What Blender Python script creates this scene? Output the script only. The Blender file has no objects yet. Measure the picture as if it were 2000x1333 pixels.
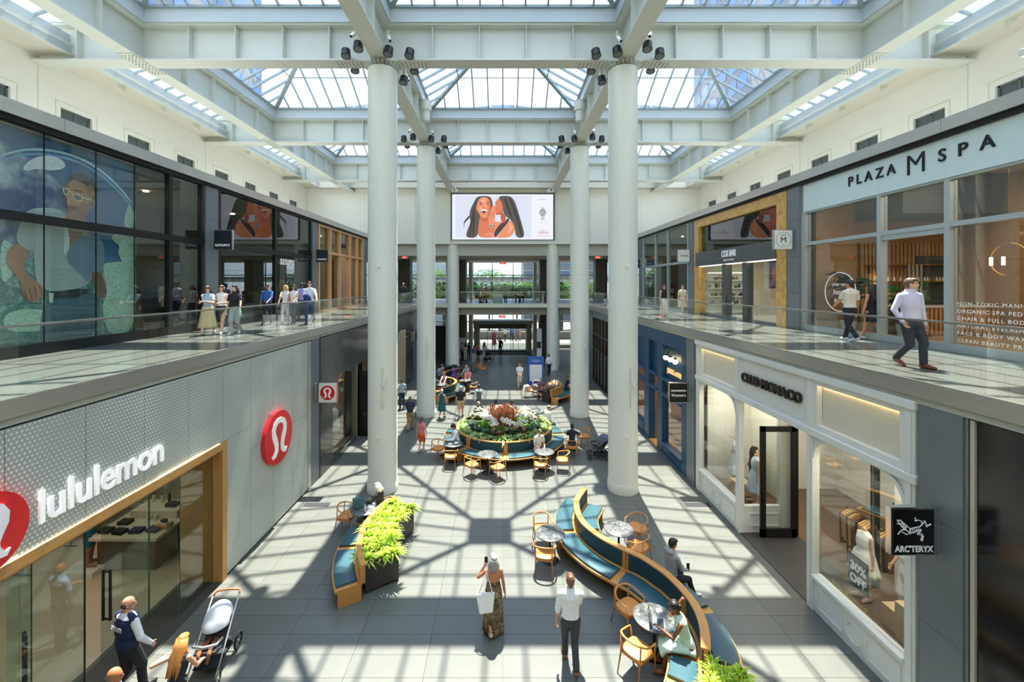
import bpy, bmesh, math, random
from mathutils import Vector, Matrix
from mathutils.bvhtree import BVHTree
random.seed(7)
R = math.radians
SC = bpy.context.scene
COL = SC.collection

# ------------------------------------------------------------------ camera
F = 830.0                                  # focal length in pixels of a 2000 px wide frame
HC = 7.4                                   # eye height above the ground floor
cam = bpy.data.cameras.new('camera')
cam.sensor_width = 36.0
cam.lens = F / 2000 * 36
cam.shift_x = 18 / 2000
cam.shift_y = -109.5 / 2000
cam.clip_start = 0.1
cam.clip_end = 800
camo = bpy.data.objects.new('camera', cam)
camo.location = (0, 0, HC)
camo.rotation_euler = (R(90), 0, 0)
COL.objects.link(camo)
SC.camera = camo

# ------------------------------------------------------------------ sky, sun, exposure
SC.view_settings.view_transform = 'Standard'
SC.view_settings.look = 'None'
SC.view_settings.exposure = 1.0
SC.view_settings.gamma = 1
SC.view_settings.use_curve_mapping = False
SC.cycles.transparent_max_bounces = 24
SC.cycles.max_bounces = 10
SC.cycles.diffuse_bounces = 5
SC.cycles.glossy_bounces = 4
SC.cycles.sample_clamp_indirect = 6.0
SC.cycles.caustics_reflective = False
SC.cycles.caustics_refractive = False

def lin(c):
    c = c / 255.0
    return c / 12.92 if c <= 0.04045 else ((c + 0.055) / 1.055) ** 2.4
def rgb(r, g, b): return (lin(r), lin(g), lin(b), 1.0)

world = bpy.data.worlds.new('sky')
SC.world = world
world.use_nodes = True
nt = world.node_tree
for n in list(nt.nodes): nt.nodes.remove(n)
def wn(t, **k):
    n = nt.nodes.new(t)
    for a, b in k.items(): setattr(n, a, b)
    return n
wo = wn('ShaderNodeOutputWorld'); wb = wn('ShaderNodeBackground')
tc = wn('ShaderNodeTexCoord')
sk = wn('ShaderNodeMix', data_type='RGBA')       # clear blue mixed with bright summer cloud
no = wn('ShaderNodeTexNoise'); no.inputs['Scale'].default_value = 2.6; no.inputs['Detail'].default_value = 8; no.inputs['Roughness'].default_value = .6
cr = wn('ShaderNodeValToRGB'); cr.color_ramp.elements[0].position = .44; cr.color_ramp.elements[1].position = .66
nt.links.new(tc.outputs['Generated'], no.inputs['Vector']); nt.links.new(no.outputs['Fac'], cr.inputs['Fac'])
nt.links.new(cr.outputs['Color'], sk.inputs['Factor'])
sk.inputs[6].default_value = (.27, .46, .82, 1); sk.inputs[7].default_value = (1.0, 1.0, .99, 1)
nt.links.new(sk.outputs[2], wb.inputs['Color'])
wb.inputs['Strength'].default_value = 2.3
nt.links.new(wb.outputs[0], wo.inputs[0])

SUN_DIR = Vector((.02, .364, 1.0)).normalized()      # towards the sun: high, a little beyond the far end
sun = bpy.data.lights.new('sun', 'SUN'); sun.energy = 10.5; sun.angle = R(.55); sun.color = (1, .95, .86)
suno = bpy.data.objects.new('sun', sun); COL.objects.link(suno)
suno.rotation_euler = SUN_DIR.to_track_quat('Z', 'Y').to_euler()
suno.location = (0, 20, 60)

# ------------------------------------------------------------------ materials
MATS = {}
def mk(name, col, rough=.5, metal=0.0, spec=.5, var=0.0, vscale=3.0, bump=0.0, bscale=60.0, emit=None, estr=0.0, objvar=0.0, stretch=None, coat=0.0, sheen=0.0):
    if name in MATS: return MATS[name]
    m = bpy.data.materials.new(name); m.use_nodes = True
    t = m.node_tree; b = t.nodes['Principled BSDF']
    b.inputs['Base Color'].default_value = col
    b.inputs['Roughness'].default_value = rough
    b.inputs['Metallic'].default_value = metal
    b.inputs['Specular IOR Level'].default_value = spec
    if coat: b.inputs['Coat Weight'].default_value = coat; b.inputs['Coat Roughness'].default_value = .1
    m.diffuse_color = col
    src = None
    if var or bump or objvar:
        tcn = t.nodes.new('ShaderNodeTexCoord'); mp = t.nodes.new('ShaderNodeMapping')
        t.links.new(tcn.outputs['Object'], mp.inputs['Vector'])
        if stretch: mp.inputs['Scale'].default_value = stretch
        src = mp.outputs['Vector']
    if var:
        n = t.nodes.new('ShaderNodeTexNoise'); n.inputs['Scale'].default_value = vscale; n.inputs['Detail'].default_value = 6
        t.links.new(src, n.inputs['Vector'])
        mx = t.nodes.new('ShaderNodeMix'); mx.data_type = 'RGBA'
        mx.inputs[6].default_value = tuple(max(0, c * (1 - var)) for c in col[:3]) + (1,)
        mx.inputs[7].default_value = tuple(min(1, c * (1 + var)) for c in col[:3]) + (1,)
        t.links.new(n.outputs['Fac'], mx.inputs['Factor'])
        out = mx.outputs[2]
        if objvar:
            oi = t.nodes.new('ShaderNodeObjectInfo'); hs = t.nodes.new('ShaderNodeHueSaturation')
            ma = t.nodes.new('ShaderNodeMapRange'); ma.inputs[3].default_value = 1 - objvar; ma.inputs[4].default_value = 1 + objvar
            t.links.new(oi.outputs['Random'], ma.inputs[0]); t.links.new(ma.outputs[0], hs.inputs['Value'])
            t.links.new(out, hs.inputs['Color']); out = hs.outputs[0]
        t.links.new(out, b.inputs['Base Color'])
    if bump:
        n2 = t.nodes.new('ShaderNodeTexNoise'); n2.inputs['Scale'].default_value = bscale; n2.inputs['Detail'].default_value = 4
        t.links.new(src, n2.inputs['Vector'])
        bp = t.nodes.new('ShaderNodeBump'); bp.inputs['Strength'].default_value = bump; bp.inputs['Distance'].default_value = .01
        t.links.new(n2.outputs['Fac'], bp.inputs['Height']); t.links.new(bp.outputs[0], b.inputs['Normal'])
    if emit:
        b.inputs['Emission Color'].default_value = emit; b.inputs['Emission Strength'].default_value = estr
    MATS[name] = m
    return m

def glassmat(name, tint=(.95, .98, .96), r0=.045, grough=0.0, gcol=(1, 1, 1)):
    """thin architectural glass: tinted see-through with a Schlick reflection on each face"""
    if name in MATS: return MATS[name]
    m = bpy.data.materials.new(name); m.use_nodes = True
    t = m.node_tree
    for n in list(t.nodes): t.nodes.remove(n)
    N = t.nodes.new; L = t.links.new
    out = N('ShaderNodeOutputMaterial'); mix = N('ShaderNodeMixShader'); tr = N('ShaderNodeBsdfTransparent'); gl = N('ShaderNodeBsdfGlossy')
    tr.inputs[0].default_value = tint + (1,); gl.inputs['Roughness'].default_value = grough; gl.inputs[0].default_value = gcol + (1,)
    g = N('ShaderNodeNewGeometry'); d = N('ShaderNodeVectorMath'); d.operation = 'DOT_PRODUCT'
    L(g.outputs['Normal'], d.inputs[0]); L(g.outputs['Incoming'], d.inputs[1])
    a = N('ShaderNodeMath'); a.operation = 'ABSOLUTE'; L(d.outputs['Value'], a.inputs[0])
    s = N('ShaderNodeMath'); s.operation = 'SUBTRACT'; s.inputs[0].default_value = 1; L(a.outputs[0], s.inputs[1])
    p = N('ShaderNodeMath'); p.operation = 'POWER'; L(s.outputs[0], p.inputs[0]); p.inputs[1].default_value = 5
    k = N('ShaderNodeMath'); k.operation = 'MULTIPLY_ADD'; L(p.outputs[0], k.inputs[0]); k.inputs[1].default_value = 1 - r0; k.inputs[2].default_value = r0
    L(k.outputs[0], mix.inputs[0]); L(tr.outputs[0], mix.inputs[1]); L(gl.outputs[0], mix.inputs[2]); L(mix.outputs[0], out.inputs[0])
    MATS[name] = m
    return m

# ------------------------------------------------------------------ mesh builder
def V(*a): return Vector(a)
class MB:
    def __init__(s): s.v = []; s.f = []; s.m = []; s.cur = 0
    def add(s, vs, fs):
        o = len(s.v); s.v.extend([tuple(p) for p in vs])
        for f in fs: s.f.append(tuple(i + o for i in f)); s.m.append(s.cur)
        return s
    def mat(s, i): s.cur = i; return s
    def box(s, x0, y0, z0, x1, y1, z1):
        if x1 < x0: x0, x1 = x1, x0
        if y1 < y0: y0, y1 = y1, y0
        if z1 < z0: z0, z1 = z1, z0
        return s.add([(x0,y0,z0),(x1,y0,z0),(x1,y1,z0),(x0,y1,z0),(x0,y0,z1),(x1,y0,z1),(x1,y1,z1),(x0,y1,z1)],
              [(0,3,2,1),(4,5,6,7),(0,1,5,4),(1,2,6,5),(2,3,7,6),(3,0,4,7)])
    def cbox(s, c, d):
        return s.box(c[0]-d[0]/2, c[1]-d[1]/2, c[2]-d[2]/2, c[0]+d[0]/2, c[1]+d[1]/2, c[2]+d[2]/2)
    def bar(s, a, b, w, h=None, up=(0,0,1)):
        """square bar from a to b"""
        a = Vector(a); b = Vector(b); d = (b - a).normalized(); up = Vector(up)
        if abs(d.dot(up)) > .98: up = Vector((1,0,0)) if abs(d.x) < .9 else Vector((0,1,0))
        sx = d.cross(up).normalized(); uz = sx.cross(d).normalized(); h = h or w
        q = [(-w/2,-h/2),(w/2,-h/2),(w/2,h/2),(-w/2,h/2)]
        vs = [a + sx*i + uz*j for i, j in q] + [b + sx*i + uz*j for i, j in q]
        return s.add(vs, [(0,1,2,3),(7,6,5,4),(0,4,5,1),(1,5,6,2),(2,6,7,3),(3,7,4,0)])
    def cyl(s, a, b, r, r2=None, n=12, cap=True):
        a = Vector(a); b = Vector(b); r2 = r if r2 is None else r2
        d = (b - a).normalized(); up = Vector((0,0,1)) if abs(d.z) < .95 else Vector((1,0,0))
        sx = d.cross(up).normalized(); sy = d.cross(sx).normalized()
        vs = []
        for p, rr in ((a, r), (b, r2)):
            for i in range(n):
                t = 2*math.pi*i/n; vs.append(p + (sx*math.cos(t) + sy*math.sin(t))*rr)
        fs = [(i, (i+1) % n, n+(i+1) % n, n+i) for i in range(n)]
        if cap: fs += [tuple(range(n-1,-1,-1)), tuple(range(n, 2*n))]
        return s.add(vs, fs)
    def ring4(s, W, y0, y1, z0, z1, t, d0, d1):
        """four strips round a rectangle on a shop front, without doubled corners"""
        W.box(s, y0, y1, z0, z0+t, d0, d1); W.box(s, y0, y1, z1-t, z1, d0, d1)
        W.box(s, y0, y0+t, z0+t, z1-t, d0, d1); W.box(s, y1-t, y1, z0+t, z1-t, d0, d1); return s
    def lathe(s, prof, c=(0,0,0), n=24, axis='z'):
        """prof: list of (r, z)"""
        vs = []
        for r, z in prof:
            for i in range(n):
                t = 2*math.pi*i/n; vs.append((c[0]+r*math.cos(t), c[1]+r*math.sin(t), c[2]+z))
        fs = []
        for j in range(len(prof)-1):
            for i in range(n): fs.append((j*n+i, j*n+(i+1) % n, (j+1)*n+(i+1) % n, (j+1)*n+i))
        fs.append(tuple(range(n-1,-1,-1))); fs.append(tuple((len(prof)-1)*n+i for i in range(n)))
        return s.add(vs, fs)
    def tube(s, pts, r, n=8, closed=False, flat=1.0):
        pts = [Vector(p) for p in pts]; k = len(pts); vs = []; prev = None
        rr = r if isinstance(r, (list, tuple)) else [r]*k
        for i, p in enumerate(pts):
            if closed: d = pts[(i+1) % k] - pts[i-1]
            else: d = pts[min(i+1, k-1)] - pts[max(i-1, 0)]
            d.normalize()
            if prev is None:
                up = Vector((0,0,1)) if abs(d.z) < .9 else Vector((1,0,0)); sx = d.cross(up).normalized()
            else: sx = (prev - d*prev.dot(d)).normalized()
            prev = sx; sy = d.cross(sx)
            for j in range(n):
                t = 2*math.pi*j/n; vs.append(p + sx*math.cos(t)*rr[i] + sy*math.sin(t)*rr[i]*flat)
        fs = []
        for i in range(k if closed else k-1):
            for j in range(n):
                a = i*n; b = ((i+1) % k)*n
                fs.append((a+j, a+(j+1) % n, b+(j+1) % n, b+j))
        if not closed: fs += [tuple(range(n-1,-1,-1)), tuple((k-1)*n+j for j in range(n))]
        return s.add(vs, fs)
    def ell(s, c, r, n=12, k=8, rot=None):
        c = Vector(c); vs = []; r = (r, r, r) if isinstance(r, (int, float)) else r
        for j in range(1, k):
            ph = math.pi*j/k
            for i in range(n):
                t = 2*math.pi*i/n
                vs.append(Vector((r[0]*math.sin(ph)*math.cos(t), r[1]*math.sin(ph)*math.sin(t), r[2]*math.cos(ph))))
        vs += [Vector((0,0,r[2])), Vector((0,0,-r[2]))]
        if rot is not None: vs = [rot @ p for p in vs]
        vs = [c + p for p in vs]
        fs = []
        for j in range(k-2):
            for i in range(n): fs.append((j*n+i, (j+1)*n+i, (j+1)*n+(i+1) % n, j*n+(i+1) % n))
        t = (k-1)*n
        for i in range(n): fs.append((t, i, (i+1) % n)); fs.append((t+1, (k-2)*n+(i+1) % n, (k-2)*n+i))
        return s.add(vs, fs)
    def prism(s, poly, frame, depth):
        """2D polygon in a frame (origin, ux, uy, un), extruded by depth along un"""
        o, ux, uy, un = [Vector(q) for q in frame]; n = len(poly)
        a = [o + ux*x + uy*y for x, y in poly]; b = [p + un*depth for p in a]
        fs = [tuple(range(n-1,-1,-1)), tuple(range(n, 2*n))] + [(i, (i+1) % n, n+(i+1) % n, n+i) for i in range(n)]
        return s.add(a + b, fs)
    def ob(s, name, mats, parent=None, smooth=None, loc=None, bevel=0.0):
        me = bpy.data.meshes.new(name); me.from_pydata(s.v, [], s.f)
        if not isinstance(mats, (list, tuple)): mats = [mats]
        for m in mats: me.materials.append(m)
        if len(mats) > 1: me.polygons.foreach_set('material_index', s.m)
        bm = bmesh.new(); bm.from_mesh(me); bmesh.ops.recalc_face_normals(bm, faces=bm.faces)
        if bevel: bmesh.ops.bevel(bm, geom=[e for e in bm.edges if e.calc_face_angle(0) > .7], offset=bevel, segments=2, affect='EDGES', profile=.6)
        bm.to_mesh(me); bm.free()
        if smooth:
            me.shade_smooth()
            if smooth is not True: me.set_sharp_from_angle(angle=R(smooth))
        o = bpy.data.objects.new(name, me); COL.objects.link(o)
        if parent is not None: o.parent = parent
        if loc is not None: o.location = loc
        return o

def thing(name, label, cat, loc=(0,0,0), rz=0.0, group=None, kind=None):
    o = bpy.data.objects.new(name, None); o.empty_display_size = .2; COL.objects.link(o)
    o.location = loc; o.rotation_euler = (0, 0, rz)
    return tag(o, label, cat, group, kind)
def tag(o, label=None, cat=None, group=None, kind=None):
    if label: o['label'] = label
    if cat: o['category'] = cat
    if group: o['group'] = group
    if kind: o['kind'] = kind
    return o
def struct(o): o['kind'] = 'structure'; return o
def sroot(name, loc=(0,0,0)):
    o = bpy.data.objects.new(name, None); COL.objects.link(o); o.location = loc; o['kind'] = 'structure'; return o
def inst(src, parent, loc=(0,0,0), rot=(0,0,0), name=None):
    """another object sharing a mesh"""
    o = bpy.data.objects.new(name or src.name.split('.')[0], src.data); COL.objects.link(o)
    o.parent = parent; o.location = loc; o.rotation_euler = rot
    return o
KIDS = {}
def dup(root, loc, rz, label=None, group=None):
    r = root.copy(); COL.objects.link(r); r.location = loc; r.rotation_euler = (0, 0, rz)
    if label: r['label'] = label
    if group: r['group'] = group
    for ch in KIDS.setdefault(root.name, list(root.children)):
        c = ch.copy(); COL.objects.link(c); c.parent = r
        for g in KIDS.setdefault(ch.name, list(ch.children)):
            d = g.copy(); COL.objects.link(d); d.parent = c
    return r
def text(name, body, size, frame, mat, parent=None, depth=.02, bold=0.0, sx=1.0, width=None, spacing=1.0, align='CENTER', shear=0.0, res=3):
    """lettering as a real mesh standing on a surface; frame = (origin, along, up)"""
    cu = bpy.data.curves.new(name, 'FONT'); cu.body = body; cu.size = size; cu.extrude = depth/2; cu.offset = bold
    cu.align_x = align; cu.align_y = 'BOTTOM_BASELINE'; cu.space_character = spacing; cu.resolution_u = res; cu.shear = shear
    o = bpy.data.objects.new(name, cu); COL.objects.link(o)
    TEXTQ.append((o, mat, parent, frame, sx, depth, name, width))
TEXTQ = []
def flush_text():
    dg = bpy.context.evaluated_depsgraph_get()
    for o, mat, parent, frame, sx, depth, name, width in TEXTQ:
        me = bpy.data.meshes.new_from_object(o.evaluated_get(dg))
        if width:
            xs_ = [v.co.x for v in me.vertices]; sx = width/(max(xs_)-min(xs_))
        org, ux, uy = [Vector(q) for q in frame]; un = ux.cross(uy)
        M = Matrix((( *(ux*sx), 0), (*uy, 0), (*un, 0), (0,0,0,1))).transposed(); M[3] = (0,0,0,1)
        M = Matrix.Translation(org + un*depth/2) @ M
        me.transform(M); me.materials.clear(); me.materials.append(mat)
        n = bpy.data.objects.new(name, me); COL.objects.link(n)
        if parent is not None: n.parent = parent
        cu = o.data; bpy.data.objects.remove(o); bpy.data.curves.remove(cu)
    TEXTQ.clear()
def G(x, y, z=0.0):
    """ground position under a point seen in the photograph, for things standing at height z"""
    k = (HC - z) / (y - 557.0)
    return Vector(((x - 982.0)*k, F*k, z))
def arealight(name, loc, size, power, col=(1,.9,.75), sizey=None, rot=(0,0,0)):
    l = bpy.data.lights.new(name, 'AREA'); l.energy = power; l.size = size; l.color = col
    if sizey: l.shape = 'RECTANGLE'; l.size_y = sizey
    o = bpy.data.objects.new(name, l); COL.objects.link(o); o.location = loc; o.rotation_euler = rot
    return o
# ================================================================== the building shell
L2 = 5.75                # upper walkway level
XS, XU, XW = 7.02, 10.98, 16.85      # lower shop face, upper shop face, hall side wall
YN, YE, YB = -4.0, 36.7, 50.0        # near end, end wall with the screen, back glass wall
M_floor = mk('honed_grey_stone', rgb(100,102,96), .34, spec=.45, var=.10, vscale=2.2, objvar=.05, bump=.03, bscale=180)
M_floor2 = mk('polished_grey_stone', rgb(104,106,100), .17, spec=.55, var=.10, vscale=2.2, objvar=.05)
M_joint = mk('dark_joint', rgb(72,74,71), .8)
M_white = mk('white_plaster', rgb(226,226,217), .75, var=.02, vscale=.6)
M_cream = mk('warm_soffit', rgb(206,202,188), .7, var=.03, vscale=.8)
M_steel = mk('pale_green_painted_steel', rgb(204,207,197), .45, var=.03, vscale=.7)
M_steel2 = mk('blue_grey_painted_curb', rgb(190,197,197), .42, var=.03, vscale=.7)
M_col = mk('column_paint', rgb(214,214,200), .42, var=.02, vscale=.5)
M_bolt = mk('bolt_grey', rgb(150,155,148), .4, metal=.4)
M_fascia = mk('brushed_steel', rgb(200,199,192), .30, metal=.78, var=.08, vscale=1.5, stretch=(.4,.4,9))
M_dark = mk('black_gap', rgb(16,17,18), .6)
M_glass = glassmat('clear_glass', (.955,.975,.962), .04)
M_rail = mk('rail_steel', rgb(190,192,190), .25, metal=.9)
M_pil = mk('slate_grey_pilaster_stone', rgb(110,117,119), .42, var=.12, vscale=2.5, stretch=(1,1,.5))
M_frame_al = mk('aluminium_glazing_bar', rgb(150,160,162), .4, metal=.3, var=.03)
M_grey = mk('satin_grey_beam', rgb(176,176,164), .6, var=.03)
M_tauban = mk('bronze_pier', rgb(108,102,92), .5, var=.08, vscale=1.5, stretch=(2,2,.3))

# ---- ground floor: every slab laid on its own, the far ones joined
fl = sroot('floor')
MB().box(-17.2, YN, -.30, 17.2, 54, -.03).ob('floor_bed', M_joint, fl)
TX, TY = 1.5, .5
tile = MB().box(-TX/2+.003, -TY/2+.003, -.03, TX/2-.003, TY/2-.003, 0)
cells = []
nx = 10
for j in range(int((54-YN)/TY)):
    for i in range(nx):
        x = -7.5 + TX*(i+.5); y = YN + TY*(j+.5); cells.append((x, y))
vis = sorted([c for c in cells if c[1] > 4.6], key=lambda c: c[1])
near = set(vis[:300])
t0 = tile.ob('floor_tile', M_floor, fl); first = True
far = MB()
for c in cells:
    if c in near:
        if first: t0.location = (c[0], c[1], 0); first = False
        else: inst(t0, fl, (c[0], c[1], 0))
    else: far.box(c[0]-TX/2+.003, c[1]-TY/2+.003, -.03, c[0]+TX/2-.003, c[1]+TY/2-.003, 0)
for sx in (-1, 1): far.box(sx*7.5, YN, -.03, sx*17.2, 54, 0)
far.ob('floor_tiles', M_floor, fl)['kind'] = 'stuff'

# ---- upper walkways
def walkway(side):
    s = -1 if side == 'left' else 1
    r = sroot('floor_upper_' + side)
    MB().box(s*XS, YN, L2-.36, s*16.8, 37.3, L2-.02).ob('deck_slab', M_grey, r)
    MB().box(s*(XS-.05), YN, L2-.24, s*(XS+.1), 37.0, L2+.02).ob('edge_fascia', M_fascia, r)
    MB().box(s*(XS+.02), YN, L2-.36, s*(XS+.2), 37.0, L2-.24).ob('shadow_gap', M_dark, r)
    w = (XU - XS - .1)/3; ln = 1.3
    tm = MB().box(-w/2+.003, -ln/2+.003, -.02, w/2-.003, ln/2-.003, 0).ob('floor_tile', M_floor2, r); k = 0
    for j in range(int((37-YN)/ln)):
        for i in range(3):
            p = (s*(XS+.1+w*(i+.5)), YN+ln*(j+.5), L2)
            if k == 0: tm.location = p
            else: inst(tm, r, p)
            k += 1
    return r
walkway('left'); walkway('right')

# glass balustrades: one pane at a time with a slim steel handrail
def rail(name, label, a, b, z, n, group=None):
    a = Vector((*a, z)); b = Vector((*b, z)); d = (b-a); ln = d.length; u = d.normalized()
    t = thing(name, label, 'railing', tuple(a), 0, group)
    for i in range(n):
        p = u*(ln*i/n + .008); q = u*(ln*(i+1)/n - .008)
        m = MB(); m.bar(p + V(0,0,.525), q + V(0,0,.525), .014, 1.03); m.ob('glass_pane', M_glass, t)
    m = MB(); m.bar(V(0,0,1.06), u*ln + V(0,0,1.06), .045, .035); m.ob('handrail', M_rail, t)
    m = MB(); m.bar(V(0,0,.02), u*ln + V(0,0,.02), .05, .04); m.ob('base_shoe', M_fascia, t)
    return t
rail('balustrade', 'long glass balustrade with steel handrail along the left upper walkway', (-XS+.03, -3), (-XS+.03, 36.9), L2, 18)
rail('balustrade', 'long glass balustrade with steel handrail along the right upper walkway', (XS-.03, -3), (XS-.03, 36.9), L2, 18)

# ---- columns
def column(x, y, top, label, r=.52, crown=True):
    t = thing('column', label, 'column', (x, y, 0), 0)
    MB().lathe([(r+.025, 0), (r+.025, .32), (r+.01, .34), (r, .36), (r, top)], n=40).ob('shaft', M_col, t, smooth=40)
    if crown:
        m = MB()
        for i in range(24):
            a = 2*math.pi*i/24; c, s_ = math.cos(a), math.sin(a)
            m.bar((c*(r-.1), s_*(r-.1), top+.12), (c*(r+.07), s_*(r+.07), top+.12), .02, .16)
        m.ob('crown_fins', M_steel, t)
        MB().box(-.62, -.34, top+.2, .62, .34, top+.25).ob('bearing_plate', M_steel, t)
    for z, h in ((2.05, .09), (8.05, .09)):
        MB().cyl((0, -r-.0, z), (0, -r-.06, z), .05, n=12).ob('sensor', M_white, t)
    MB().box(.12, -r-.03, 3.1, .17, -r+.03, 4.5).ob('conduit', M_col, t)
    MB().box(.17, -r-.07, 3.85, .25, -r+.03, 4.15).ob('alarm_box', M_white, t)
    return t
column(-4.35, 15.4, 15.15, 'tall pale round column nearest on the left, reaching the roof beams')
column(4.35, 15.4, 15.15, 'tall pale round column nearest on the right, reaching the roof beams')
column(-4.35, 24.1, 15.15, 'second pale round column on the left, behind the walking visitors')
column(4.35, 24.1, 15.15, 'second pale round column on the right, behind the dark pushchair')
column(-4.35, 37.2, 11.0, 'shorter round column left of the far doors, under the screen wall', crown=False)
column(4.35, 37.2, 11.0, 'shorter round column right of the far doors, under the screen wall', crown=False)

# ---- hall side walls with small deep windows, the panels shown by thin joints
def sidewall(side):
    s = -1 if side == 'left' else 1
    w = sroot('wall_' + side)
    ys = [13.3 + 2.9*k - 2.9*6 for k in range(14)]
    ys = [y for y in ys if y > YN and y + 1.3 < YE]
    zlo, zhi = 12.35, 14.2
    m = MB(); x0, x1 = s*XW, s*(XW+.35)
    m.box(x0, YN, 0, x1, 54, zlo); m.box(x0, YN, zhi, x1, 54, 17.6)
    e = [YN] + [v for y in ys for v in (y, y+1.25)] + [54]
    for i in range(0, len(e), 2): m.box(x0, e[i], zlo, x1, e[i+1], zhi)
    m.ob('wall_panel', M_white, w)
    g = mk('grey_window_glass', rgb(70,80,82), .12, spec=.8); fr = mk('grey_window_frame', rgb(96,104,102), .5)
    for i, y in enumerate(ys):
        wn_ = sroot('window_%d' % (i+1 + (0 if s < 0 else 20)), (s*(XW+.12), y, zlo))
        MB().box(0, 0, 0, s*.02, 1.25, zhi-zlo).ob('pane', g, wn_)
        mm = MB(); mm.box(-s*.03, 0, 0, s*.01, .06, 1.85); mm.box(-s*.03, 1.19, 0, s*.01, 1.25, 1.85); mm.box(-s*.03, 0, 1.79, s*.01, 1.25, 1.85); mm.box(-s*.03, 0, 0, s*.01, 1.25, .06); mm.box(-s*.03, .6, 0, s*.01, .65, 1.85)
        mm.box(-s*.03, 0, 1.2, s*.01, 1.25, 1.25)
        mm.ob('window_frame', fr, wn_)
        mm = MB(); q = .2
        for (a, b, c, d) in ((-q, -q, -q+.02, 1.85+q), (1.25+q-.02, -q, 1.25+q, 1.85+q), (-q, 1.85+q-.02, 1.25+q, 1.85+q)):
            mm.box(-s*.135, a, b, -s*.115, c, d)
        mm.ob('window_trim', M_cream, wn_)
    for y in (6.7, 15.4, 24.1, 32.8):
        MB().box(s*(XW-.012), y-.012, 11.48, s*(XW+.02), y+.012, 15.7).ob('panel_joint', M_cream, w)
    MB().box(s*15.66, YN, 15.72, s*16.84, YE, 15.78).ob('soffit', M_cream, w)
sidewall('left'); sidewall('right')

# roofs and fascia over the upper shops
for s, nm in ((-1, 'left'), (1, 'right')):
    r = sroot('roof_upper_shops_' + nm)
    MB().box(s*(XU-.10), YN, 11.24, s*16.84, YE, 11.48).ob('roof_slab', mk('bounce_white_roof', rgb(186,186,180), .8), r)  # unseen roof top made pale to bounce sunlight onto the side walls
    for k in range(14):
        y = YN + 2.9*k
        MB().box(s*(XU-.16), y+.004, 11.18, s*(XU-.09), min(y+2.896, YE), 11.50).ob('fascia_panel', M_fascia, r)
    MB().box(s*(XU-.07), YN, 11.05, s*(XU+.1), YE, 11.24).ob('shadow_gap', M_dark, r)

# ---- end wall that carries the screen, and the parts below it
ew = sroot('wall_back')
for x0, x1 in ((-16.85, -11.9), (-11.9, -7.6), (-7.6, -4.45), (-4.45, 4.45), (4.45, 7.6), (7.6, 11.9), (11.9, 16.85)):
    MB().box(x0+.006, YE, 11.0, x1-.006, YE+.3, 15.75).ob('wall_panel', M_col if abs(x0+x1) < 13 else M_white, ew)
MB().box(-17, YE+.3, 9.95, 17, YE+1.2, 15.75).ob('wall_core', M_grey, ew)
MB().box(-17, YE-.06, 10.93, 17, YE+.32, 11.02).ob('wall_edge', M_steel, ew)
MB().box(-17, 36.05, 15.7, 17, YE+.2, 15.8).ob('soffit', M_cream, ew); MB().box(-17, 36.0, 15.66, 17, 36.12, 16.6).ob('edge_beam', M_cream, ew); MB().box(-17, 36.12, 15.8, 17, YE+1.2, 17.4).ob('wall_upper', M_cream, ew)
MB().box(-16.9, YE+1.2, 10.0, 16.9, YB, 10.3).ob('soffit_far', mk('far_soffit', rgb(226,216,202), .7), ew)

# far bridge at the upper level, with its beam
br = sroot('floor_upper_far')
MB().box(-17, 37.3, L2-.3, 17, YB, L2-.02).ob('deck_slab', M_grey, br)
MB().box(-17, 37.3, L2-.02, 17, YB, L2).ob('deck_finish', M_floor, br)
MB().box(-7.05, 37.0, L2-.32, 7.05, 37.32, L2+.02).ob('edge_fascia', mk('pale_steel', rgb(206,208,198), .35, metal=.5), br)
MB().box(-17, 37.8, 4.75, 17, 38.4, L2-.28).ob('edge_beam', M_grey, br)
rail('balustrade', 'glass balustrade across the far bridge in front of the cafe tables', (-3.7, 37.06), (3.7, 37.06), L2, 5)
rail('balustrade', 'short glass balustrade left of the third left column on the bridge', (-6.9, 37.06), (-4.9, 37.06), L2, 2)
rail('balustrade', 'short glass balustrade right of the third right column on the bridge', (4.9, 37.06), (6.9, 37.06), L2, 2)
for s, nm in ((-1, 'left'), (1, 'right')):
    p = sroot('wall_pier_' + nm)
    MB().box(s*3.85, 44.0, 0, s*4.75, 46.0, 10.0).ob('pier', M_tauban, p)
    MB().box(s*3.5, 48.6, 0, s*3.9, 49.9, 10.0).ob('return_wall', M_col, p)
    MB().box(s*4.85, 38.4, 0, s*5.15, 41.0, 10.0).ob('return_wall', M_col, p)
    MB().box(s*9.4, 43, L2, s*10.6, 44.2, 10.0).ob('pier', M_tauban, p)
    MB().box(s*7.02, 33.34, 0, s*7.6, 37.2, L2-.36).ob('wall_panel', M_pil, p)
# low partition at the far left of the hall
MB().box(-9.5, 43.0, 0, -5.1, 43.3, 3.25).ob('partition_board', mk('dark_concrete_board', rgb(66,66,62), .6, var=.15, vscale=2), sroot('partition_left'))

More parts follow.
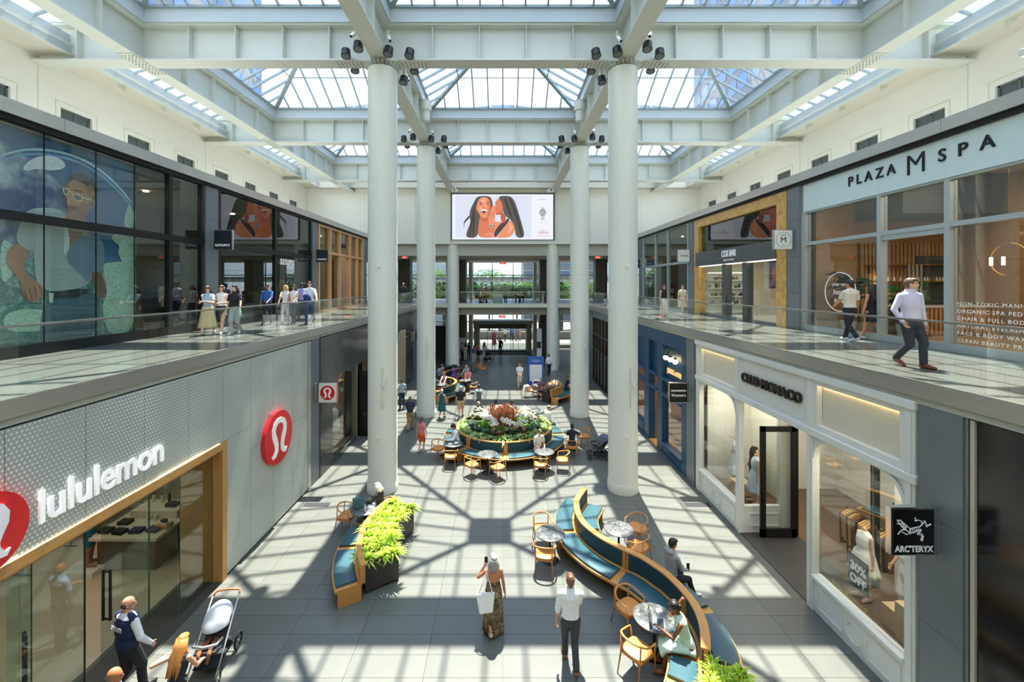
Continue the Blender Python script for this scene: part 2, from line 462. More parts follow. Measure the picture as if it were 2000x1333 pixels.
# back glass wall and the doors lobby
gw = sroot('wall_glass_far')
xs = [-16.8, -12.6, -8.2, -5.9, -3.5, -1.22, 1.22, 3.5, 5.9, 8.2, 12.6, 16.8]
MG_far = glassmat('far_glass', (.80,.83,.82), .04)
for i in range(len(xs)-1):
    for z0, z1 in ((.35, 3.1), (3.1, 5.3), (L2, 8.55), (8.55, 10.0)):
        if abs(xs[i]+xs[i+1]) < 5 and z1 < 3.2: continue
        MB().box(xs[i]+.03, YB, z0+.03, xs[i+1]-.03, YB+.02, z1-.03).ob('pane', MG_far, gw)
m = MB()
for x in xs: m.box(x-.04, YB-.06, 0, x+.04, YB+.06, 10.0)
m.ob('mullions', mk('dark_mullion', rgb(52,56,56), .5), gw)
m = MB()
for z in (3.1, 5.35, 8.55): m.box(-16.8, YB-.05, z-.05, 16.8, YB+.05, z+.05)
m.box(-16.8, YB-.1, 0, -3.5, YB+.1, .4); m.box(3.5, YB-.1, 0, 16.8, YB+.1, .4)
m.box(-16.8, YB-.2, 4.75, 16.8, YB+.2, L2)
m.ob('transoms', M_grey, gw)
lob = thing('door_lobby', 'glazed revolving door lobby under a pale canopy at the far end', 'lobby', (0, 47.2, 0))
MB().box(-3.35, 0, 3.05, 3.35, 2.6, 3.4).ob('canopy', M_steel, lob, bevel=.03)
MB().box(-3.25, .02, 2.55, 3.25, .2, 3.05).ob('header', M_tauban, lob)
for s in (-1, 1):
    MB().box(s*2.65, 0, 0, s*3.2, 2.6, 3.05).ob('side_post', M_grey, lob)
for i in range(6):
    x0 = -2.6 + i*.8667
    MB().box(x0+.03, .05, .05, x0+.83, .08, 2.55).ob('pane', MG_far, lob)
m = MB()
for i in range(7): m.box(-2.62+i*.8667, .02, 0, -2.57+i*.8667, .1, 2.55)
m.box(-2.6, .02, 0, 2.6, .1, .12)
m.ob('door_frame', MATS['dark_mullion'], lob)
# dark mat in front of the doors
tag(MB().box(-3.1, 44.9, 0, 3.1, 47.1, .015).ob('entrance_mat', mk('dark_mat', rgb(58,50,50), .9)), 'dark entrance mat on the floor before the far doors', 'mat')
# small floor grilles
for x, lab in ((-6.25, 'dark steel floor grille by the left shop wall'), (6.55, 'dark steel floor grille by the right shop wall')):
    gr = thing('floor_grille', lab, 'grille', (x, 14.3, 0))
    MB().box(-.42, -.13, 0, .42, .13, .006).ob('plate', mk('grille_dark', rgb(40,42,42), .5), gr)
    m = MB()
    for i in range(12): m.box(-.4+i*.07, -.11, .006, -.37+i*.07, .11, .012)
    m.ob('bars', mk('grille_bar', rgb(74,76,76), .4, metal=.6), gr)
# near-end wall behind the viewer (closes the hall and is what the shop glass mirrors)
nw = sroot('wall_front')
MB().box(-17, YN-.3, 0, 17, YN, 11).ob('wall_panel', M_grey, nw)
MB().box(-17, YN-.3, 11, 17, YN, 17).ob('wall_panel', M_white, nw)
MB().box(-7, YN, L2-.3, 7, -.6, L2).ob('deck_slab', M_grey, nw)
# outer floor-to-ceiling closures behind the shops, so no daylight leaks in from the sides
for s, nm in ((-1, 'left'), (1, 'right')):
    r = sroot('ceiling_lower_shops_' + nm)
    MB().box(s*(XS+.36), YN, 4.9, s*16.8, 37.2, 5.0).ob('ceiling_board', M_white, r)
# ================================================================== roof beams and skylights
ZB, ZT = 15.4, 17.25
BEAM_Y = [-2.0, 6.7, 15.4, 24.1, 32.8]
GIRD_X = [-13.05, -4.35, 4.35, 13.05]
def ibeam(name, label, p0, p1, axis, stiff):
    """I-section with flanges, web, curb and stiffener plates; axis 'x' or 'y'"""
    t = thing(name, label, 'beam', (0,0,0), 0, None, 'structure')
    def bx(u0, u1, v0, v1, z0, z1):
        m = MB()
        if axis == 'y': z0 += .005; z1 -= .005
        if axis == 'x': m.box(u0, p0[1]+v0, z0, u1, p0[1]+v1, z1)
        else: m.box(p0[0]+v0, u0, z0, p0[0]+v1, u1, z1)
        return m
    a, b = (p0[0], p1[0]) if axis == 'x' else (p0[1], p1[1])
    bx(a, b, -.3, .3, ZB, ZB+.06).ob('bottom_flange', M_steel, t)
    bx(a, b, -.02, .02, ZB+.06, 16.66).ob('web', M_steel, t)
    bx(a, b, -.3, .3, 16.66, 16.72).ob('top_flange', M_steel, t)
    bx(a, b, -.36, .36, 16.72, ZT).ob('curb', M_steel2, t)
    proto = None
    for u in stiff:
        if proto is None:
            m = MB()
            if axis == 'x': m.box(-.012, -.26, ZB+.06, .012, .26, 16.66)
            else: m.box(-.26, -.012, ZB+.06, .26, .012, 16.66)
            proto = m.ob('stiffener', M_steel, t); proto.location = (u, p0[1], 0) if axis == 'x' else (p0[0], u, 0)
        else: inst(proto, t, (u, p0[1], 0) if axis == 'x' else (p0[0], u, 0))
    return t
sx = [c*8.7 + o for c in (-1, 0, 1) for o in (-2.51, -.84, .84, 2.51)] + [-15.2, 15.2]
names = ['cross beam above the balcony behind the viewer', 'pale steel roof cross beam right above the nearest shops', 'pale steel roof cross beam resting on the two nearest columns',
         'pale steel roof cross beam resting on the second pair of columns', 'pale steel roof cross beam farthest away before the screen wall']
for y, lab in zip(BEAM_Y, names): ibeam('roof_beam', lab, (-16.78, y), (16.78, y), 'x', sx)
glab = ['long steel roof girder beside the left hall wall', 'long steel roof girder over the left row of columns', 'long steel roof girder over the right row of columns', 'long steel roof girder beside the right hall wall']
for x, lab in zip(GIRD_X, glab):
    st = [b + 8.7/2 + o for b in BEAM_Y[:-1] for o in (-2.51, -.84, .84, 2.51)] + [34.5]
    ibeam('roof_girder', lab, (x, YN), (x, YE), 'y', [v for v in st if v > 0])
# splice plates with bolt rows under the crossings
def splice(x, y, alongy, label):
    t = thing('splice_plate', label, 'plate', (x, y, ZB), 0, 'bolted splice plates under the beam crossings', 'structure')
    w, l = (.5, 1.5)
    m = MB(); m.box(-(w if alongy else l)/2, -(l if alongy else w)/2, -.025, (w if alongy else l)/2, (l if alongy else w)/2, 0); m.ob('plate', M_steel, t)
    m = MB()
    for i in range(10):
        for j in range(4):
            u = (i-4.5)*.14; v = (j-1.5)*.12
            m.cyl((v if alongy else u, u if alongy else v, -.025), (v if alongy else u, u if alongy else v, -.05), .022, n=6)
    m.ob('bolts', M_bolt, t)
for y in BEAM_Y[1:]:
    for x in GIRD_X:
        if abs(x) > 10: splice(x, y, True, 'bolted splice plate under the beam crossing beside the side wall')
        else:
            for o in (-.95, .95): splice(x+o, y, False, 'bolted splice plate under the cross beam beside a column head')

M_bar = mk('skylight_bar', rgb(146,158,160), .42, metal=.2)
M_roofglass = glassmat('roof_glass', (.95,.965,.965), .035)
def skylight(n, x0, x1, y0, y1, label):
    """hipped pyramid of glazing on the curbs, with a square cap"""
    t = sroot('skylight_%d' % n); t['label'] = label
    cx, cy = (x0+x1)/2, (y0+y1)/2; zc = 19.1; c = .62; zb = ZT
    base = [V(x0,y0,zb), V(x1,y0,zb), V(x1,y1,zb), V(x0,y1,zb)]
    cap = [V(cx-c,cy-c,zc), V(cx+c,cy-c,zc), V(cx+c,cy+c,zc), V(cx-c,cy+c,zc)]
    MB().box(cx-c-.05, cy-c-.05, zc-.05, cx+c+.05, cy+c+.05, zc+.1).ob('cap', M_bar, t)
    m = MB()
    for a, b in zip(base, cap): m.bar(a, b, .17, .16)
    for i in range(4): m.bar(base[i], base[(i+1) % 4], .14, .1)
    m.ob('hip_frame', M_bar, t)
    nb = 10
    for k in range(4):
        A, B = base[k], base[(k+1) % 4]; P, Q = cap[k], cap[(k+1) % 4]
        L = (B-A).length; u = (B-A).normalized(); mid = (A+B)/2; top = (P+Q)/2; v = top - mid; slope = v.length
        hl, hc = L/2, c
        lim = lambda s: 1.0 if abs(s) <= hc else (hl-abs(s))/(hl-hc)
        nrm = u.cross(v).normalized()
        us = [(i-nb/2)*L/nb for i in range(nb+1)]
        tp = .5
        for s in us[1:-1]:
            e = lim(s)
            if e < .12: continue
            MB().bar(mid+u*s, mid+u*s+v*e, .065, .11, up=nrm).ob('glazing_bar', M_bar, t)
        sp = hl - tp*(hl-hc)
        MB().bar(mid+v*tp-u*sp, mid+v*tp+u*sp, .05, .07, up=nrm).ob('purlin', M_bar, t)
        def pane(poly):
            q = [mid + u*a + v*b for a, b in poly]; n_ = len(q); off = nrm*.012
            MB().add([p+off for p in q] + [p-off for p in q], [tuple(range(n_)), tuple(range(2*n_-1, n_-1, -1))] + [(i, n_+i, n_+(i+1) % n_, (i+1) % n_) for i in range(n_)]).ob('pane', M_roofglass, t)
        for i in range(nb):
            s0, s1 = us[i], us[i+1]; e0, e1 = lim(s0), lim(s1)
            for lo, hi in ((0, tp), (tp, 1.0)):
                a0, b0, a1, b1 = min(max(lo, 0), e0), min(hi, e0), min(lo, e1), min(hi, e1)
                poly = []
                for p in ((s0, a0), (s1, a1), (s1, b1), (s0, b0)):
                    if not poly or abs(p[0]-poly[-1][0])+abs(p[1]-poly[-1][1]) > 1e-4: poly.append(p)
                if len(poly) > 2 and abs(poly[0][0]-poly[-1][0])+abs(poly[0][1]-poly[-1][1]) < 1e-4: poly.pop()
                if len(poly) < 3 or (e0 <= lo and e1 <= lo): continue
                # where the hip crosses the purlin inside this strip, cut the corner exactly
                if e0 < hi < e1 and e0 > lo: sc_ = s0+(hi-e0)/(e1-e0)*(s1-s0); poly = [(s0,lo),(s1,lo),(s1,hi),(sc_,hi),(s0,e0)]
                elif e1 < hi < e0 and e1 > lo: sc_ = s1+(hi-e1)/(e0-e1)*(s0-s1); poly = [(s0,lo),(s1,lo),(s1,e1),(sc_,hi),(s0,hi)]
                elif e0 <= lo < e1: sc_ = s0+(lo-e0)/(e1-e0)*(s1-s0); poly = [(sc_,lo),(s1,lo),(s1,min(hi,e1))] + ([(s0+(hi-e0)/(e1-e0)*(s1-s0),hi)] if e1 > hi else [])
                elif e1 <= lo < e0: sc_ = s1+(lo-e1)/(e0-e1)*(s0-s1); poly = [(s0,lo),(sc_,lo)] + ([(s1+(hi-e1)/(e0-e1)*(s0-s1),hi)] if e0 > hi else []) + [(s0,min(hi,e0))]
                pane(poly)
k = 1
where = {0: 'nearest row', 1: 'second row, between the column pairs', 2: 'farthest row'}
for j in range(3, -1, -1):
    for i in range(3):
        x0, x1 = GIRD_X[i]+.36, GIRD_X[i+1]-.36; y0, y1 = BEAM_Y[j]+.36, BEAM_Y[j+1]-.36
        skylight(k, x0, x1, y0, y1, 'hipped glass skylight over the %s, %s' % (['left shops', 'middle of the hall', 'right shops'][i], {3: 'farthest from the camera', 2: 'between the column pairs', 1: 'just before the nearest columns', 0: 'above the camera'}[j])); k += 1

# shallow sloped strip between the last cross beam and the screen wall
for i in range(3):
    t = sroot('skylight_end_%d' % (i+1)); x0, x1 = GIRD_X[i]+.36, GIRD_X[i+1]-.36; n_ = 10; w = (x1-x0)/n_
    a = V(0, 33.16, ZT); b = V(0, 36.0, 16.6); d = b-a; nrm = V(0, -d.z, d.y).normalized(); off = nrm*.012
    for j in range(n_):
        q = [a+V(x0+j*w+.03,0,0), a+V(x0+(j+1)*w-.03,0,0), b+V(x0+(j+1)*w-.03,0,0), b+V(x0+j*w+.03,0,0)]
        MB().add([p+off for p in q]+[p-off for p in q], [(0,1,2,3),(7,6,5,4),(0,4,5,1),(1,5,6,2),(2,6,7,3),(3,7,4,0)]).ob('pane', M_roofglass, t)
        if j: MB().bar(a+V(x0+j*w,0,0), b+V(x0+j*w,0,0), .07, .1).ob('glazing_bar', M_bar, t)
    MB().bar((a+d*.55)+V(x0,0,0), (a+d*.55)+V(x1,0,0), .06, .07).ob('purlin', M_bar, t)

# outer lean-to strips along the side walls
for s, nm in ((-1, 'left'), (1, 'right')):
    t = sroot('skylight_strip_' + nm)
    xo, xi = s*15.63, s*13.41
    MB().box(xo-.03, YN, 15.68, xo+.03, YE, 16.02).ob('edge_beam', M_steel2, t)
    MB().box(xo-s*.0, YN, 15.66, xo-s*.14, YE, 15.70).ob('edge_flange', M_steel, t)
    MB().box(xo-s*.1, YN, 16.02, xo-s*.14, YE, 16.06).ob('rail', M_steel, t)
    MB().box(xo+s*.04, YN, 16.0, xo+s*.1, YE, 16.47).ob('curb', M_steel2, t)
    MB().box(xo+s*.0, YN, 16.0, s*17.1, YE, 16.1).ob('roof_board', M_steel, t)
    a = V(xo+s*.06, 0, 16.47); b = V(xi, 0, ZT); d = b-a; nrm = V(-d.z, 0, d.x).normalized()
    for j in range(4):
        n_ = 10; w = (8.7-.72)/n_
        for i in range(n_):
            y0 = BEAM_Y[j]+.36+i*w
            q = [a+V(0,y0+.03,0), a+V(0,y0+w-.03,0), b+V(0,y0+w-.03,0), b+V(0,y0+.03,0)]
            off = nrm*.012
            MB().add([p+off for p in q]+[p-off for p in q], [(0,1,2,3),(7,6,5,4),(0,4,5,1),(1,5,6,2),(2,6,7,3),(3,7,4,0)]).ob('pane', M_roofglass, t)
            if i: MB().bar(a+V(0,y0,0), b+V(0,y0,0), .06, .1).ob('glazing_bar', M_bar, t)
        for o in (2.2, 4.35, 6.5):
            y = BEAM_Y[j]+o
            MB().add([(xo, y-.02, 15.66), (xo, y+.02, 15.66), (xo-s*.0, y+.02, 15.4), (xo, y-.02, 15.4), (xo+s*.35, y-.02, 15.66), (xo+s*.35, y+.02, 15.66)],
                     [(0,1,2,3),(0,3,4),(1,5,2),(3,2,5,4),(0,4,5,1)]).ob('bracket', M_steel, t)
# ================================================================== shop fronts
M_perf = None
def perf_panel():
    m = bpy.data.materials.new('perforated_white_metal'); m.use_nodes = True
    t = m.node_tree; b = t.nodes['Principled BSDF']; N = t.nodes.new; L = t.links.new
    g = N('ShaderNodeNewGeometry'); sp = N('ShaderNodeSeparateXYZ'); L(g.outputs['Position'], sp.inputs[0])
    def mth(op, a, b_=None, c=None):
        n = N('ShaderNodeMath'); n.operation = op
        for i, v in enumerate((a, b_, c)):
            if v is None: continue
            if isinstance(v, (int, float)): n.inputs[i].default_value = v
            else: L(v, n.inputs[i])
        return n.outputs[0]
    P = .068
    v = mth('DIVIDE', sp.outputs[2], P); row = mth('FLOOR', v)
    u = mth('ADD', mth('DIVIDE', sp.outputs[1], P), mth('MULTIPLY', mth('MODULO', row, 2), .5))
    du = mth('SUBTRACT', mth('FRACT', u), .5); dv = mth('SUBTRACT', mth('FRACT', v), .5)
    r2 = mth('SQRT', mth('ADD', mth('MULTIPLY', du, du), mth('MULTIPLY', dv, dv)))
    no = N('ShaderNodeTexNoise'); no.inputs['Scale'].default_value = .9; no.inputs['Detail'].default_value = 1; L(g.outputs['Position'], no.inputs['Vector'])
    rad = mth('MULTIPLY_ADD', no.outputs['Fac'], .42, .02)
    hole = mth('LESS_THAN', r2, rad)
    mx = N('ShaderNodeMix'); mx.data_type = 'RGBA'; L(hole, mx.inputs['Factor'])
    mx.inputs[6].default_value = rgb(170,176,168); mx.inputs[7].default_value = rgb(226,230,224)
    L(mx.outputs[2], b.inputs['Base Color']); b.inputs['Roughness'].default_value = .45
    bp = N('ShaderNodeBump'); bp.inputs['Strength'].default_value = .5; bp.inputs['Distance'].default_value = .01; L(hole, bp.inputs['Height']); L(bp.outputs[0], b.inputs['Normal'])
    return m
M_perf = perf_panel()
def woodmat(name, col, rough=.42, ax=(1,1,1)):
    return mk(name, col, rough, var=.16, vscale=4, stretch=ax, bump=.02, bscale=80)
M_oak = woodmat('oak', rgb(196,146,84), .38, (6,6,.8))
M_oakh = woodmat('oak_horizontal', rgb(196,146,84), .38, (6,.8,6))
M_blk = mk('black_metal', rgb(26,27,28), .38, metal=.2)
M_blkgloss = mk('black_lacquer', rgb(20,20,20), .14, spec=.7)
M_greystone = mk('dark_polished_stone', rgb(74,74,72), .13, spec=.6, var=.12, vscale=1.2)
M_red = mk('sign_red', rgb(205,22,36), .3)
M_redlit = mk('sign_red_face', rgb(206,28,36), .3, emit=rgb(190,20,30), estr=.06)
M_whiteletter = mk('white_letter', rgb(232,232,232), .5, emit=(1,1,1,1), estr=.05)
M_glow = mk('warm_strip_light', (1,.8,.5,1), .5, emit=(1,.74,.42,1), estr=1.1)
M_bulb = mk('warm_bulb', (1,.85,.6,1), .5, emit=(1,.72,.38,1), estr=5)
M_down = mk('downlight', (1,.9,.75,1), .5, emit=(1,.85,.62,1), estr=8)
M_gshop = glassmat('shop_glass', (.93,.955,.94), .06)
M_gdark = glassmat('smoked_shop_glass', (.66,.71,.69), .075)
M_ggreen = glassmat('green_shop_glass', (.80,.88,.845), .06)
M_gedge = mk('glass_edge_green', rgb(70,110,98), .2)
M_chrome = mk('chrome', rgb(205,208,210), .15, metal=1)
M_clubwhite = mk('painted_joinery_white', rgb(222,222,216), .5, var=.02)
M_interior = mk('interior_plaster', rgb(196,188,172), .8)

class Wall:
    """a flat shop front: boxes given by distance along the hall, height and how far they stand proud"""
    def __init__(s, side, X): s.s = -1 if side == 'left' else 1; s.X = X
    def x(s, d): return s.s*(s.X - d)
    def box(s, mb, y0, y1, z0, z1, d0, d1): return mb.box(s.x(d0), y0, z0, s.x(d1), y1, z1)
    def B(s, y0, y1, z0, z1, d0, d1, name, mat, par, bevel=0.0): return s.box(MB(), y0, y1, z0, z1, d0, d1).ob(name, mat, par, bevel=bevel)
    def fr(s, y, z, d=0.0):
        return ((s.x(d), y, z), (0, -s.s, 0), (0, 0, 1))
def room(nm, side, X, y0, y1, z0, z1, deep, floor, wallm, ceil=None, lights=2, power=60, col=(1,.86,.68)):
    s = -1 if side == 'left' else 1
    r = sroot('shop_room_' + nm)
    xa, xb = s*(X+.25), s*(X+deep)
    MB().box(xa, y0, z0-.02, xb, y1, z0+.012).ob('floor', floor, r)
    MB().box(xb, y0, z0, xb+s*.1, y1, z1).ob('back_wall', wallm, r)
    MB().box(xa+s*.1, y0-.06, z0, xb, y0, z1).ob('side_wall', wallm, r); MB().box(xa+s*.1, y1, z0, xb, y1+.06, z1).ob('side_wall', wallm, r)
    MB().box(xa, y0, z1, xb, y1, z1+.1).ob('ceiling', ceil or M_interior, r)
    for i in range(lights):
        y = y0 + (y1-y0)*(i+.5)/lights
        MB().cyl((s*(X+deep*.5), y, z1), (s*(X+deep*.5), y, z1-.05), .09, n=12).ob('downlight', M_down, r)
    arealight('shop_light_'+nm, (s*(X+deep*.5), (y0+y1)/2, z1-.08), deep*.5, power, col, sizey=(y1-y0)*.7)
    return r
M_terrazzo = mk('beige_terrazzo', rgb(206,188,164), .45, var=.22, vscale=26)
M_woodfloor = woodmat('brown_wood_floor', rgb(104,80,60), .45, (1,8,1))

# ------------------------------------------------ grey stone pilasters between the shops
for z0, z1, X, ys, lv in ((0, L2-.36, XS+.06, (6.45, 15.55, 24.3), 'lower'), (L2, 11.16, XU, (6.9, 15.6, 24.35, 33.4), 'upper')):
    for side in ('left', 'right'):
        W = Wall(side, X)
        for k, y in enumerate(ys):
            if y < 7 and side == 'left' and lv == 'lower': continue
            t = sroot('trim_%s_%s_%d' % (lv, side, k+1))
            n = 3 if z1-z0 < 5.4 else 4; h = (z1-z0)/n
            for i in range(n): W.B(y+.04, y+.72, z0+h*i+.004, z0+h*(i+1)-.004, -.2, .06, 'stone_panel', M_pil, t)
            W.B(y, y+.04, z0, z1, -.2, .02, 'edge_strip', M_fascia, t); W.B(y+.72, y+.76, z0, z1, -.2, .02, 'edge_strip', M_fascia, t)

# ------------------------------------------------ lower left: white perforated shop with the oak portal
W = Wall('left', XS)
sf = thing('storefront', 'white perforated metal shop front with an oak framed glass entrance', 'storefront', (0,0,0))
ys = [5.97+1.165*k for k in range(-4, 9)]
for k in range(len(ys)-1):
    y0, y1 = ys[k]+.006, min(ys[k+1]-.006, 15.25)
    if y0 > 15.2: continue
    if y1 <= 10.74: W.B(y0, y1, 3.48, 5.36, -.05, .02, 'wall_panel', M_perf, sf)
    else:
        if y0 < 10.74:
            W.B(y0, y1, 3.48, 5.36, -.05, .02, 'wall_panel', M_perf, sf); W.B(10.76, y1, 0.06, 3.47, -.05, .02, 'wall_panel', M_perf, sf)
        else:
            W.B(y0, y1, 2.81, 5.36, -.05, .02, 'wall_panel', M_perf, sf); W.B(y0, y1, 0.06, 2.80, -.05, .02, 'wall_panel', M_perf, sf)
W.B(1.3, 15.5, 0, 5.4, -.3, -.06, 'backing', M_joint, sf) if False else None
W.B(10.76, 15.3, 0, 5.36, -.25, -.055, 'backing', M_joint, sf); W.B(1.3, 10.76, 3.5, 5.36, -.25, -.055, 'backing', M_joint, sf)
W.B(15.26, 15.5, 0, 5.36, -.1, .03, 'end_trim', M_fascia, sf)
W.B(1.3, 10.74, 3.30, 3.47, -1.0, .06, 'oak_lintel', M_oakh, sf)
W.B(10.56, 10.74, 0, 3.30, -1.0, .06, 'oak_jamb', M_oak, sf)
W.B(1.3, 10.5, 3.472, 3.480, .022, .05, 'light_strip', M_glow, sf)
W.B(1.3, 10.56, 3.18, 3.30, -1.02, -.1, 'oak_soffit', M_oakh, sf)
W.B(1.3, 10.56, -.02, .012, -.9, .03, 'threshold', mk('dark_stone_threshold', rgb(66,64,62), .5, var=.1), sf)
W.B(9.5, 10.56, .03, 3.18, -.20, -.185, 'glass_pane', M_ggreen, sf)
MB().box(-XS-.83, 9.42, .03, -XS-.19, 9.435, 3.18).ob('glass_pane', M_ggreen, sf)
W.B(3.0, 6.5, .03, 3.18, -.20, -.185, 'glass_pane', M_ggreen, sf)
for (x0, y0, x1, y1) in ((-XS-.20, 9.49, -XS-.185, 9.5), (-XS-.83, 9.40, -XS-.82, 9.44), (-XS-.20, 6.5, -XS-.185, 6.51)):
    MB().box(x0, y0, .03, x1, y1, 3.18).ob('glass_edge', M_gedge, sf)
def pull(par, p, axis, side, h0=.75, h1=1.75):
    m = MB(); u = Vector(axis); n = Vector(side)
    p = Vector(p); m.bar(p+n*.07+V(0,0,h0), p+n*.07+V(0,0,h1), .035); m.bar(p-n*.07+V(0,0,h0), p-n*.07+V(0,0,h1), .035)
    for z in (h0+.03, h1-.03): m.bar(p-n*.09+V(0,0,z), p+n*.09+V(0,0,z), .03)
    return m.ob('handle', M_blk, par)
d1 = W.B(8.3, 9.38, .03, 3.18, -.835, -.82, 'door', M_ggreen, sf); pull(d1, (-XS-.827, 8.42, 0), (0,1,0), (1,0,0))
d2 = MB().bar((-XS-.83, 6.72, 1.6), (-XS-.30, 7.45, 1.6), .015, 3.15).ob('door', M_ggreen, sf); pull(d2, (-XS-.72, 6.88, 0), (0,1,0), (.8,-.6,0), .7, 1.75)
MB().bar((-XS-.30, 7.44, .03), (-XS-.30, 7.44, 3.17), .02).ob('glass_edge', M_blk, sf)
room('athletic', 'left', XS+.75, 1.5, 15.3, 0, 3.7, 5.2, M_terrazzo, M_interior, lights=4, power=42, col=(1,.88,.72))
# raised lettering and red discs
tx = thing('shop_lettering', 'raised white letters reading lululemon over the oak portal', 'sign', (-XS, 7.5, 3.8))
text('letters', 'lululemon', .70, ((.02, -1.13, 0), (0,1,0), (0,0,1)), mk('lit_white_letter', rgb(246,246,246), .5, emit=(1,1,1,1), estr=.16), tx, depth=.035, bold=.010, width=2.34, align='LEFT', res=5)
def lulu(parent, c, r, frame, mat, depth=.02):
    """stylised horseshoe-like emblem drawn as a swelling stroke"""
    path = [(-.60,-.60),(-.50,-.70),(-.36,-.66),(-.24,-.50),(-.22,-.32),(-.30,-.08),(-.42,.16),(-.45,.38),(-.34,.58),(-.12,.70),(.12,.70),(.34,.58),(.45,.38),(.42,.16),(.30,-.08),(.22,-.32),(.24,-.50),(.36,-.66),(.50,-.70),(.60,-.60)]
    wd = [.01,.07,.11,.13,.13,.14,.14,.13,.12,.11,.11,.12,.13,.14,.14,.13,.13,.11,.07,.01]
    o, ux, uy = [Vector(q) for q in frame]; un = ux.cross(uy)
    Lf, Rt = [], []
    for i, p in enumerate(path):
        a = Vector(path[max(i-1,0)]); b = Vector(path[min(i+1,len(path)-1)]); d = (b-a).normalized(); n = Vector((-d.y, d.x))
        Lf.append(Vector(p)+n*wd[i]); Rt.append(Vector(p)-n*wd[i])
    vs = []; fs = []; k = len(path)
    for h in (0, depth):
        for q in Lf + Rt: vs.append(o + (ux*q.x + uy*q.y)*r*.92 + un*h)
    for i in range(k-1):
        fs.append((i, i+1, k+i+1, k+i)); fs.append((2*k+i, 3*k+i, 3*k+i+1, 2*k+i+1))
        fs.append((i, 2*k+i, 2*k+i+1, i+1)); fs.append((k+i, k+i+1, 3*k+i+1, 3*k+i))
    return MB().add(vs, fs).ob('emblem', mat, parent)
for y, z, r, lab in ((13.08, 2.72, .80, 'large round red wall sign with white horseshoe emblem beside the entrance'), (5.62, 4.05, .56, 'round red wall sign with white emblem before the lululemon letters, cut by the frame')):
    t = thing('round_sign', lab, 'sign', (-XS+.03, y, z))
    MB().cyl((0,0,0), (.11,0,0), r, n=48).ob('disc', M_redlit, t, smooth=40)
    lulu(t, 0, r, ((.11,0,0), (0,1,0), (0,0,1)), M_whiteletter)

# things inside the athletic shop
dt = thing('display_table', 'cream display table with folded clothes and shoes inside the oak portal', 'table', (-9.75, 11.7, 0))
M_crm = mk('cream_laminate', rgb(214,204,186), .4); M_walnut = woodmat('dark_oak_board', rgb(104,80,58), .45)
MB().box(-.9, -.85, .84, .9, .85, .92).ob('tabletop', M_crm, dt, bevel=.01)
MB().box(-.75, -.7, 0, .75, .7, .84).ob('base', M_walnut, dt)
MB().box(-.6, .1, .92, .7, .75, 1.12).ob('riser', M_crm, dt, bevel=.01)
def folded(name, label, loc, col, cat='clothes', group='folded clothes on the shop table'):
    t = thing(name, label, cat, loc, random.uniform(-.2,.2), group)
    m = MB()
    for i in range(3): m.box(-.15, -.11, .03*i, .15, .11, .03*i+.026)
    m.ob('folded_fabric', mk('cloth_%d_%d_%d' % col, rgb(*col), .9, var=.08, vscale=20), t, bevel=.01); return t
for i, (dx, dy, c, l) in enumerate(((-.65,-.55,(28,28,32),'black folded garment with tag at the near corner of the shop table'), (-.25,-.6,(36,32,40),'charcoal folded garment beside the near corner of the shop table'),
        (.15,-.55,(58,48,84),'purple folded leggings in the middle of the table edge'), (.55,-.5,(64,50,92),'violet folded leggings at the hall side of the table'), (-.5,-.15,(32,32,34),'black folded top behind the front row'))):
    folded('folded_garment', l, (-9.75+dx, 11.7+dy, .92), c)
folded('folded_garment', 'dark plum folded stack on the raised part of the shop table', (-9.4, 12.1, 1.12), (70,54,74))
def shoe(label, loc, rz, col, sole=(230,228,222)):
    t = thing('trainer', label, 'shoe', loc, rz, None)
    m = MB(); m.ell((0,0,.06), (.05,.14,.05), 12, 8); m.ell((0,-.07,.09), (.045,.07,.06), 12, 8); m.ob('upper', mk('cloth_%d_%d_%d' % col, rgb(*col), .8), t, smooth=True)
    MB().box(-.05,-.14,0,.05,.14,.035).ob('sole', mk('cloth_%d_%d_%d' % sole, rgb(*sole), .7), t, bevel=.012); return t
shoe('dark trainer on a wooden block on the shop table', (-9.05, 11.35, 1.03), 1.2, (40,40,46))
tag(MB().box(-.17,-.12,0,.17,.12,.11).ob('shoe_block', M_oak, None, loc=(-9.05,11.35,.92), bevel=.005), 'small oak block under the dark trainer on the shop table', 'block')
shoe('cream trainer standing on the shop table, nearer the riser', (-9.75, 11.75, .92), .2, (214,204,188)); shoe('cream trainer on the shop table beside its mate', (-9.58, 11.78, .92), .2, (214,204,190))
for i, (dx, h, c, l) in enumerate(((-.35,.26,(200,206,200),'white bottle on the raised shop table'), (-.1,.24,(190,200,196),'pale bottle on the raised shop table'), (.1,.27,(30,30,32),'black bottle on the raised shop table'))):
    t = thing('water_bottle', l, 'bottle', (-9.75+dx, 12.3, 1.12)); MB().lathe([(.035,0),(.038,.02),(.038,h*.75),(.02,h*.85)], n=14).ob('body', mk('cloth_%d_%d_%d' % c, rgb(*c), .35), t, smooth=40)
    MB().lathe([(.022,h*.85),(.022,h)], n=12).ob('cap', M_blk, t)
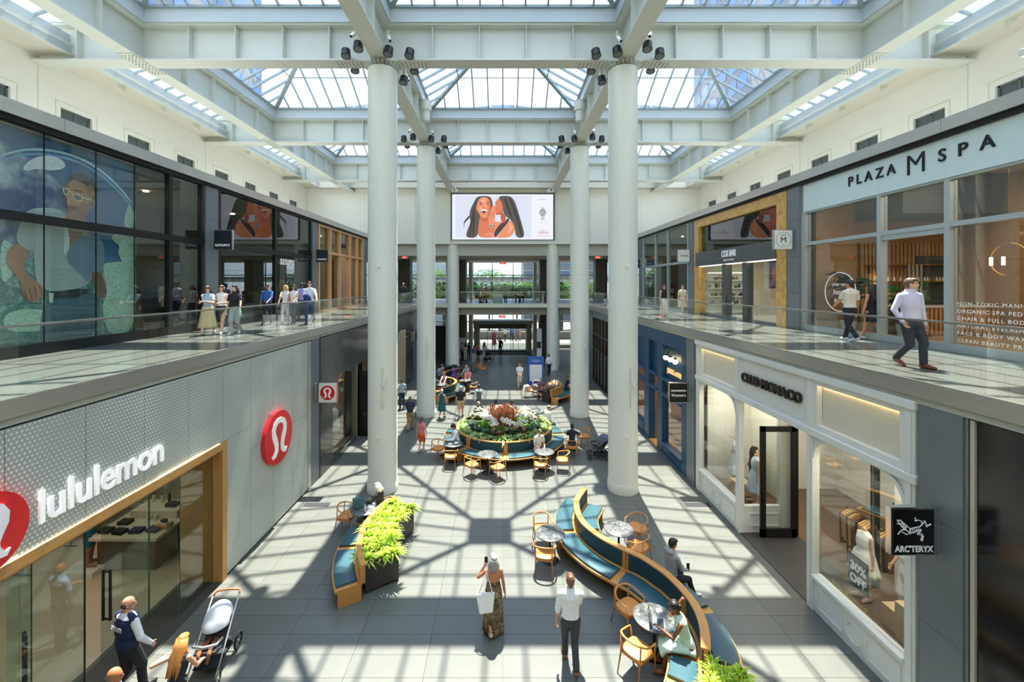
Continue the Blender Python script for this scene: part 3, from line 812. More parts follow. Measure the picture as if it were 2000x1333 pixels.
# clothes rails along the back wall of that shop
def clothes_rail(label, loc, ln, cols, rz=0, group='clothes rails in the shops'):
    t = thing('clothes_rail', label, 'rail', loc, rz)
    m = MB(); m.tube([(0,-ln/2,0),(0,-ln/2,1.5),(0,ln/2,1.5),(0,ln/2,0)], .015, 8); m.bar((-.2,-ln/2,.02),(.2,-ln/2,.02),.03); m.bar((-.2,ln/2,.02),(.2,ln/2,.02),.03); m.ob('rack', M_blk, t)
    n = int(ln/.075)
    for i in range(n):
        c = random.choice(cols); y = -ln/2+.06+i*.075; h = random.uniform(.65,.95)
        m = MB(); m.add([(-.05,y-.012,1.46),(.05,y-.012,1.46),(.22,y-.02,1.36),(.2,y-.02,1.45-h),(-.2,y-.02,1.45-h),(-.22,y-.02,1.36)]+[(-.05,y+.012,1.46),(.05,y+.012,1.46),(.22,y+.02,1.36),(.2,y+.02,1.45-h),(-.2,y+.02,1.45-h),(-.22,y+.02,1.36)],
             [(0,1,2,3,4,5),(11,10,9,8,7,6)]+[(j,6+j,6+(j+1)%6,(j+1)%6) for j in range(6)])
        m.ob('hanging_garment', mk('cloth_%d_%d_%d' % c, rgb(*c), .9, var=.08, vscale=20), t)
    return t
clothes_rail('rail of dark and teal sports clothes at the back of the athletic shop', (-12.2, 13.2, 0), 2.4, [(34,36,40),(48,60,70),(70,90,96)])
clothes_rail('rail of grey sports clothes farther left in the athletic shop', (-12.2, 9.6, 0), 2.4, [(60,60,64),(120,110,110),(40,44,52)])

# ------------------------------------------------ lower left, second shop: polished dark stone
t = thing('storefront', 'polished dark stone shop front with a show window behind the nearest left column', 'storefront', (0,0,0))
W.B(16.31, 24.3, 3.55, 5.36, -.2, .02, 'stone_panel', M_greystone, t)
W.B(16.31, 17.5, 0, 3.55, -.2, .02, 'stone_panel', M_greystone, t)
W.B(17.5, 20.3, 0, .22, -.2, .02, 'stone_panel', M_greystone, t)
W.B(17.52, 20.28, .22, 3.55, -.1, -.085, 'glass_pane', M_gshop, t)
W.B(20.3, 20.5, 0, 3.55, -.2, .02, 'bronze_jamb', M_tauban, t); W.B(20.5, 22.9, 0.02, 3.55, -.6, -.55, 'doorway_dark_sheet', M_blk, t)  # black sheet added behind the opening to stand in for its dark interior
W.B(22.9, 24.3, 0, 3.55, -.2, .02, 'stone_panel', M_greystone, t)
d = MB().box(-XS-.05, 20.70, .02, -XS+.57, 20.76, 3.2).ob('door', M_blkgloss, t)
m = MB(); m.box(-XS+.05, 20.685, .25, -XS+.42, 20.7, 1.0); m.box(-XS+.05, 20.685, 1.2, -XS+.42, 20.7, 3.0); m.ob('door_panel', M_blk, d)
MB().tube([(-XS+.5,20.69,.95),(-XS+.5,20.63,1.0),(-XS+.5,20.63,1.35),(-XS+.5,20.69,1.4)], .014, 8).ob('handle', mk('brass', rgb(190,150,80), .25, metal=1), d)
room('dark_stone', 'left', XS, 16.4, 24.2, 0, 3.7, 5, M_woodfloor, mk('smoky_wall', rgb(120,112,100), .7), lights=2, power=45)
# ------------------------------------------------ lower left, third shop
t = thing('storefront', 'tan ribbed metal shop front far left beyond the nearest column', 'storefront', (0,0,0))
M_tan = mk('tan_metal', rgb(176,164,140), .4, metal=.3)
W.B(25.1, 33.3, 4.2, 5.36, -.2, .02, 'stone_panel', M_greystone, t)
for k in range(9):
    y = 26.9+.42*k
    W.B(y, y+.38, .15, 4.2, -.1, .02 + .03*(k % 2), 'ribbed_panel', M_tan, t)
W.B(25.1, 26.85, .15, 4.2, -.1, -.085, 'glass_pane', M_gshop, t)
W.B(30.7, 33.3, .15, 4.2, -.1, .0, 'dark_panel', M_greystone, t)
room('tan', 'left', XS, 25.1, 30.6, 0, 4.3, 4, M_woodfloor, M_interior, lights=1, power=25)

# ------------------------------------------------ lower right: white panelled joinery shop
W = Wall('right', XS+.06)
cm = thing('storefront', 'white panelled joinery shop front with arched show windows', 'storefront', (0,0,0))
posts = [(7.25,7.45),(9.66,9.84),(12.66,12.84),(15.22,15.46)]
for y0, y1 in posts:
    W.B(y0, y1, 0, 5.3, -.12, .05, 'post', M_clubwhite, cm, bevel=.012)
    W.B(y0+.05, y1-.05, .1, 5.2, .05, .075, 'post_moulding', M_clubwhite, cm)
W.B(7.21, 15.49, 5.26, 5.42, -.15, .10, 'cornice', M_clubwhite, cm, bevel=.02)
W.B(7.21, 15.49, 3.98, 4.14, -.15, .09, 'frieze_rail', M_clubwhite, cm, bevel=.02)
W.B(9.84, 12.66, 4.14, 5.26, -.1, .0, 'name_board', M_clubwhite, cm)
m = MB()
m.ring4(W, 9.95, 12.55, 4.23, 5.17, .03, 0, .015)
m.ob('board_moulding', M_clubwhite, cm)
M_lit = mk('cream_light_panel', rgb(214,208,188), .6)
for y0, y1 in ((7.45, 9.66), (12.84, 15.22)):
    W.B(y0+.12, y1-.12, 4.2, 5.2, -.12, -.1, 'light_panel', M_lit, cm)
    m = MB(); m.ring4(W, y0, y1, 4.145, 5.255, .11, -.1, .02); m.ob('panel_frame', M_clubwhite, cm)
    W.B(y0+.14, y1-.14, 5.13, 5.142, -.09, -.06, 'light_strip', mk('warm_led', (1,.8,.5,1), .5, emit=(1,.76,.42,1), estr=5), cm)
    # plinth with raised mouldings, sill and glass with rounded upper corners
    W.B(y0, y1, 0, .76, -.12, 0, 'plinth', M_clubwhite, cm); W.B(y0, y1, .76, .84, -.15, .09, 'sill', M_clubwhite, cm, bevel=.02)
    mid = (y0+y1)/2
    m = MB()
    for a, b in ((y0+.1, mid-.28), (mid+.28, y1-.1)):
        m.ring4(W, a, b, .14, .62, .03, 0, .022)
    m.ob('plinth_moulding', M_clubwhite, cm)
    m = MB(); x = W.x(.012); m.tube([(x, mid+.2*math.cos(k*math.pi/12), .38+.2*math.sin(k*math.pi/12)) for k in range(24)], .018, 6, closed=True); m.ob('plinth_ring', M_clubwhite, cm)
    n3 = 3; w = (y1-y0)/n3
    for i in range(n3): W.B(y0+w*i+.004, y0+w*(i+1)-.004, .84, 3.98, -.06, -.045, 'glass_pane', M_gshop, cm)
    for yc, sg in ((y0, 1), (y1, -1)):
        m = MB(); rr = .5
        arc = [(yc+sg*rr*(1-math.cos(k*math.pi/16)), 3.98-rr*(1-math.sin(k*math.pi/16))) for k in range(9)]
        poly = [(yc, 3.98)] + arc
        fs = [(0, k+1, k+2) for k in range(8)]
        vs = [(W.x(.0), a, b) for a, b in poly] + [(W.x(-.1), a, b) for a, b in poly]; n_ = len(poly)
        m.add(vs, fs + [(n_+a, n_+c, n_+b) for a, b, c in fs] + [(k, k+1, n_+k+1, n_+k) for k in range(1, n_-1)])
        m.tube([(W.x(.03), a, b) for a, b in arc], .03, 8)
        m.ob('arch_bracket', M_clubwhite, cm, smooth=40)
# recessed entrance with a side show window and an open black glazed door
MB().box(W.x(-.125), 12.68, 0, W.x(-1.2), 12.8, .8).ob('return_plinth', M_clubwhite, cm)
m = MB()
for a, b, c, d in ((.25,1.15,.2,.24),(.25,1.15,.56,.6),(.25,.29,.24,.56),(1.11,1.15,.24,.56)): m.box(W.x(-a), 12.65, c, W.x(-b), 12.68, d)
m.ob('return_moulding', M_clubwhite, cm)
MB().box(W.x(-.06), 12.72, .84, W.x(-1.2), 12.735, 3.98).ob('glass_pane', M_gshop, cm)
MB().box(W.x(-1.2), 12.62, 0, W.x(-1.55), 12.84, 3.98).ob('return_post', M_clubwhite, cm)
m = MB(); m.box(W.x(-1.5), 12.5, 0, W.x(-1.62), 12.62, 3.98); m.box(W.x(-1.5), 9.8, 0, W.x(-1.62), 9.92, 3.98); m.box(W.x(-1.5), 9.8, 3.3, W.x(-1.62), 12.6, 3.45); m.ob('door_frame', M_blk, cm)
dl = MB(); xa, xb = W.x(-.42), W.x(-1.48)
for a, b, c, d in ((xa, xa+.16, .05, 3.28), (xb-.16, xb, .05, 3.28)): dl.box(a, 12.36, c, b, 12.42, d)
dl.box(xa, 12.36, .05, xb, 12.42, .3); dl.box(xa, 12.36, 3.12, xb, 12.42, 3.28)
dl = dl.ob('door', M_blk, cm, bevel=.006)
MB().box(xa+.16, 12.38, .3, xb-.16, 12.395, 3.12).ob('pane', M_gshop, dl)
MB().tube([(xa+.08, 12.34, 1.0), (xa+.08, 12.29, 1.03), (xa+.08, 12.29, 1.4), (xa+.08, 12.34, 1.43)], .014, 8).ob('handle', M_blk, dl)
W.B(9.84, 12.66, -.02, .02, -1.6, .0, 'threshold', MATS['dark_stone_threshold'], cm)
room('joinery', 'right', XS+.06, 7.3, 15.4, .0, 4.3, 5, M_woodfloor, M_clubwhite, ceil=M_clubwhite, lights=3, power=85, col=(1,.9,.76))
# raised show-window floors and the partitions that back them
for y0, y1 in ((7.46, 9.66), (12.9, 15.2)):
    p = sroot('floor_show_window_' + ('near' if y0 < 9 else 'far'))
    MB().box(W.x(-.13), y0, .1, W.x(-1.75), y1, .5).ob('stage', M_woodfloor, p)
    MB().box(W.x(-1.75), y0 if y0 < 9 else y0+.4, .1, W.x(-1.83), y1-.08, 3.9).ob('partition', M_clubwhite, p)
    arealight('show_window_light', (W.x(-.8), (y0+y1)/2, 3.9), .4, 28, (1,.88,.7), sizey=1.8)
tx = thing('shop_lettering', 'dark raised letters reading CLUB MONACO on the white name board', 'sign', (W.x(0), 11.25, 4.6))
text('letters', 'CLUB MONACO', .34, ((-.03,0,0), (0,-1,0), (0,0,1)), mk('dark_bronze_letter', rgb(48,40,32), .35, metal=.4), tx, depth=.05, bold=.014, sx=.98, spacing=1.03, res=4)
sg = thing('sale_sign', 'black 30% OFF sign hung inside the near right show window', 'sign', (W.x(-.09), 8.57, 1.25))
MB().box(-.006, -.24, 0, .006, .24, .64).ob('board', M_blk, sg)
text('letters', '30%', .23, ((-.007, 0, .34), (0,-1,0), (0,0,1)), M_whiteletter, sg, depth=.004, bold=.008); text('letters', 'OFF', .23, ((-.007, 0, .1), (0,-1,0), (0,0,1)), M_whiteletter, sg, depth=.004, bold=.008)
tx = thing('window_lettering', 'small yellow CLUB MONACO letters low on the near right show window', 'sign', (W.x(-.045), 8.75, .98))
text('letters', 'CLUB MONACO', .09, ((-.0,0,0), (0,-1,0), (0,0,1)), mk('yellow_vinyl', rgb(206,190,70), .5), tx, depth=.003, spacing=1.5)

# ------------------------------------------------ near right: black panel wall
W = Wall('right', XS+.05)
t = thing('storefront', 'plain black glossy panel wall at the right edge, lower level', 'storefront', (0,0,0))
for k in range(4): W.B(-1+1.84*k, -1+1.84*(k+1)-.01, 0, 5.36, -.25, -.02, 'black_panel', M_blkgloss, t)
W.B(6.36, 6.42, 0, 5.36, -.2, .01, 'edge_strip', mk('cream_edge', rgb(190,182,160), .4), t)

# ------------------------------------------------ lower right, blue joinery shop
M_blue = mk('blue_paint', rgb(30,72,104), .4, var=.05, vscale=1.5)
W = Wall('right', XS+.06)
t = thing('storefront', 'dark blue joinery shop front with globe lamps and gold letters', 'storefront', (0,0,0))
W.B(16.31, 24.3, 4.78, 5.4, -.2, .05, 'fascia_board', M_blue, t)
for y0, y1 in ((16.31,16.72),(18.75,19.35),(20.45,21.1),(22.9,23.4),(23.7,24.3)): W.B(y0, y1, 0, 4.78, -.25, .06, 'post', M_blue, t, bevel=.015)
for y0, y1, door in ((16.72,18.75,0),(19.35,20.45,1),(21.1,22.9,0)):
    W.B(y0, y1, 3.35, 4.78, -.25, -.12, 'name_board', M_blue, t)
    m = MB()
    m.ring4(W, y0+.05, y1-.05, 3.42, 4.7, .04, -.12, -.09)
    m.ob('board_moulding', M_blue, t)
    W.B(y0, y1, 3.24, 3.36, -.2, .10, 'ledge', M_blue, t, bevel=.015); W.B(y0, y1, 2.58, 2.70, -.2, .10, 'ledge', M_blue, t, bevel=.015)
    n = 3 if not door else 2; w = (y1-y0)/n
    for i in range(n): W.B(y0+w*i+.02, y0+w*(i+1)-.02, 2.72, 3.22, -.1, -.085, 'glass_pane', M_gshop, t)
    if not door:
        W.B(y0, y1, 0, .42, -.2, .05, 'plinth', M_blue, t); W.B(y0, y1, .42, .5, -.2, .09, 'sill', M_blue, t)
        m = MB()
        m.ring4(W, y0+.1, y1-.1, .08, .35, .03, .05, .07)
        m.ob('plinth_moulding', M_blue, t)
        W.B(y0+.03, y1-.03, .5, 2.58, -.1, -.085, 'glass_pane', M_gshop, t)
    else: W.B(y0, y1, -.02, .02, -.9, .05, 'threshold', M_oak, t)
room('blue', 'right', XS+.06, 16.4, 24.2, 0, 3.5, 5, M_woodfloor, mk('brick_red_wall', rgb(150,96,70), .7, var=.2, vscale=3), lights=3, power=95, col=(1,.8,.58))
tx = thing('shop_lettering', 'gold letters under the globe lamps on the blue name board', 'sign', (W.x(-.12), 17.75, 3.62))
text('letters', 'JAMEZ et VAS', .27, ((-.02,0,0), (0,-1,0), (0,0,1)), mk('gold_letter', rgb(230,180,90), .3, metal=.6, emit=(1,.7,.3,1), estr=.35), tx, depth=.04, bold=.01, sx=.9)
for i, y in enumerate((18.25, 17.75, 17.25)):
    t = thing('globe_lamp', 'small warm globe wall lamp %s on the blue shop front' % ('farthest from the viewer', 'in the middle of the three', 'closest to the black sign')[i], 'lamp', (W.x(.08), y, 4.28), 0, 'globe lamps over the gold letters')
    MB().ell((0,0,0), .105, 14, 10).ob('globe', M_bulb, t, smooth=True); MB().lathe([(.06,.06),(.05,.13),(.02,.16)], n=12).ob('cap', M_blk, t)
    MB().tube([(0,0,.16),(0,0,.28),(.1,0,.34),(.2,0,.3)], .014, 6).ob('arm', MATS['brass'], t)
# ------------------------------------------------ lower right, black steel framed shop at the far side
t = thing('storefront', 'black steel grid shop front between the two right columns', 'storefront', (0,0,0))
W.B(25.1, 33.3, 4.9, 5.4, -.2, .03, 'fascia_board', M_pil, t)
for k in range(9): W.B(25.1+k*1.0, 25.22+k*1.0, 0, 4.9, -.12, .05, 'post', M_blk, t)
for z in (.0, 2.45, 3.6): W.B(25.1, 33.2, z, z+.14, -.12, .05, 'rail', M_blk, t)
for k in range(8):
    y = 25.23+k
    for z0, z1 in ((.15,2.44),(2.6,3.59),(3.75,4.89)): W.B(y, y+.86, z0, z1, -.06, -.045, 'pane', M_gshop, t)
    if k > 2: W.B(y, y+.86, .15, 2.44, -.12, -.08, 'blind', mk('cream_blind', rgb(206,198,172), .7), t)
    m = MB(); W.box(m, y+.28, y+.31, 2.6, 3.6, -.05, -.02); W.box(m, y+.57, y+.6, 2.6, 3.6, -.05, -.02); W.box(m, y, y+.86, 3.08, 3.11, -.05, -.02); m.ob('glazing_bars', M_blk, t)
room('black_grid', 'right', XS+.06, 25.2, 33.2, 0, 4.95, 4, M_woodfloor, mk('ochre_wall', rgb(170,130,84), .7), lights=2, power=50)

# ================================================================== upper level, left
W = Wall('left', XU)
def upper_frame(t, y0, y1, mull, zt, mat, th=.14, base=.26, top=11.16, thin=()):
    W_ = W
    W_.B(y0, y1, L2, L2+base, -.1, .04, 'base_rail', mat, t); W_.B(y0, y1, zt, zt+.2, -.1, .06, 'transom', mat, t); W_.B(y0, y1, top-.12, top, -.1, .04, 'head_rail', mat, t)
    for y in mull: W_.B(y-th/2, y+th/2, L2+base, top-.12, -.12, .05, 'mullion', mat, t)
    for y in thin: W_.B(y-.006, y+.006, L2+base, top-.12, -.045, -.015, 'glass_joint', M_blk, t)
t = thing('storefront', 'dark framed upper shop front with the giant photo mural behind its glass', 'storefront', (0,0,0))
upper_frame(t, -2, 15.58, (14.0, 15.51), 8.86, M_blk, thin=(8.9, 10.2, 11.5, 12.7))
for y0, y1 in ((-2,8.9),(8.9,10.2),(10.2,11.5),(11.5,12.7),(12.7,13.93),(14.07,15.44)):
    for z0, z1 in ((L2+.26, 8.86), (9.06, 11.04)): W.B(y0+.012, y1-.012, z0, z1, -.04, -.025, 'glass_pane', M_gshop if y1 < 12.8 else M_gdark, t)
room('suits', 'left', XU, -2, 24.3, L2, 11.05, 5.6, MATS['smoky_wall'], mk('grey_olive_wall', rgb(126,124,110), .7), lights=5, power=75)
t = thing('storefront', 'dark framed upper shop front with tailor mannequins behind the glass', 'storefront', (0,0,0))
upper_frame(t, 16.36, 24.35, (16.42, 20.5, 24.28), 8.86, M_blk)
for y0, y1 in ((16.5,20.43),(20.57,24.2)):
    for z0, z1 in ((L2+.26, 8.86), (9.06, 11.04)): W.B(y0, y1, z0, z1, -.04, -.025, 'glass_pane', M_gdark, t)
tx = thing('window_lettering', 'white SUITSUPPLY letters on the upper left shop window', 'sign', (W.x(.0), 21.65, 8.42))
text('letters', 'SUITSUPPLY', .40, ((.0,0,0), (0,1,0), (0,0,1)), M_whiteletter, tx, depth=.02, bold=.008, sx=.66)
t = thing('storefront', 'pale wood framed upper shop front past the tailor mannequins', 'storefront', (0,0,0))
M_pine = woodmat('pale_pine', rgb(216,168,120), .45, (5,5,.7))
posts = [25.32, 27.0, 28.6, 30.5, 32.0, 33.3]
for y in posts: W.B(y-.09, y+.09, L2, 11.1, -.3, .06, 'post', M_pine, t)
for z in (L2, 9.35, 10.95): W.B(25.3, 33.35, z, z+.16, -.3, .05, 'rail', M_pine, t)
for i in range(5):
    for z0, z1 in ((L2+.16, 9.35), (9.51, 10.95)):
        if i == 2 and z0 < 9: continue
        W.B(posts[i]+.09, posts[i+1]-.09, z0, z1, -.14, -.125, 'glass_pane', M_gdark, t)
MB().box(-XU-1.0, 28.7, L2, -XU-.06, 28.8, 9.3).ob('door_reveal', M_pine, t); W.B(28.7, 30.4, L2, 9.3, -1.05, -1.0, 'door', woodmat('warm_wood_door', rgb(176,120,72), .5, (5,5,.7)), t)
room('wood_frame', 'left', XU, 25.2, 33.4, L2, 11.05, 5, M_woodfloor, M_interior, lights=2, power=50)
tx = thing('window_lettering', 'small black letters above the wooden door reveal, upper left', 'sign', (W.x(-.1), 29.55, 10.0))
text('letters', 'anon', .42, ((.0,0,0), (0,1,0), (0,0,1)), M_blk, tx, depth=.03, bold=.02)

# giant mural: a printed sheet standing right behind the glass
M_mur = None
def mural_mat():
    m = bpy.data.materials.new('mural_print_sea'); m.use_nodes = True
    t = m.node_tree; b = t.nodes['Principled BSDF']; N = t.nodes.new; L = t.links.new
    g = N('ShaderNodeNewGeometry'); sp = N('ShaderNodeSeparateXYZ'); L(g.outputs['Position'], sp.inputs[0])
    n1 = N('ShaderNodeTexNoise'); n1.inputs['Scale'].default_value = 1.1; n1.inputs['Detail'].default_value = 9; n1.inputs['Roughness'].default_value = .65; L(g.outputs['Position'], n1.inputs['Vector'])
    n2 = N('ShaderNodeTexNoise'); n2.inputs['Scale'].default_value = 7; n2.inputs['Detail'].default_value = 12; n2.inputs['Roughness'].default_value = .8; L(g.outputs['Position'], n2.inputs['Vector'])
    def mth(op, a, b_):
        n = N('ShaderNodeMath'); n.operation = op
        for i, v in enumerate((a, b_)):
            if isinstance(v, (int, float)): n.inputs[i].default_value = v
            else: L(v, n.inputs[i])
        return n.outputs[0]
    # planet: a disc of blue with white swirls
    rp = N('ShaderNodeValToRGB'); e = rp.color_ramp.elements; e[0].position = .42; e[0].color = rgb(30,78,124); e[1].position = .72; e[1].color = rgb(206,224,226)
    L(n1.outputs['Fac'], rp.inputs['Fac'])
    # sea foam below
    rs = N('ShaderNodeValToRGB'); e = rs.color_ramp.elements; e[0].position = .36; e[0].color = rgb(34,84,88); e[1].position = .68; e[1].color = rgb(196,222,208)
    k = e.new(.52); k.color = rgb(84,140,128); L(n2.outputs['Fac'], rs.inputs['Fac'])
    h = mth('ADD', sp.outputs[2], mth('MULTIPLY', n1.outputs['Fac'], 2.2))
    mr = N('ShaderNodeMapRange'); mr.inputs[1].default_value = 8.7; mr.inputs[2].default_value = 9.5; L(h, mr.inputs[0])
    mx = N('ShaderNodeMix'); mx.data_type = 'RGBA'; L(mr.outputs[0], mx.inputs['Factor']); L(rs.outputs[0], mx.inputs[6]); L(rp.outputs[0], mx.inputs[7])
    # darker space outside the planet's limb
    dy = mth('SUBTRACT', sp.outputs[1], 8.4); dz = mth('SUBTRACT', sp.outputs[2], 7.1)
    rr = mth('SQRT', mth('ADD', mth('MULTIPLY', dy, dy), mth('MULTIPLY', dz, dz)), 0)
    m2 = N('ShaderNodeMapRange'); m2.inputs[1].default_value = 3.62; m2.inputs[2].default_value = 3.72; L(rr, m2.inputs[0])
    f2 = mth('MULTIPLY', m2.outputs[0], mr.outputs[0])
    mx2 = N('ShaderNodeMix'); mx2.data_type = 'RGBA'; L(f2, mx2.inputs['Factor']); L(mx.outputs[2], mx2.inputs[6]); mx2.inputs[7].default_value = rgb(44,96,136)
    L(mx2.outputs[2], b.inputs['Base Color']); b.inputs['Roughness'].default_value = .6
    return m
mu = thing('photo_mural', 'giant printed mural of a man in a knit shirt before sea and planet', 'mural', (0,0,0))
XM = 11.18
MB().box(-XM-.03, -1.5, L2+.26, -XM, 12.95, 11.0).ob('print', mural_mat(), mu)
def mp(x, y):
    px, py = x*.3526, 250+y*.3526
    d = XM*F/(982-px); return (d, HC-(py-557)*d/F)
LAY = [0]
def chaikin(p, n=2):
    for _ in range(n):
        q = []
        for i in range(len(p)):
            a, b = p[i], p[(i+1) % len(p)]; q += [(a[0]*.75+b[0]*.25, a[1]*.75+b[1]*.25), (a[0]*.25+b[0]*.75, a[1]*.25+b[1]*.75)]
        p = q
    return p
def flat(name, pts, col, var=.1, vs=8, emit=0, bump=None):
    LAY[0] += 1; d = .0015*LAY[0]
    q = [mp(*p) for p in (chaikin(pts) if len(pts) > 4 else pts)]
    key = 'print_%d_%d_%d' % col
    m = mk(key, rgb(*[min(255, int(c*1.12)) for c in col]), .6, var=var, vscale=vs)
    return MB().prism(q, ((-XM+d,0,0),(0,1,0),(0,0,1),(1,0,0)), .0012).ob(name, m, mu)
SK = (150,112,88); SKd = (112,80,62)
for pts in ([(712,420),(722,428),(735,470),(752,440),(755,555),(684,550),(690,500),(700,460)], [(612,605),(640,585),(690,578),(755,590),(755,760),(700,770),(650,700),(664,650),(640,640)], [(560,760),(600,745),(690,740),(755,700),(755,1130),(600,1160),(560,1000),(600,900)], [(0,610),(70,640),(110,720),(60,840),(0,860)], [(10,1040),(120,1000),(240,1010),(400,1000),(420,1100),(200,1130),(30,1130)]): flat('printed_foam', pts, (150,186,166), .65, 16)
for o, c in ((0,(150,196,210)), (26,(96,150,184))):
    up_ = [(0,150+o),(130,112+o),(280,116+o),(420,150+o),(540,215+o),(650,310+o),(730,410+o)]
    flat('printed_limb', up_ + [(x-3, y+11) for x, y in reversed(up_)], c, .3, 3)
flat('printed_cloud', [(115,225),(170,170),(250,150),(330,165),(372,215),(300,240),(200,225),(150,240)], (196,214,216), .35, 4)
flat('printed_trousers', [(250,930),(480,905),(560,930),(520,1190),(230,1235),(215,1100)], (60,92,104), .35, 3)
flat('printed_arm', [(496,770),(560,800),(580,880),(590,940),(545,945),(515,860)], SKd)
flat('printed_shirt', [(150,455),(215,440),(345,450),(400,560),(470,585),(560,610),(578,690),(570,800),(500,790),(495,880),(255,915),(190,850),(185,660),(170,690),(75,630),(110,520)], (168,184,180), .18, 30)
flat('printed_shirt_shade', [(400,630),(470,585),(560,610),(578,690),(570,800),(500,790),(490,870),(430,800),(350,725)], (96,128,146), .15, 30)
flat('printed_chest', [(345,450),(470,470),(465,590),(420,620),(385,665),(372,640)], SK)
SHIRT = chaikin([(150,455),(215,440),(345,450),(400,560),(470,585),(560,610),(578,690),(570,800),(500,790),(495,880),(255,915),(190,850),(185,660),(170,690),(75,630),(110,520)])
LAY[0] += 1; kn = MB()
for yy in range(470, 905, 9):
    xs_ = sorted(a[0]+(yy-a[1])/(b[1]-a[1])*(b[0]-a[0]) for a, b in zip(SHIRT, SHIRT[1:]+SHIRT[:1]) if (a[1] <= yy) != (b[1] <= yy))
    for x0_, x1_ in zip(xs_[::2], xs_[1::2]):
        if x1_-x0_ < 8: continue
        sl = .12; kn.prism([mp(x0_+3, yy), mp(x1_-3, yy+sl*0), mp(x1_-3, yy+3), mp(x0_+3, yy+3)], ((-XM+.0015*LAY[0],0,0),(0,1,0),(0,0,1),(1,0,0)), .0008)
kn.ob('printed_knit', mk('print_knit_line', rgb(128,150,156), .7), mu)
flat('printed_collar', [(335,460),(372,545),(385,665),(345,720),(355,560)], (186,198,194))
flat('printed_arm', [(75,630),(170,690),(120,760),(150,820),(240,880),(250,940),(200,940),(220,970),(150,965),(110,900),(112,850),(30,760),(30,700)], SK, .15, 3)
for p_ in ([(150,890),(162,888),(178,960),(168,962)], [(180,885),(190,882),(206,950),(198,955)], [(120,900),(130,896),(150,955),(142,960)], [(205,875),(214,872),(232,925),(224,930)]): flat('printed_finger_shade', p_, SKd)
flat('printed_belt', [(250,915),(490,885),(490,915),(400,945),(250,945)], (34,40,44))
flat('printed_buckle', [(262,918),(290,915),(286,968),(268,970)], (176,190,184))
flat('printed_face', [(366,300),(430,280),(510,310),(530,380),(515,440),(480,450),(470,500),(400,480),(360,440),(372,410),(355,385),(360,345)], SK, .12, 3)
flat('printed_hair', [(372,300),(365,275),(410,248),(460,252),(515,285),(536,340),(525,395),(505,410),(500,340),(440,300),(395,285)], (44,36,34))
flat('printed_ear', [(492,395),(520,400),(510,440),(488,440)], SKd)
flat('printed_brow', [(352,318),(372,322),(372,328),(352,324)], (60,44,38)); flat('printed_brow', [(398,338),(446,352),(444,360),(398,346)], (60,44,38))
for gl in ([(334,326),(374,340),(376,352),(366,378),(346,370),(338,348)], [(390,356),(452,376),(448,404),(420,412),(396,396)]): flat('printed_glasses', gl, (190,172,128))
for gl in ([(342,336),(368,345),(368,354),(361,370),(349,364)], [(397,365),(444,381),(441,399),(420,404),(401,392)]): flat('printed_lens', gl, (64,84,98))
flat('printed_glasses', [(374,346),(392,356),(392,364),(374,354)], (190,172,128)); flat('printed_glasses', [(448,382),(500,398),(500,405),(448,392)], (190,172,128))
flat('printed_nose', [(380,362),(388,366),(376,420),(352,412),(366,398)], (164,124,98)); flat('printed_shade', [(430,420),(500,420),(480,450),(470,490),(410,480)], (118,86,68)); flat('printed_shade', [(480,310),(510,330),(515,380),(495,395),(470,350)], (124,92,72))
flat('printed_moustache', [(365,432),(400,428),(428,445),(400,452),(368,448)], (84,58,48)); flat('printed_mouth', [(366,453),(400,456),(398,466),(372,464)], (134,84,74))
# ================================================================== upper level, right
W = Wall('right', XU+.1)
t = thing('storefront', 'pale aluminium framed spa front with a frosted name band', 'storefront', (0,0,0))
M_alu = mk('pale_aluminium', rgb(176,186,186), .35, metal=.3)
W.B(-2, 15.6, L2, L2+.2, -.12, .05, 'base_rail', M_alu, t)
for z in (8.84, 10.0, 11.02): W.B(-2, 15.6, z, z+.12, -.12, .05, 'rail', M_alu, t)
for y in (15.54, 12.46, 10.55, 6.8): W.B(y-.07, y+.07, L2, 11.1, -.14, .06, 'mullion', M_alu, t)
M_frost = mk('frosted_name_band', rgb(206,222,222), .3)
for y0, y1 in ((12.53,15.47),(10.62,12.39),(6.87,10.48),(-2,6.73)):
    W.B(y0-.07+.002, y1+.07-.002, 10.06, 11.06, .065, .085, 'name_band', M_frost, t)
    W.B(y0, y1, 8.96, 10.0, -.06, -.045, 'glass_pane', M_gshop, t)
    if y0 != 10.62: W.B(y0, y1, L2+.2, 8.84, -.06, -.045, 'glass_pane', M_gshop, t)
for y0, y1 in ((10.64,11.49),(11.52,12.37)):
    d = W.B(y0, y1, L2+.05, 8.7, -.08, -.065, 'door', M_gshop, t)
    y = y1-.1 if y0 < 11 else y0+.1
    for dd in (-.02, -.13): MB().bar((W.x(dd), y, L2+.95), (W.x(dd), y, L2+2.2), .035).ob('handle', M_chrome, d)
W.B(10.62, 12.39, 8.7, 8.84, -.1, .02, 'door_header', M_alu, t)
M_spawood = woodmat('spa_oak_wall', rgb(168,130,88), .5, (6,3,.6))
room('spa', 'right', XU+.1, -2, 15.5, L2, 11.0, 5.2, woodmat('spa_floor', rgb(168,132,92), .4), M_spawood, ceil=mk('spa_ceiling', rgb(186,172,150), .8), lights=4, power=190, col=(1,.87,.70))
for body, y, z, size, wd, bold in (('P L A Z A', 12.70, 10.53, .42, 1.62, .004), ('M', 11.30, 10.36, .80, .46, -.012), ('S  P  A', 10.10, 10.50, .44, 1.24, .004)):
    tx = thing('shop_lettering', 'dark raised letters reading %s on the frosted spa band' % body.replace(' ', ''), 'sign', (W.x(.085), y, z))
    text('letters', body, size, ((.0,0,0), (0,-1,0), (0,0,1)), M_blk, tx, depth=.03, bold=bold, width=wd, res=4)
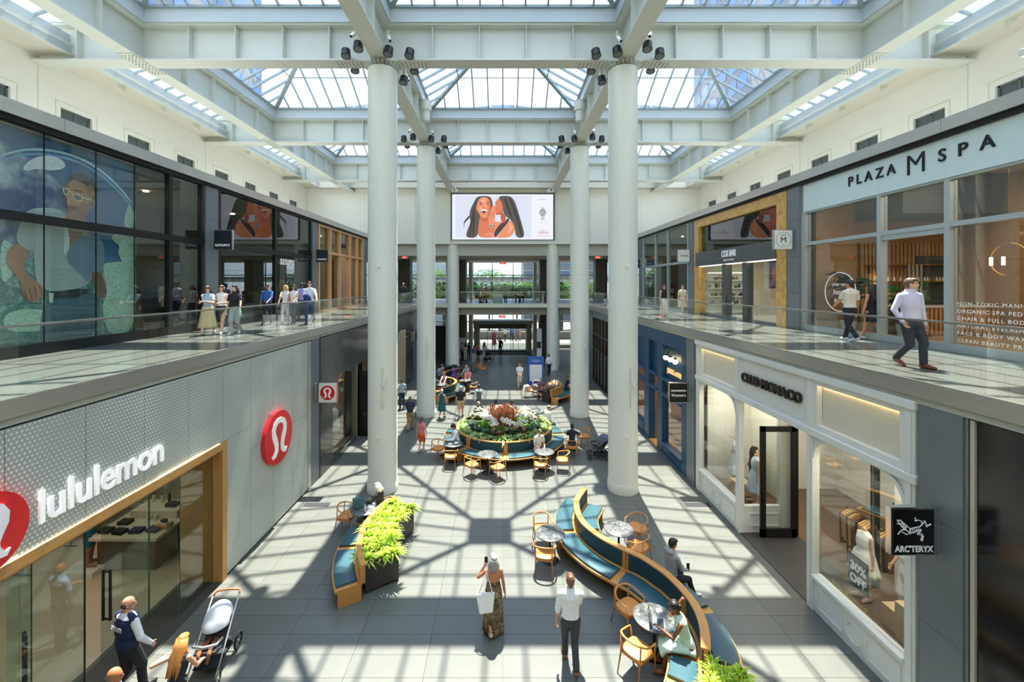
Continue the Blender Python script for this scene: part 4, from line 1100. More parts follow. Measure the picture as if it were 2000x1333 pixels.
tx = thing('window_lettering', 'white list of treatments on the spa window at the right edge', 'sign', (W.x(-.04), 10.40, 0))
for i, s_ in enumerate(('NON-TOXIC MANICURES', 'ORGANIC SPA PEDICURES', 'CHAIR & FULL BODY MASSAGE', 'NATURAL EYELASH EXTENSIONS', 'FACE & BODY WAXING', 'CLEAN BEAUTY PRODUCTS')):
    text('letters', s_, .128, ((.0,0,6.90-.178*i), (0,-1,0), (0,0,1)), M_whiteletter, tx, depth=.003, bold=.0, sx=1.02, spacing=1.22, align='LEFT', res=2)
tx = thing('window_lettering', 'white ring reading your new beauty haven on the spa window', 'sign', (W.x(-.04), 14.02, 7.17))
MB().tube([(0, .64*math.cos(k*math.pi/24), .64*math.sin(k*math.pi/24)) for k in range(48)], .014, 6, closed=True).ob('ring', M_whiteletter, tx)
for s_, z, sz, sh in (('your new', .2, .17, 0), ('beauty', -.08, .24, .4), ('haven', -.36, .24, .4)): text('letters', s_, sz, ((.0,0,z), (0,-1,0), (0,0,1)), M_whiteletter, tx, depth=.003, sx=.95, shear=sh)

t = thing('storefront', 'golden marble framed cosmetics shop front', 'storefront', (0,0,0))
M_gold = mk('golden_onyx_marble', rgb(206,164,92), .3, var=.6, vscale=4.5, bump=.0)
W = Wall('right', XU+.02)
for k in range(6):
    z = L2 + k*.9
    W.B(16.4, 17.0, z+.003, z+.897, -.3, .06, 'marble_block', M_gold, t); W.B(23.75, 24.3, z+.003, z+.897, -.3, .06, 'marble_block', M_gold, t)
for k in range(5):
    y = 17.0 + k*1.35
    W.B(y+.003, y+1.347, 10.62, 11.14, -.3, .06, 'marble_block', M_gold, t)
M_ch = mk('charcoal_panel', rgb(84,88,88), .4)
W.B(17.0, 24.05, 8.45, 9.2, -.25, .10, 'name_band', M_ch, t)
W.B(17.0, 23.75, 8.41, 8.45, -.2, .02, 'light_strip', mk('cool_led', (1,.95,.8,1), .5, emit=(1,.93,.75,1), estr=.7), t)
for y in (19.15, 20.95): W.B(y, y+.34, L2, 8.45, -.3, .02, 'post', M_ch, t)
W.B(17.0, 23.75, L2, L2+.1, -.25, .0, 'base_rail', M_ch, t)
for y0, y1 in ((17.0,19.15),(21.29,23.75)): W.B(y0, y1, L2+.1, 8.41, -.14, -.125, 'glass_pane', M_gshop, t)
W.B(17.0, 23.75, 9.2, 10.62, -.14, -.125, 'glass_pane', M_gdark, t)
d = W.B(19.5, 20.93, L2+.03, 8.2, -.14, -.125, 'door', M_gshop, t); W.B(20.4, 20.93, 6.6, 6.85, -.12, -.05, 'handle', M_ch, d)
room('cosmetics', 'right', XU, 16.4, 24.3, L2, 8.9, 5, mk('pale_tile', rgb(196,196,188), .3), mk('pale_wall', rgb(200,192,172), .7), lights=3, power=60, col=(1,.92,.8))
tx = thing('shop_lettering', 'pale letters reading COS BAR on the charcoal band', 'sign', (W.x(.10), 20.5, 8.78))
text('letters', 'COS BAR', .44, ((.0,0,0), (0,-1,0), (0,0,1)), M_whiteletter, tx, depth=.03, bold=.006, sx=.72)
text('letters', 'BEAUTY FOUNDER', .11, ((.0,0,-.2), (0,-1,0), (0,0,1)), M_whiteletter, tx, depth=.01)
MB().box(-.012, -1.0, -.06, 0, 1.0, -.045).ob('underline', mk('pink_line', rgb(176,120,120), .5), tx)

t = thing('storefront', 'grey glazed fashion shop front with a red sale board, upper far right', 'storefront', (0,0,0))
for y in (25.2, 28.3, 30.6, 33.3): W.B(y-.06, y+.06, L2, 11.1, -.12, .05, 'mullion', M_alu, t)
for z in (L2, 8.7, 11.0): W.B(25.2, 33.3, z, z+.14, -.12, .04, 'rail', M_alu, t)
for y0, y1 in ((25.26,28.24),(28.36,30.54),(30.66,33.24)):
    for z0, z1 in ((L2+.14,8.7),(8.84,11.0)): W.B(y0, y1, z0, z1, -.06, -.045, 'glass_pane', M_gdark, t)
room('fashion', 'right', XU, 25.2, 33.3, L2, 11.0, 4.5, MATS['pale_tile'], mk('dim_grey_wall', rgb(116,112,106), .7), lights=2, power=40)
sg = thing('sale_board', 'red SALE 40% board inside the grey glazed fashion shop', 'sign', (W.x(-.5), 28.9, L2))
MB().box(-.02, -.55, .25, .02, .55, 1.75).ob('board', mk('crimson_board', rgb(158,24,52), .5), sg)
MB().box(-.15, -.4, 0, .15, .4, .25).ob('foot', M_ch, sg)
text('letters', 'SALE', .36, ((-.021,0,1.15), (0,-1,0), (0,0,1)), M_whiteletter, sg, depth=.004, bold=.01); text('letters', '40%', .42, ((-.021,0,.62), (0,-1,0), (0,0,1)), M_whiteletter, sg, depth=.004, bold=.01)

# ================================================================== projecting blade signs
def blade(label, side, X, y, z0, face, lines, lit=False, h=.75):
    """lines: (text, size, z, color material, sx, bold)"""
    s = -1 if side == 'left' else 1
    t = thing('blade_sign', label, 'sign', (s*X, y, z0), 0, None)
    inner, outer = -s*.10, -s*.86
    x0, x1 = min(inner, outer), max(inner, outer)
    MB().box(x0, -.05, 0, x1, .05, h).ob('box', M_chrome if not lit else M_fascia, t, bevel=.008)
    fx0, fx1 = (x0+.03, x1-.08) if s > 0 else (x0+.08, x1-.03)
    MB().box(fx0, -.062, .03, fx1, -.05, h-.03).ob('face', face, t)
    MB().box(min(0, inner)-.0, -.03, .04, max(0, inner), .03, h-.04).ob('bracket', M_fascia, t)
    cx = (fx0+fx1)/2
    for body, size, z, mm, sxx, bold in lines: text('letters', body, size, ((cx, -.063, z), (1,0,0), (0,0,1)), mm, t, depth=.006, bold=bold, sx=sxx)
    return t, cx
M_signwhite = mk('sign_white', rgb(226,228,222), .4); M_signblk = mk('sign_black', rgb(14,14,15), .3); M_navy = mk('sign_navy', rgb(20,30,40), .4)
blt, cx = blade('square black blade sign reading ARC\'TERYX with a skeletal bird emblem', 'right', 7.08, 6.86, 3.06, M_signblk, [("ARC'TERYX", .135, .07, M_whiteletter, .86, .004)], h=.77)
m = MB()
def bone(pts, w=.008): m.tube([(cx+a, -.065, .22+b) for a, b in pts], w, 5)
bone([(-.27,.36),(-.2,.34),(-.12,.27),(-.06,.22),(.02,.24),(.09,.25),(.13,.29),(.12,.34),(.06,.36),(.02,.34),(.02,.4)]); bone([(-.27,.36),(-.22,.28),(-.17,.22),(-.12,.2)]); bone([(-.27,.30),(-.2,.3),(-.15,.2)]); bone([(-.22,.36),(-.16,.28),(-.13,.2)])
bone([(-.12,.27),(-.14,.2),(-.2,.2),(-.26,.13)]); bone([(-.12,.2),(-.06,.14),(-.12,.13),(-.2,.17)]); bone([(.13,.29),(.18,.34),(.2,.25),(.27,.3)]); bone([(.16,.35),(.2,.28),(.27,.28)])
bone([(.12,.2),(.05,.13),(.13,.11),(.11,.03)]); bone([(.06,.15),(.12,.14),(.15,.1),(.13,.02)]); bone([(-.06,.22),(-.07,.15),(0,.16),(.08,.2),(.11,.2)])
for k in range(6): bone([(-.05+k*.03,.225),(-.06+k*.03,.17)], .005)
m.ob('emblem', M_whiteletter, blt)
blade('black blade sign reading CLUB MONACO Women\'s beside the blue shop front', 'right', 7.06, 15.9, 3.0, M_signblk, [('CLUB MONACO', .078, .43, M_whiteletter, 1.0, .004), ("Women's", .14, .24, M_whiteletter, 1.0, .002)])
blt, cx = blade('white blade sign with a round red emblem on the lower left pilaster', 'left', 7.04, 15.9, 3.0, M_signwhite, [])
MB().cyl((cx, -.063, .375), (cx, -.07, .375), .27, n=36).ob('disc', M_red, blt); lulu(blt, 0, .27, ((cx, -.07, .375), (1,0,0), (0,0,1)), M_whiteletter, .004)
blade('dark blade sign reading SUITSUPPLY above the three walking women', 'left', 10.98, 15.95, 8.72, M_navy, [('SUITSUPPLY', .115, .13, M_whiteletter, .92, .004)])
blade('smaller-looking dark SUITSUPPLY blade sign before the wood framed shop', 'left', 10.98, 24.7, 8.72, M_navy, [('SUITSUPPLY', .115, .13, M_whiteletter, .92, .004)])
blt, cx = blade('white blade sign with a ringed letter M beside the spa front', 'right', 11.0, 15.95, 8.72, M_signwhite, [('M', .30, .27, M_blk, 1.0, 0), ('PLAZA', .045, .53, M_blk, 1.3, 0), ('SPA', .045, .17, M_blk, 1.3, 0)])
MB().tube([(cx+.28*math.cos(k*math.pi/20), -.064, .375+.28*math.sin(k*math.pi/20)) for k in range(40)], .006, 5, closed=True).ob('ring', M_blk, blt)
blade('white blade sign reading COS BAR on the upper right pilaster', 'right', 11.0, 24.7, 8.72, M_signwhite, [('COS BAR', .12, .33, M_blk, .9, .002)])
blade('small black blade sign far left on the lower level', 'left', 7.04, 33.4, 3.0, M_signblk, [('LE', .2, .27, M_whiteletter, 1.0, .004)])
blade('small blue blade sign far right on the upper level', 'right', 11.0, 33.5, 8.72, mk('sign_blue', rgb(24,44,92), .4), [('MARINE', .1, .33, M_whiteletter, 1.0, .002)])

# ================================================================== the big advertising screen on the end wall
scr = thing('advertising_screen', 'bright wide advertising screen with two laughing dark-haired women on the end wall', 'screen', (0, YE-.02, 0))
def ep(x, y): return ((870+x*.115-982)*36.5/F, HC-(360+y*.115-557)*36.5/F)
SL = [0]
def em(name, pts, col, st=.62):
    SL[0] += 1; d = -.06-.006*SL[0]
    mm = mk('screen_%d_%d_%d' % col, (0,0,0,1), .6, emit=rgb(*col), estr=.5)
    return MB().prism([ep(*p) for p in (chaikin(pts) if 4 < len(pts) < 30 else pts)], ((0,d,0),(1,0,0),(0,0,1),(0,-1,0)), .004).ob(name, mm, scr)
MB().box(-4.5, -.06, 11.28, 4.5, .02, 15.35).ob('casing', M_ch, scr)
em('picture_ground', [(112,168),(1832,168),(1832,938),(112,938)], (240,243,252), .75)
em('picture_left', [(160,190),(1460,190),(1460,905),(160,905)], (222,228,244), .72)
HA = (92,88,82); FA = (236,150,112); FB = (222,128,90); FD = (196,100,66)
em('picture_hair', [(570,195),(750,195),(795,270),(805,370),(770,430),(740,560),(600,560),(570,700),(545,910),(335,910),(375,760),(430,650),(400,520),(430,400),(470,330),(510,240)], HA)
for o in (0, 14, 30):
    em('picture_hair', [(430,500+o),(350,580+o),(305,640+o),(322,740+o),(315,640+o),(360,590+o),(430,520+o)], HA)
em('picture_neck', [(585,520),(730,520),(760,600),(835,620),(835,910),(545,910),(560,720)], FB)
em('picture_face', [(565,255),(620,215),(700,215),(745,270),(768,340),(758,430),(730,520),(690,570),(645,578),(590,540),(550,460),(522,430),(530,360)], FA)
em('picture_hair', [(900,225),(940,195),(1100,195),(1170,270),(1210,380),(1290,640),(1360,910),(1195,910),(1180,740),(1110,600),(1040,560),(980,480),(975,380),(930,270)], HA)
em('picture_face', [(905,230),(850,290),(845,350),(840,400),(835,490),(870,520),(930,510),(975,470),(978,380),(945,280)], FB)
em('picture_neck', [(930,500),(980,470),(1040,570),(1000,690),(945,640)], FD)
em('picture_arm', [(830,625),(940,640),(960,660),(830,810)], FA)
em('picture_dress', [(1050,570),(1100,600),(1010,710),(860,905),(820,905),(830,800),(960,640),(1000,670)], (70,68,66))
em('picture_arm', [(1100,605),(1150,660),(1185,760),(1150,850),(1060,912),(845,912),(900,870),(1000,720)], FA)
em('picture_hand', [(815,350),(850,380),(845,560),(830,640),(800,740),(740,740),(725,560),(760,450),(790,380)], FA)
for o in (0, 28, 54): em('picture_finger_gap', [(765+o,470),(770+o,468),(762+o,560),(757+o,560)], FD)
em('picture_hand', [(610,912),(680,845),(760,815),(820,850),(850,912)], FA)
for o in (0, 22, 44): em('picture_finger_gap', [(650+o,900-o*.3),(760+o*.5,846+o),(762+o*.5,850+o),(652+o,906-o*.3)], FD)
em('picture_shade', [(700,300),(745,280),(766,340),(756,430),(730,515),(700,550),(720,450),(725,360)], (224,132,94)); em('picture_light', [(590,270),(650,240),(690,270),(660,320),(600,320)], (246,176,140)); em('picture_light', [(570,400),(600,380),(620,420),(590,450)], (248,180,146)); em('picture_light', [(660,340),(680,340),(684,390),(664,390)], (250,186,152))
em('picture_shade', [(590,560),(645,585),(720,560),(740,600),(680,640),(600,620)], (204,108,72)); em('picture_shade', [(845,500),(930,500),(975,420),(978,470),(930,520),(870,525)], (196,98,64)); em('picture_light', [(1080,640),(1130,690),(1140,760),(1090,830),(1040,840),(1090,740)], (246,176,140))
for pts in ([(500,300),(520,290),(480,520),(450,700),(420,905),(400,905),(430,650)], [(470,420),(490,400),(500,620),(480,905),(460,905)], [(990,240),(1020,230),(1080,400),(1150,600),(1120,590),(1050,420)], [(1080,230),(1110,240),(1190,430),(1280,720),(1320,905),(1290,905),(1220,640)]): em('picture_hair_strand', pts, (62,58,56))
em('picture_mouth', [(602,440),(650,428),(708,440),(700,478),(660,496),(618,484)], (250,244,240), .8); em('picture_mouth', [(612,462),(655,456),(698,464),(684,488),(650,494),(622,484)], (96,44,40))
for pts in ([(575,330),(600,325),(632,340),(600,350)], [(695,340),(720,330),(745,335),(725,348)], [(570,308),(600,298),(640,312),(605,308)], [(690,312),(725,298),(752,312),(722,308)], [(845,325),(865,318),(868,332)]): em('picture_eye', pts, (70,48,44))
em('picture_nose', [(648,400),(690,402),(680,412),(655,410)], FD); em('picture_lips', [(606,500),(650,510),(700,496),(660,520)], (214,92,84))
def disc(cx, cy, r, n=30): return [(cx+r*math.cos(2*math.pi*k/n), cy+r*math.sin(2*math.pi*k/n)) for k in range(n)]
em('picture_watch', disc(775,715,32), (186,190,196)); em('picture_watch', disc(775,715,18), (110,116,126))
em('picture_watch', [(1622,400),(1676,400),(1680,616),(1618,616)], (200,204,210)); em('picture_watch', disc(1648,485,56), (128,134,146)); em('picture_watch', disc(1648,485,40), (206,210,216))
for p in (disc(1630,470,12,8), disc(1666,470,12,8), disc(1648,505,12,8)): em('picture_watch', p, (70,78,92))
em('picture_line', [(1575,262),(1715,262),(1715,272),(1575,272)], (190,192,200)); em('picture_line', [(1568,652),(1728,652),(1728,660),(1568,660)], (208,210,216)); em('picture_line', [(1535,884),(1770,884),(1770,892),(1535,892)], (206,196,204))
c = ep(1648, 848); text('letters', 'OMEGA', .27, ((c[0], -.42, c[1]), (1,0,0), (0,0,1)), mk('screen_crimson', (0,0,0,1), .6, emit=rgb(206,60,96), estr=.5), scr, depth=.004, sx=1.0)
c = ep(1648, 800); MB().tube([(c[0]+.1*math.cos(R(a)), -.42, c[1]+.11*math.sin(R(a))+.02) for a in range(-55, 236, 15)], .012, 5).ob('omega_mark', MATS['screen_crimson'], scr)

# exit signs
def exit_sign(label, x, y, z, top):
    t = thing('exit_sign', label, 'sign', (x, y, z))
    MB().box(-.3, -.03, 0, .3, .03, .25).ob('box', M_white, t)
    text('letters', 'EXIT', .2, ((0, -.032, .055), (1,0,0), (0,0,1)), mk('exit_red', (1,.1,.08,1), .5, emit=(1,.12,.08,1), estr=1.2), t, depth=.004, bold=.006)
    MB().bar((0,0,.25), (0,0,top-z), .02).ob('stem', M_white, t)
exit_sign('lit exit sign hanging on the beam under the far bridge', -.05, 37.95, 4.45, 4.76); exit_sign('exit sign hanging before the far upper window', 0, 42.0, 9.45, 10.0)
exit_sign('exit sign on the upper beam between the left columns', -8.75, 37.95, 9.75, 10.02); exit_sign('exit sign on the upper beam between the right columns', 8.5, 37.95, 9.75, 10.02)
flush_text()
# ================================================================== seating, tables and planters
M_teal = mk('teal_leather', rgb(50,86,94), .33, spec=.55, var=.07, vscale=3, bump=.04, bscale=90)
M_tealdk = mk('dark_teal_upholstery', rgb(24,60,68), .5, var=.06, vscale=3, bump=.04, bscale=120)
M_bench = woodmat('oiled_oak_bench', rgb(198,142,74), .36, (4,4,4))
M_planter = mk('dark_bronze_planter', rgb(58,53,50), .55, var=.06, vscale=2)
M_soil = mk('potting_soil', rgb(52,42,32), .95, var=.3, vscale=20)
M_seat = mk('tan_leather_seat', rgb(206,138,72), .42, var=.06, vscale=8)
M_chair = woodmat('honey_oak_chair', rgb(186,128,64), .4, (5,5,2))
def marble():
    m = mk('grey_marble_top', rgb(146,148,146), .28, var=.1, vscale=5); t = m.node_tree; b = t.nodes['Principled BSDF']
    tcn = t.nodes.new('ShaderNodeTexCoord'); n = t.nodes.new('ShaderNodeTexNoise'); n.inputs['Scale'].default_value = 7; n.inputs['Detail'].default_value = 10; n.inputs['Distortion'].default_value = 2.2
    r = t.nodes.new('ShaderNodeValToRGB'); e = r.color_ramp.elements; e[0].position = .36; e[0].color = rgb(58,60,60); e[1].position = .68; e[1].color = rgb(124,126,123)
    t.links.new(tcn.outputs['Object'], n.inputs['Vector']); t.links.new(n.outputs['Fac'], r.inputs['Fac']); t.links.new(r.outputs[0], b.inputs['Base Color']); return m
M_marble = marble()

def spline(pts, step=.09):
    """smooth curve through plan points (centripetal enough for gentle bends), resampled"""
    P = [Vector((p[0], p[1], 0)) for p in pts]; P = [P[0]*2-P[1]] + P + [P[-1]*2-P[-2]]; raw = []
    for i in range(1, len(P)-2):
        for k in range(12):
            t = k/12; a, b, c, d = P[i-1], P[i], P[i+1], P[i+2]
            raw.append(.5*((2*b)+(c-a)*t+(2*a-5*b+4*c-d)*t*t+(3*b-a-3*c+d)*t*t*t))
    raw.append(P[-2]); L = [0]
    for i in range(1, len(raw)): L.append(L[-1]+(raw[i]-raw[i-1]).length)
    n = max(2, int(L[-1]/step)); out = []; j = 0
    for k in range(n+1):
        s = L[-1]*k/n
        while j < len(L)-2 and L[j+1] < s: j += 1
        f = (s-L[j])/max(1e-9, L[j+1]-L[j]); out.append(raw[j].lerp(raw[j+1], f))
    return out
def normals(c, closed=False):
    n = len(c); out = []
    for i in range(n):
        d = (c[(i+1) % n]-c[i-1]) if closed else (c[min(i+1,n-1)]-c[max(i-1,0)])
        d.normalize(); out.append(Vector((-d.y, d.x, 0)))      # left-hand normal
    return out
def sweep(mb, c, nn, i0, i1, prof, closed=False):
    """cross-section polygon prof [(offset, z)] swept along samples i0..i1"""
    idx = list(range(i0, i1+1)) if not closed else list(range(len(c))); k = len(prof); vs = []
    for i in idx:
        for o, z in prof: vs.append(c[i] + nn[i]*o + Vector((0,0,z)))
    fs = []; m = len(idx)
    for a in range(m if closed else m-1):
        b = (a+1) % m
        for j in range(k): fs.append((a*k+j, a*k+(j+1) % k, b*k+(j+1) % k, b*k+j))
    if not closed: fs += [tuple(range(k-1,-1,-1)), tuple((m-1)*k+j for j in range(k))]
    return mb.add(vs, fs)
def rect(a, b, z0, z1): return [(a,z0),(b,z0),(b,z1),(a,z1)]
def soft(a, b, z0, z1, r=.018):
    s = 1 if b > a else -1
    return [(a,z0),(b,z0),(b,z1-r),(b-s*r*.3,z1-r*.3),(b-s*r,z1),(a+s*r,z1),(a+s*r*.3,z1-r*.3),(a,z1-r)]
def nearest(c, p):
    q = Vector((p[0], p[1], 0)); return min(range(len(c)), key=lambda i: (c[i]-q).length)
def bench(label, pts, breaks, sides, base, back='panel', back_to=None, closed=False, seat=.54, zb=.88):
    """curved banquette: sides is a list of +1 (left of the path) / -1 (right)"""
    t = thing('curved_bench', label, 'bench', (base[0], base[1], 0))
    c = [p - Vector((base[0], base[1], 0)) for p in (pts if closed else spline(pts))]; nn = normals(c, closed); n = len(c)
    if closed: cuts = [int(round(k)) for k in breaks]
    else: cuts = [0] + [nearest(c, (b[0]-base[0], b[1]-base[1])) for b in breaks] + [n-1]
    def seg(i): return (cuts[i], cuts[i+1])
    if closed: c = c + [c[0]]; nn = nn + [nn[0]]
    bt = n-1 if back_to is None else nearest(c, (back_to[0]-base[0], back_to[1]-base[1]))
    g = 1
    two = len(sides) == 2
    m = MB()
    w0 = .07
    if two: sweep(m, c, nn, 0, bt, soft(-.085, .085, zb, zb+.035, .012))
    else: sweep(m, c, nn, 0, n if closed else bt, soft(-.07, .07, zb, zb+.035, .012))
    m.ob('top_rail', M_bench, t, smooth=40)
    m = MB(); sweep(m, c, nn, 0, n if closed else bt, rect(-.035, .035, .38, zb)); m.ob('back_core', M_bench, t, smooth=40)
    for s in sides:
        en = n if closed else (bt if back_to and s > 0 else n-1)
        m = MB(); sweep(m, c, nn, 0, en, soft(s*.03, s*(seat+.10), .355, .415, .012)); m.ob('seat_board', M_bench, t, smooth=40)
        m = MB(); sweep(m, c, nn, 0, en, rect(s*.03, s*.12, .415, .46)); m.ob('back_ledge', M_bench, t, smooth=40)
        for i in range(len(cuts)-1):
            a, b = seg(i)
            if b-a < 3 or a >= en: continue
            b = min(b, en)
            m = MB(); sweep(m, c, nn, a+g, b-g if b-a > 2 else b, soft(s*.13, s*(seat+.065), .417, .475, .02)); m.ob('seat_cushion', M_teal, t, smooth=50)
            if back == 'panel' and a < bt:
                m = MB(); sweep(m, c, nn, a+(1 if a else 0), min(b, bt) - (1 if b < bt else 0), rect(s*.032, s*.062, .475, zb-.01)); m.ob('back_cushion', M_tealdk, t, smooth=40)
    for i, k in enumerate(cuts if not closed else cuts[:-1]):
        p, q = c[k], nn[k]; d = Vector((q.y, -q.x, 0))
        for s in sides:
            if not closed and back_to and s > 0 and k > bt: continue
            dd = d*(.03 if k == 0 else (-.03 if k == n-1 and not closed else 0))
            m = MB(); m.bar(p+q*s*.05+dd+V(0,0,.18), p+q*s*(seat+.04)+dd+V(0,0,.18), .05, .36); m.ob('leg_panel', M_bench, t)
            if k <= bt:
                m = MB(); m.bar(p+q*s*.055+V(0,0,.42), p+q*s*.055+V(0,0,zb), .03, .06, up=q); m.ob('divider', M_bench, t)
    return t, c, nn
SP = [(2.62,13.6),(2.28,12.95),(2.18,12.58),(2.147,12.04),(2.218,11.6),(2.396,11.2),(2.647,10.82),(3.003,10.45),(3.311,10.18),(3.545,9.83),(3.706,9.54),(3.855,9.04),(3.903,8.64),(3.861,8.22),(3.72,7.8),(3.5,7.35),(3.2,6.9),(2.85,6.45)]
bench('long S-shaped double bench in teal leather and oak on the right of the floor', SP, [(2.15,12.0),(3.0,10.45),(3.87,8.95),(3.72,7.8),(3.4,7.2)], (1,-1), (3.0,10.4), back_to=(3.60,7.55))
# left planter with its one-sided bench
CA = V(-.5, 11.75, 0)
def arc(r, a0, a1, n=26): return [(CA.x - r*math.cos(R(a0+(a1-a0)*k/n)), CA.y + r*math.sin(R(a0+(a1-a0)*k/n))) for k in range(n+1)]
bench('curved oak and teal bench wrapped around the left planter', arc(3.28, -32.5, 24), [arc(3.28,-8,-8,1)[0], arc(3.28,9,9,1)[0]], (1,), (-3.7,11.7), back='wood', zb=.79)
def box_planter(label, inner, outer, z, base):
    """planter box whose plan is a closed outline"""
    t = thing('planter', label, 'planter', (base[0], base[1], 0))
    o = [(p[0]-base[0], p[1]-base[1]) for p in outer+list(reversed(inner))]; n = len(o)
    m = MB(); zt = z
    vs = [(x,y,.05) for x,y in o] + [(x,y,zt) for x,y in o]; cx = sum(p[0] for p in o)/n; cy = sum(p[1] for p in o)/n
    k = len(outer); fs = [(i,(i+1)%n,n+(i+1)%n,n+i) for i in range(n)]
    fs += [(i+1, i, n-1-i, n-2-i) for i in range(k-1)]
    m.add(vs, fs)
    m.ob('box', M_planter, t)
    m = MB(); vs = [(x,y,zt-.05) for x,y in o]; m.add(vs, [(i,i+1,n-2-i,n-1-i) for i in range(k-1)]); m.ob('soil', M_soil, t)
    m = MB(); m.tube([(x,y,zt) for x,y in o], .016, 6, closed=True); m.ob('rim', M_planter, t)
    m = MB(); vs = [(x*.97+cx*.03,y*.97+cy*.03,0) for x,y in o]+[(x*.97+cx*.03,y*.97+cy*.03,.06) for x,y in o]; m.add(vs, fs); m.ob('recessed_base', M_dark, t)
    return t
box_planter('dark bronze curved planter box full of bright green plants, left of the floor', arc(2.38,-28,24.5), arc(3.2,-30,24.5), .75, (-3.2,11.7))
nsp = spline(SP); kk = nearest(nsp, (3.60,7.55)); sub = nsp[kk:kk+16]; sn = normals(sub)
box_planter('dark bronze planter box at the near end of the S-shaped bench, cut by the frame', [tuple((p+q*.62)[:2]) for p, q in zip(sub, sn)], [tuple((p+q*.09)[:2]) for p, q in zip(sub, sn)], .78, (3.4,6.9))

# round planter bench in the middle
CR = V(.06, 19.78, 0); NS = 96
ring = [CR + V(2.15*math.cos(-math.pi/2 - 2*math.pi*k/NS), 2.15*math.sin(-math.pi/2 - 2*math.pi*k/NS), 0) for k in range(NS)]
bench('large round teal and oak bench around the flower bed in the middle', ring, [k*NS/8 for k in range(9)], (1,), (CR.x, CR.y), closed=True, zb=.86)
t = thing('round_planter', 'round raised flower bed inside the circular bench', 'planter', (CR.x, CR.y, 0))
MB().lathe([(2.08,0),(2.08,.84),(2.0,.84),(2.0,.74),(0.01,.82)], n=64).ob('tub', M_planter, t, smooth=40); MB().lathe([(2.0,.73),(1.99,.82),(1.2,.92),(.01,.96)], n=48).ob('soil', M_soil, t)
# far left S bench and far right planter bench
bench('far left S-shaped teal bench behind the second column', [(-3.4,33.2),(-4.0,32.5),(-4.4,31.4),(-4.15,30.2),(-3.5,29.6),(-3.17,28.7),(-3.3,27.7),(-3.9,26.75)], [(-4.4,31.4),(-3.6,29.7),(-3.2,28.1)], (1,-1), (-3.8,29.5))
QB = [(2.98,26.55),(3.3,26.85),(3.62,27.25),(3.82,27.8),(3.86,28.5),(3.7,29.2)]
bench('far right short oak and teal bench around a planter of pink-leaved plants', QB, [(3.82,27.8)], (-1,), (3.6,27.7), back='wood', zb=.82)
qn = spline(QB, .2); qq = normals(qn)
box_planter('far right dark planter box with pink and green leaves', [tuple((p+q*.75)[:2]) for p, q in zip(qn, qq)], [tuple((p+q*.09)[:2]) for p, q in zip(qn, qq)], .8, (3.2,27.9))
t = thing('planter', 'low dark planter behind the far left bench, holding dark foliage', 'planter', (-4.1, 34.4, 0)); MB().lathe([(.75,0),(.85,.7),(.78,.7),(.75,.6),(.01,.62)], n=32).ob('tub', M_planter, t, smooth=40)

# ---- plants
def leafmat(name, a, b=None):
    m = mk(name, rgb(*a), .45, spec=.4, var=.28, vscale=5, objvar=.12)
    t = m.node_tree; bs = t.nodes['Principled BSDF']; out = [n for n in t.nodes if n.type == 'OUTPUT_MATERIAL'][0]
    if not m.get('leaf'):
        tl = t.nodes.new('ShaderNodeBsdfTranslucent'); mx = t.nodes.new('ShaderNodeMixShader'); mx.inputs[0].default_value = .38      # light shining through thin leaves
        tl.inputs[0].default_value = tuple(min(1, lin(c)*1.5) for c in a) + (1,)
        t.links.new(bs.outputs[0], mx.inputs[1]); t.links.new(tl.outputs[0], mx.inputs[2]); t.links.new(mx.outputs[0], out.inputs[0]); m['leaf'] = 1
    return m
M_lime = leafmat('lime_leaf', (164,196,52)); M_lime2 = leafmat('yellow_green_leaf', (206,216,96)); M_dkleaf = leafmat('dark_green_leaf', (52,84,52)); M_midleaf = leafmat('mid_green_leaf', (126,172,78))
M_paleleaf = leafmat('pale_green_leaf', (216,226,172)); M_pinkleaf = leafmat('pink_leaf', (220,158,128)); M_copper = leafmat('copper_leaf', (196,136,104)); M_petal = leafmat('cream_petal', (250,232,212)); M_oliveleaf = leafmat('olive_leaf', (110,112,66)); M_bluegreen = leafmat('blue_green_leaf', (74,108,92))
def blades(mb, n, ln, w, rise, droop, mats=1, tilt=(.2,1.2), z0=0, rad=.02):
    """rosette of arching pointed leaves"""
    for i in range(n):
        a = random.uniform(0, 2*math.pi); el = random.uniform(*tilt); L = ln*random.uniform(.7,1.15); ww = w*random.uniform(.8,1.2)
        d = V(math.cos(a), math.sin(a), 0); sd = V(-math.sin(a), math.cos(a), 0); p0 = d*rad + V(0,0,z0)
        vs = []; k = 4
        for j in range(k+1):
            t = j/k; out = L*t*math.cos(el)*(1+.2*t); up = L*t*math.sin(el)*rise - droop*L*t*t
            wd = ww*(.55+1.6*t)*(1-t)**.8*1.4 if t < 1 else 0
            c = p0 + d*out + V(0,0,up)
            if j < k: vs += [c - sd*wd*.5, c + V(0,0,-.12*wd), c + sd*wd*.5]
            else: vs.append(c)
        fs = []
        for j in range(k-1):
            b = j*3; fs += [(b,b+1,b+4,b+3),(b+1,b+2,b+5,b+4)]
        b = (k-1)*3; fs += [(b,b+1,b+3+0),(b+1,b+2,b+3)]
        mb.mat(random.randrange(mats)); mb.add(vs, fs)
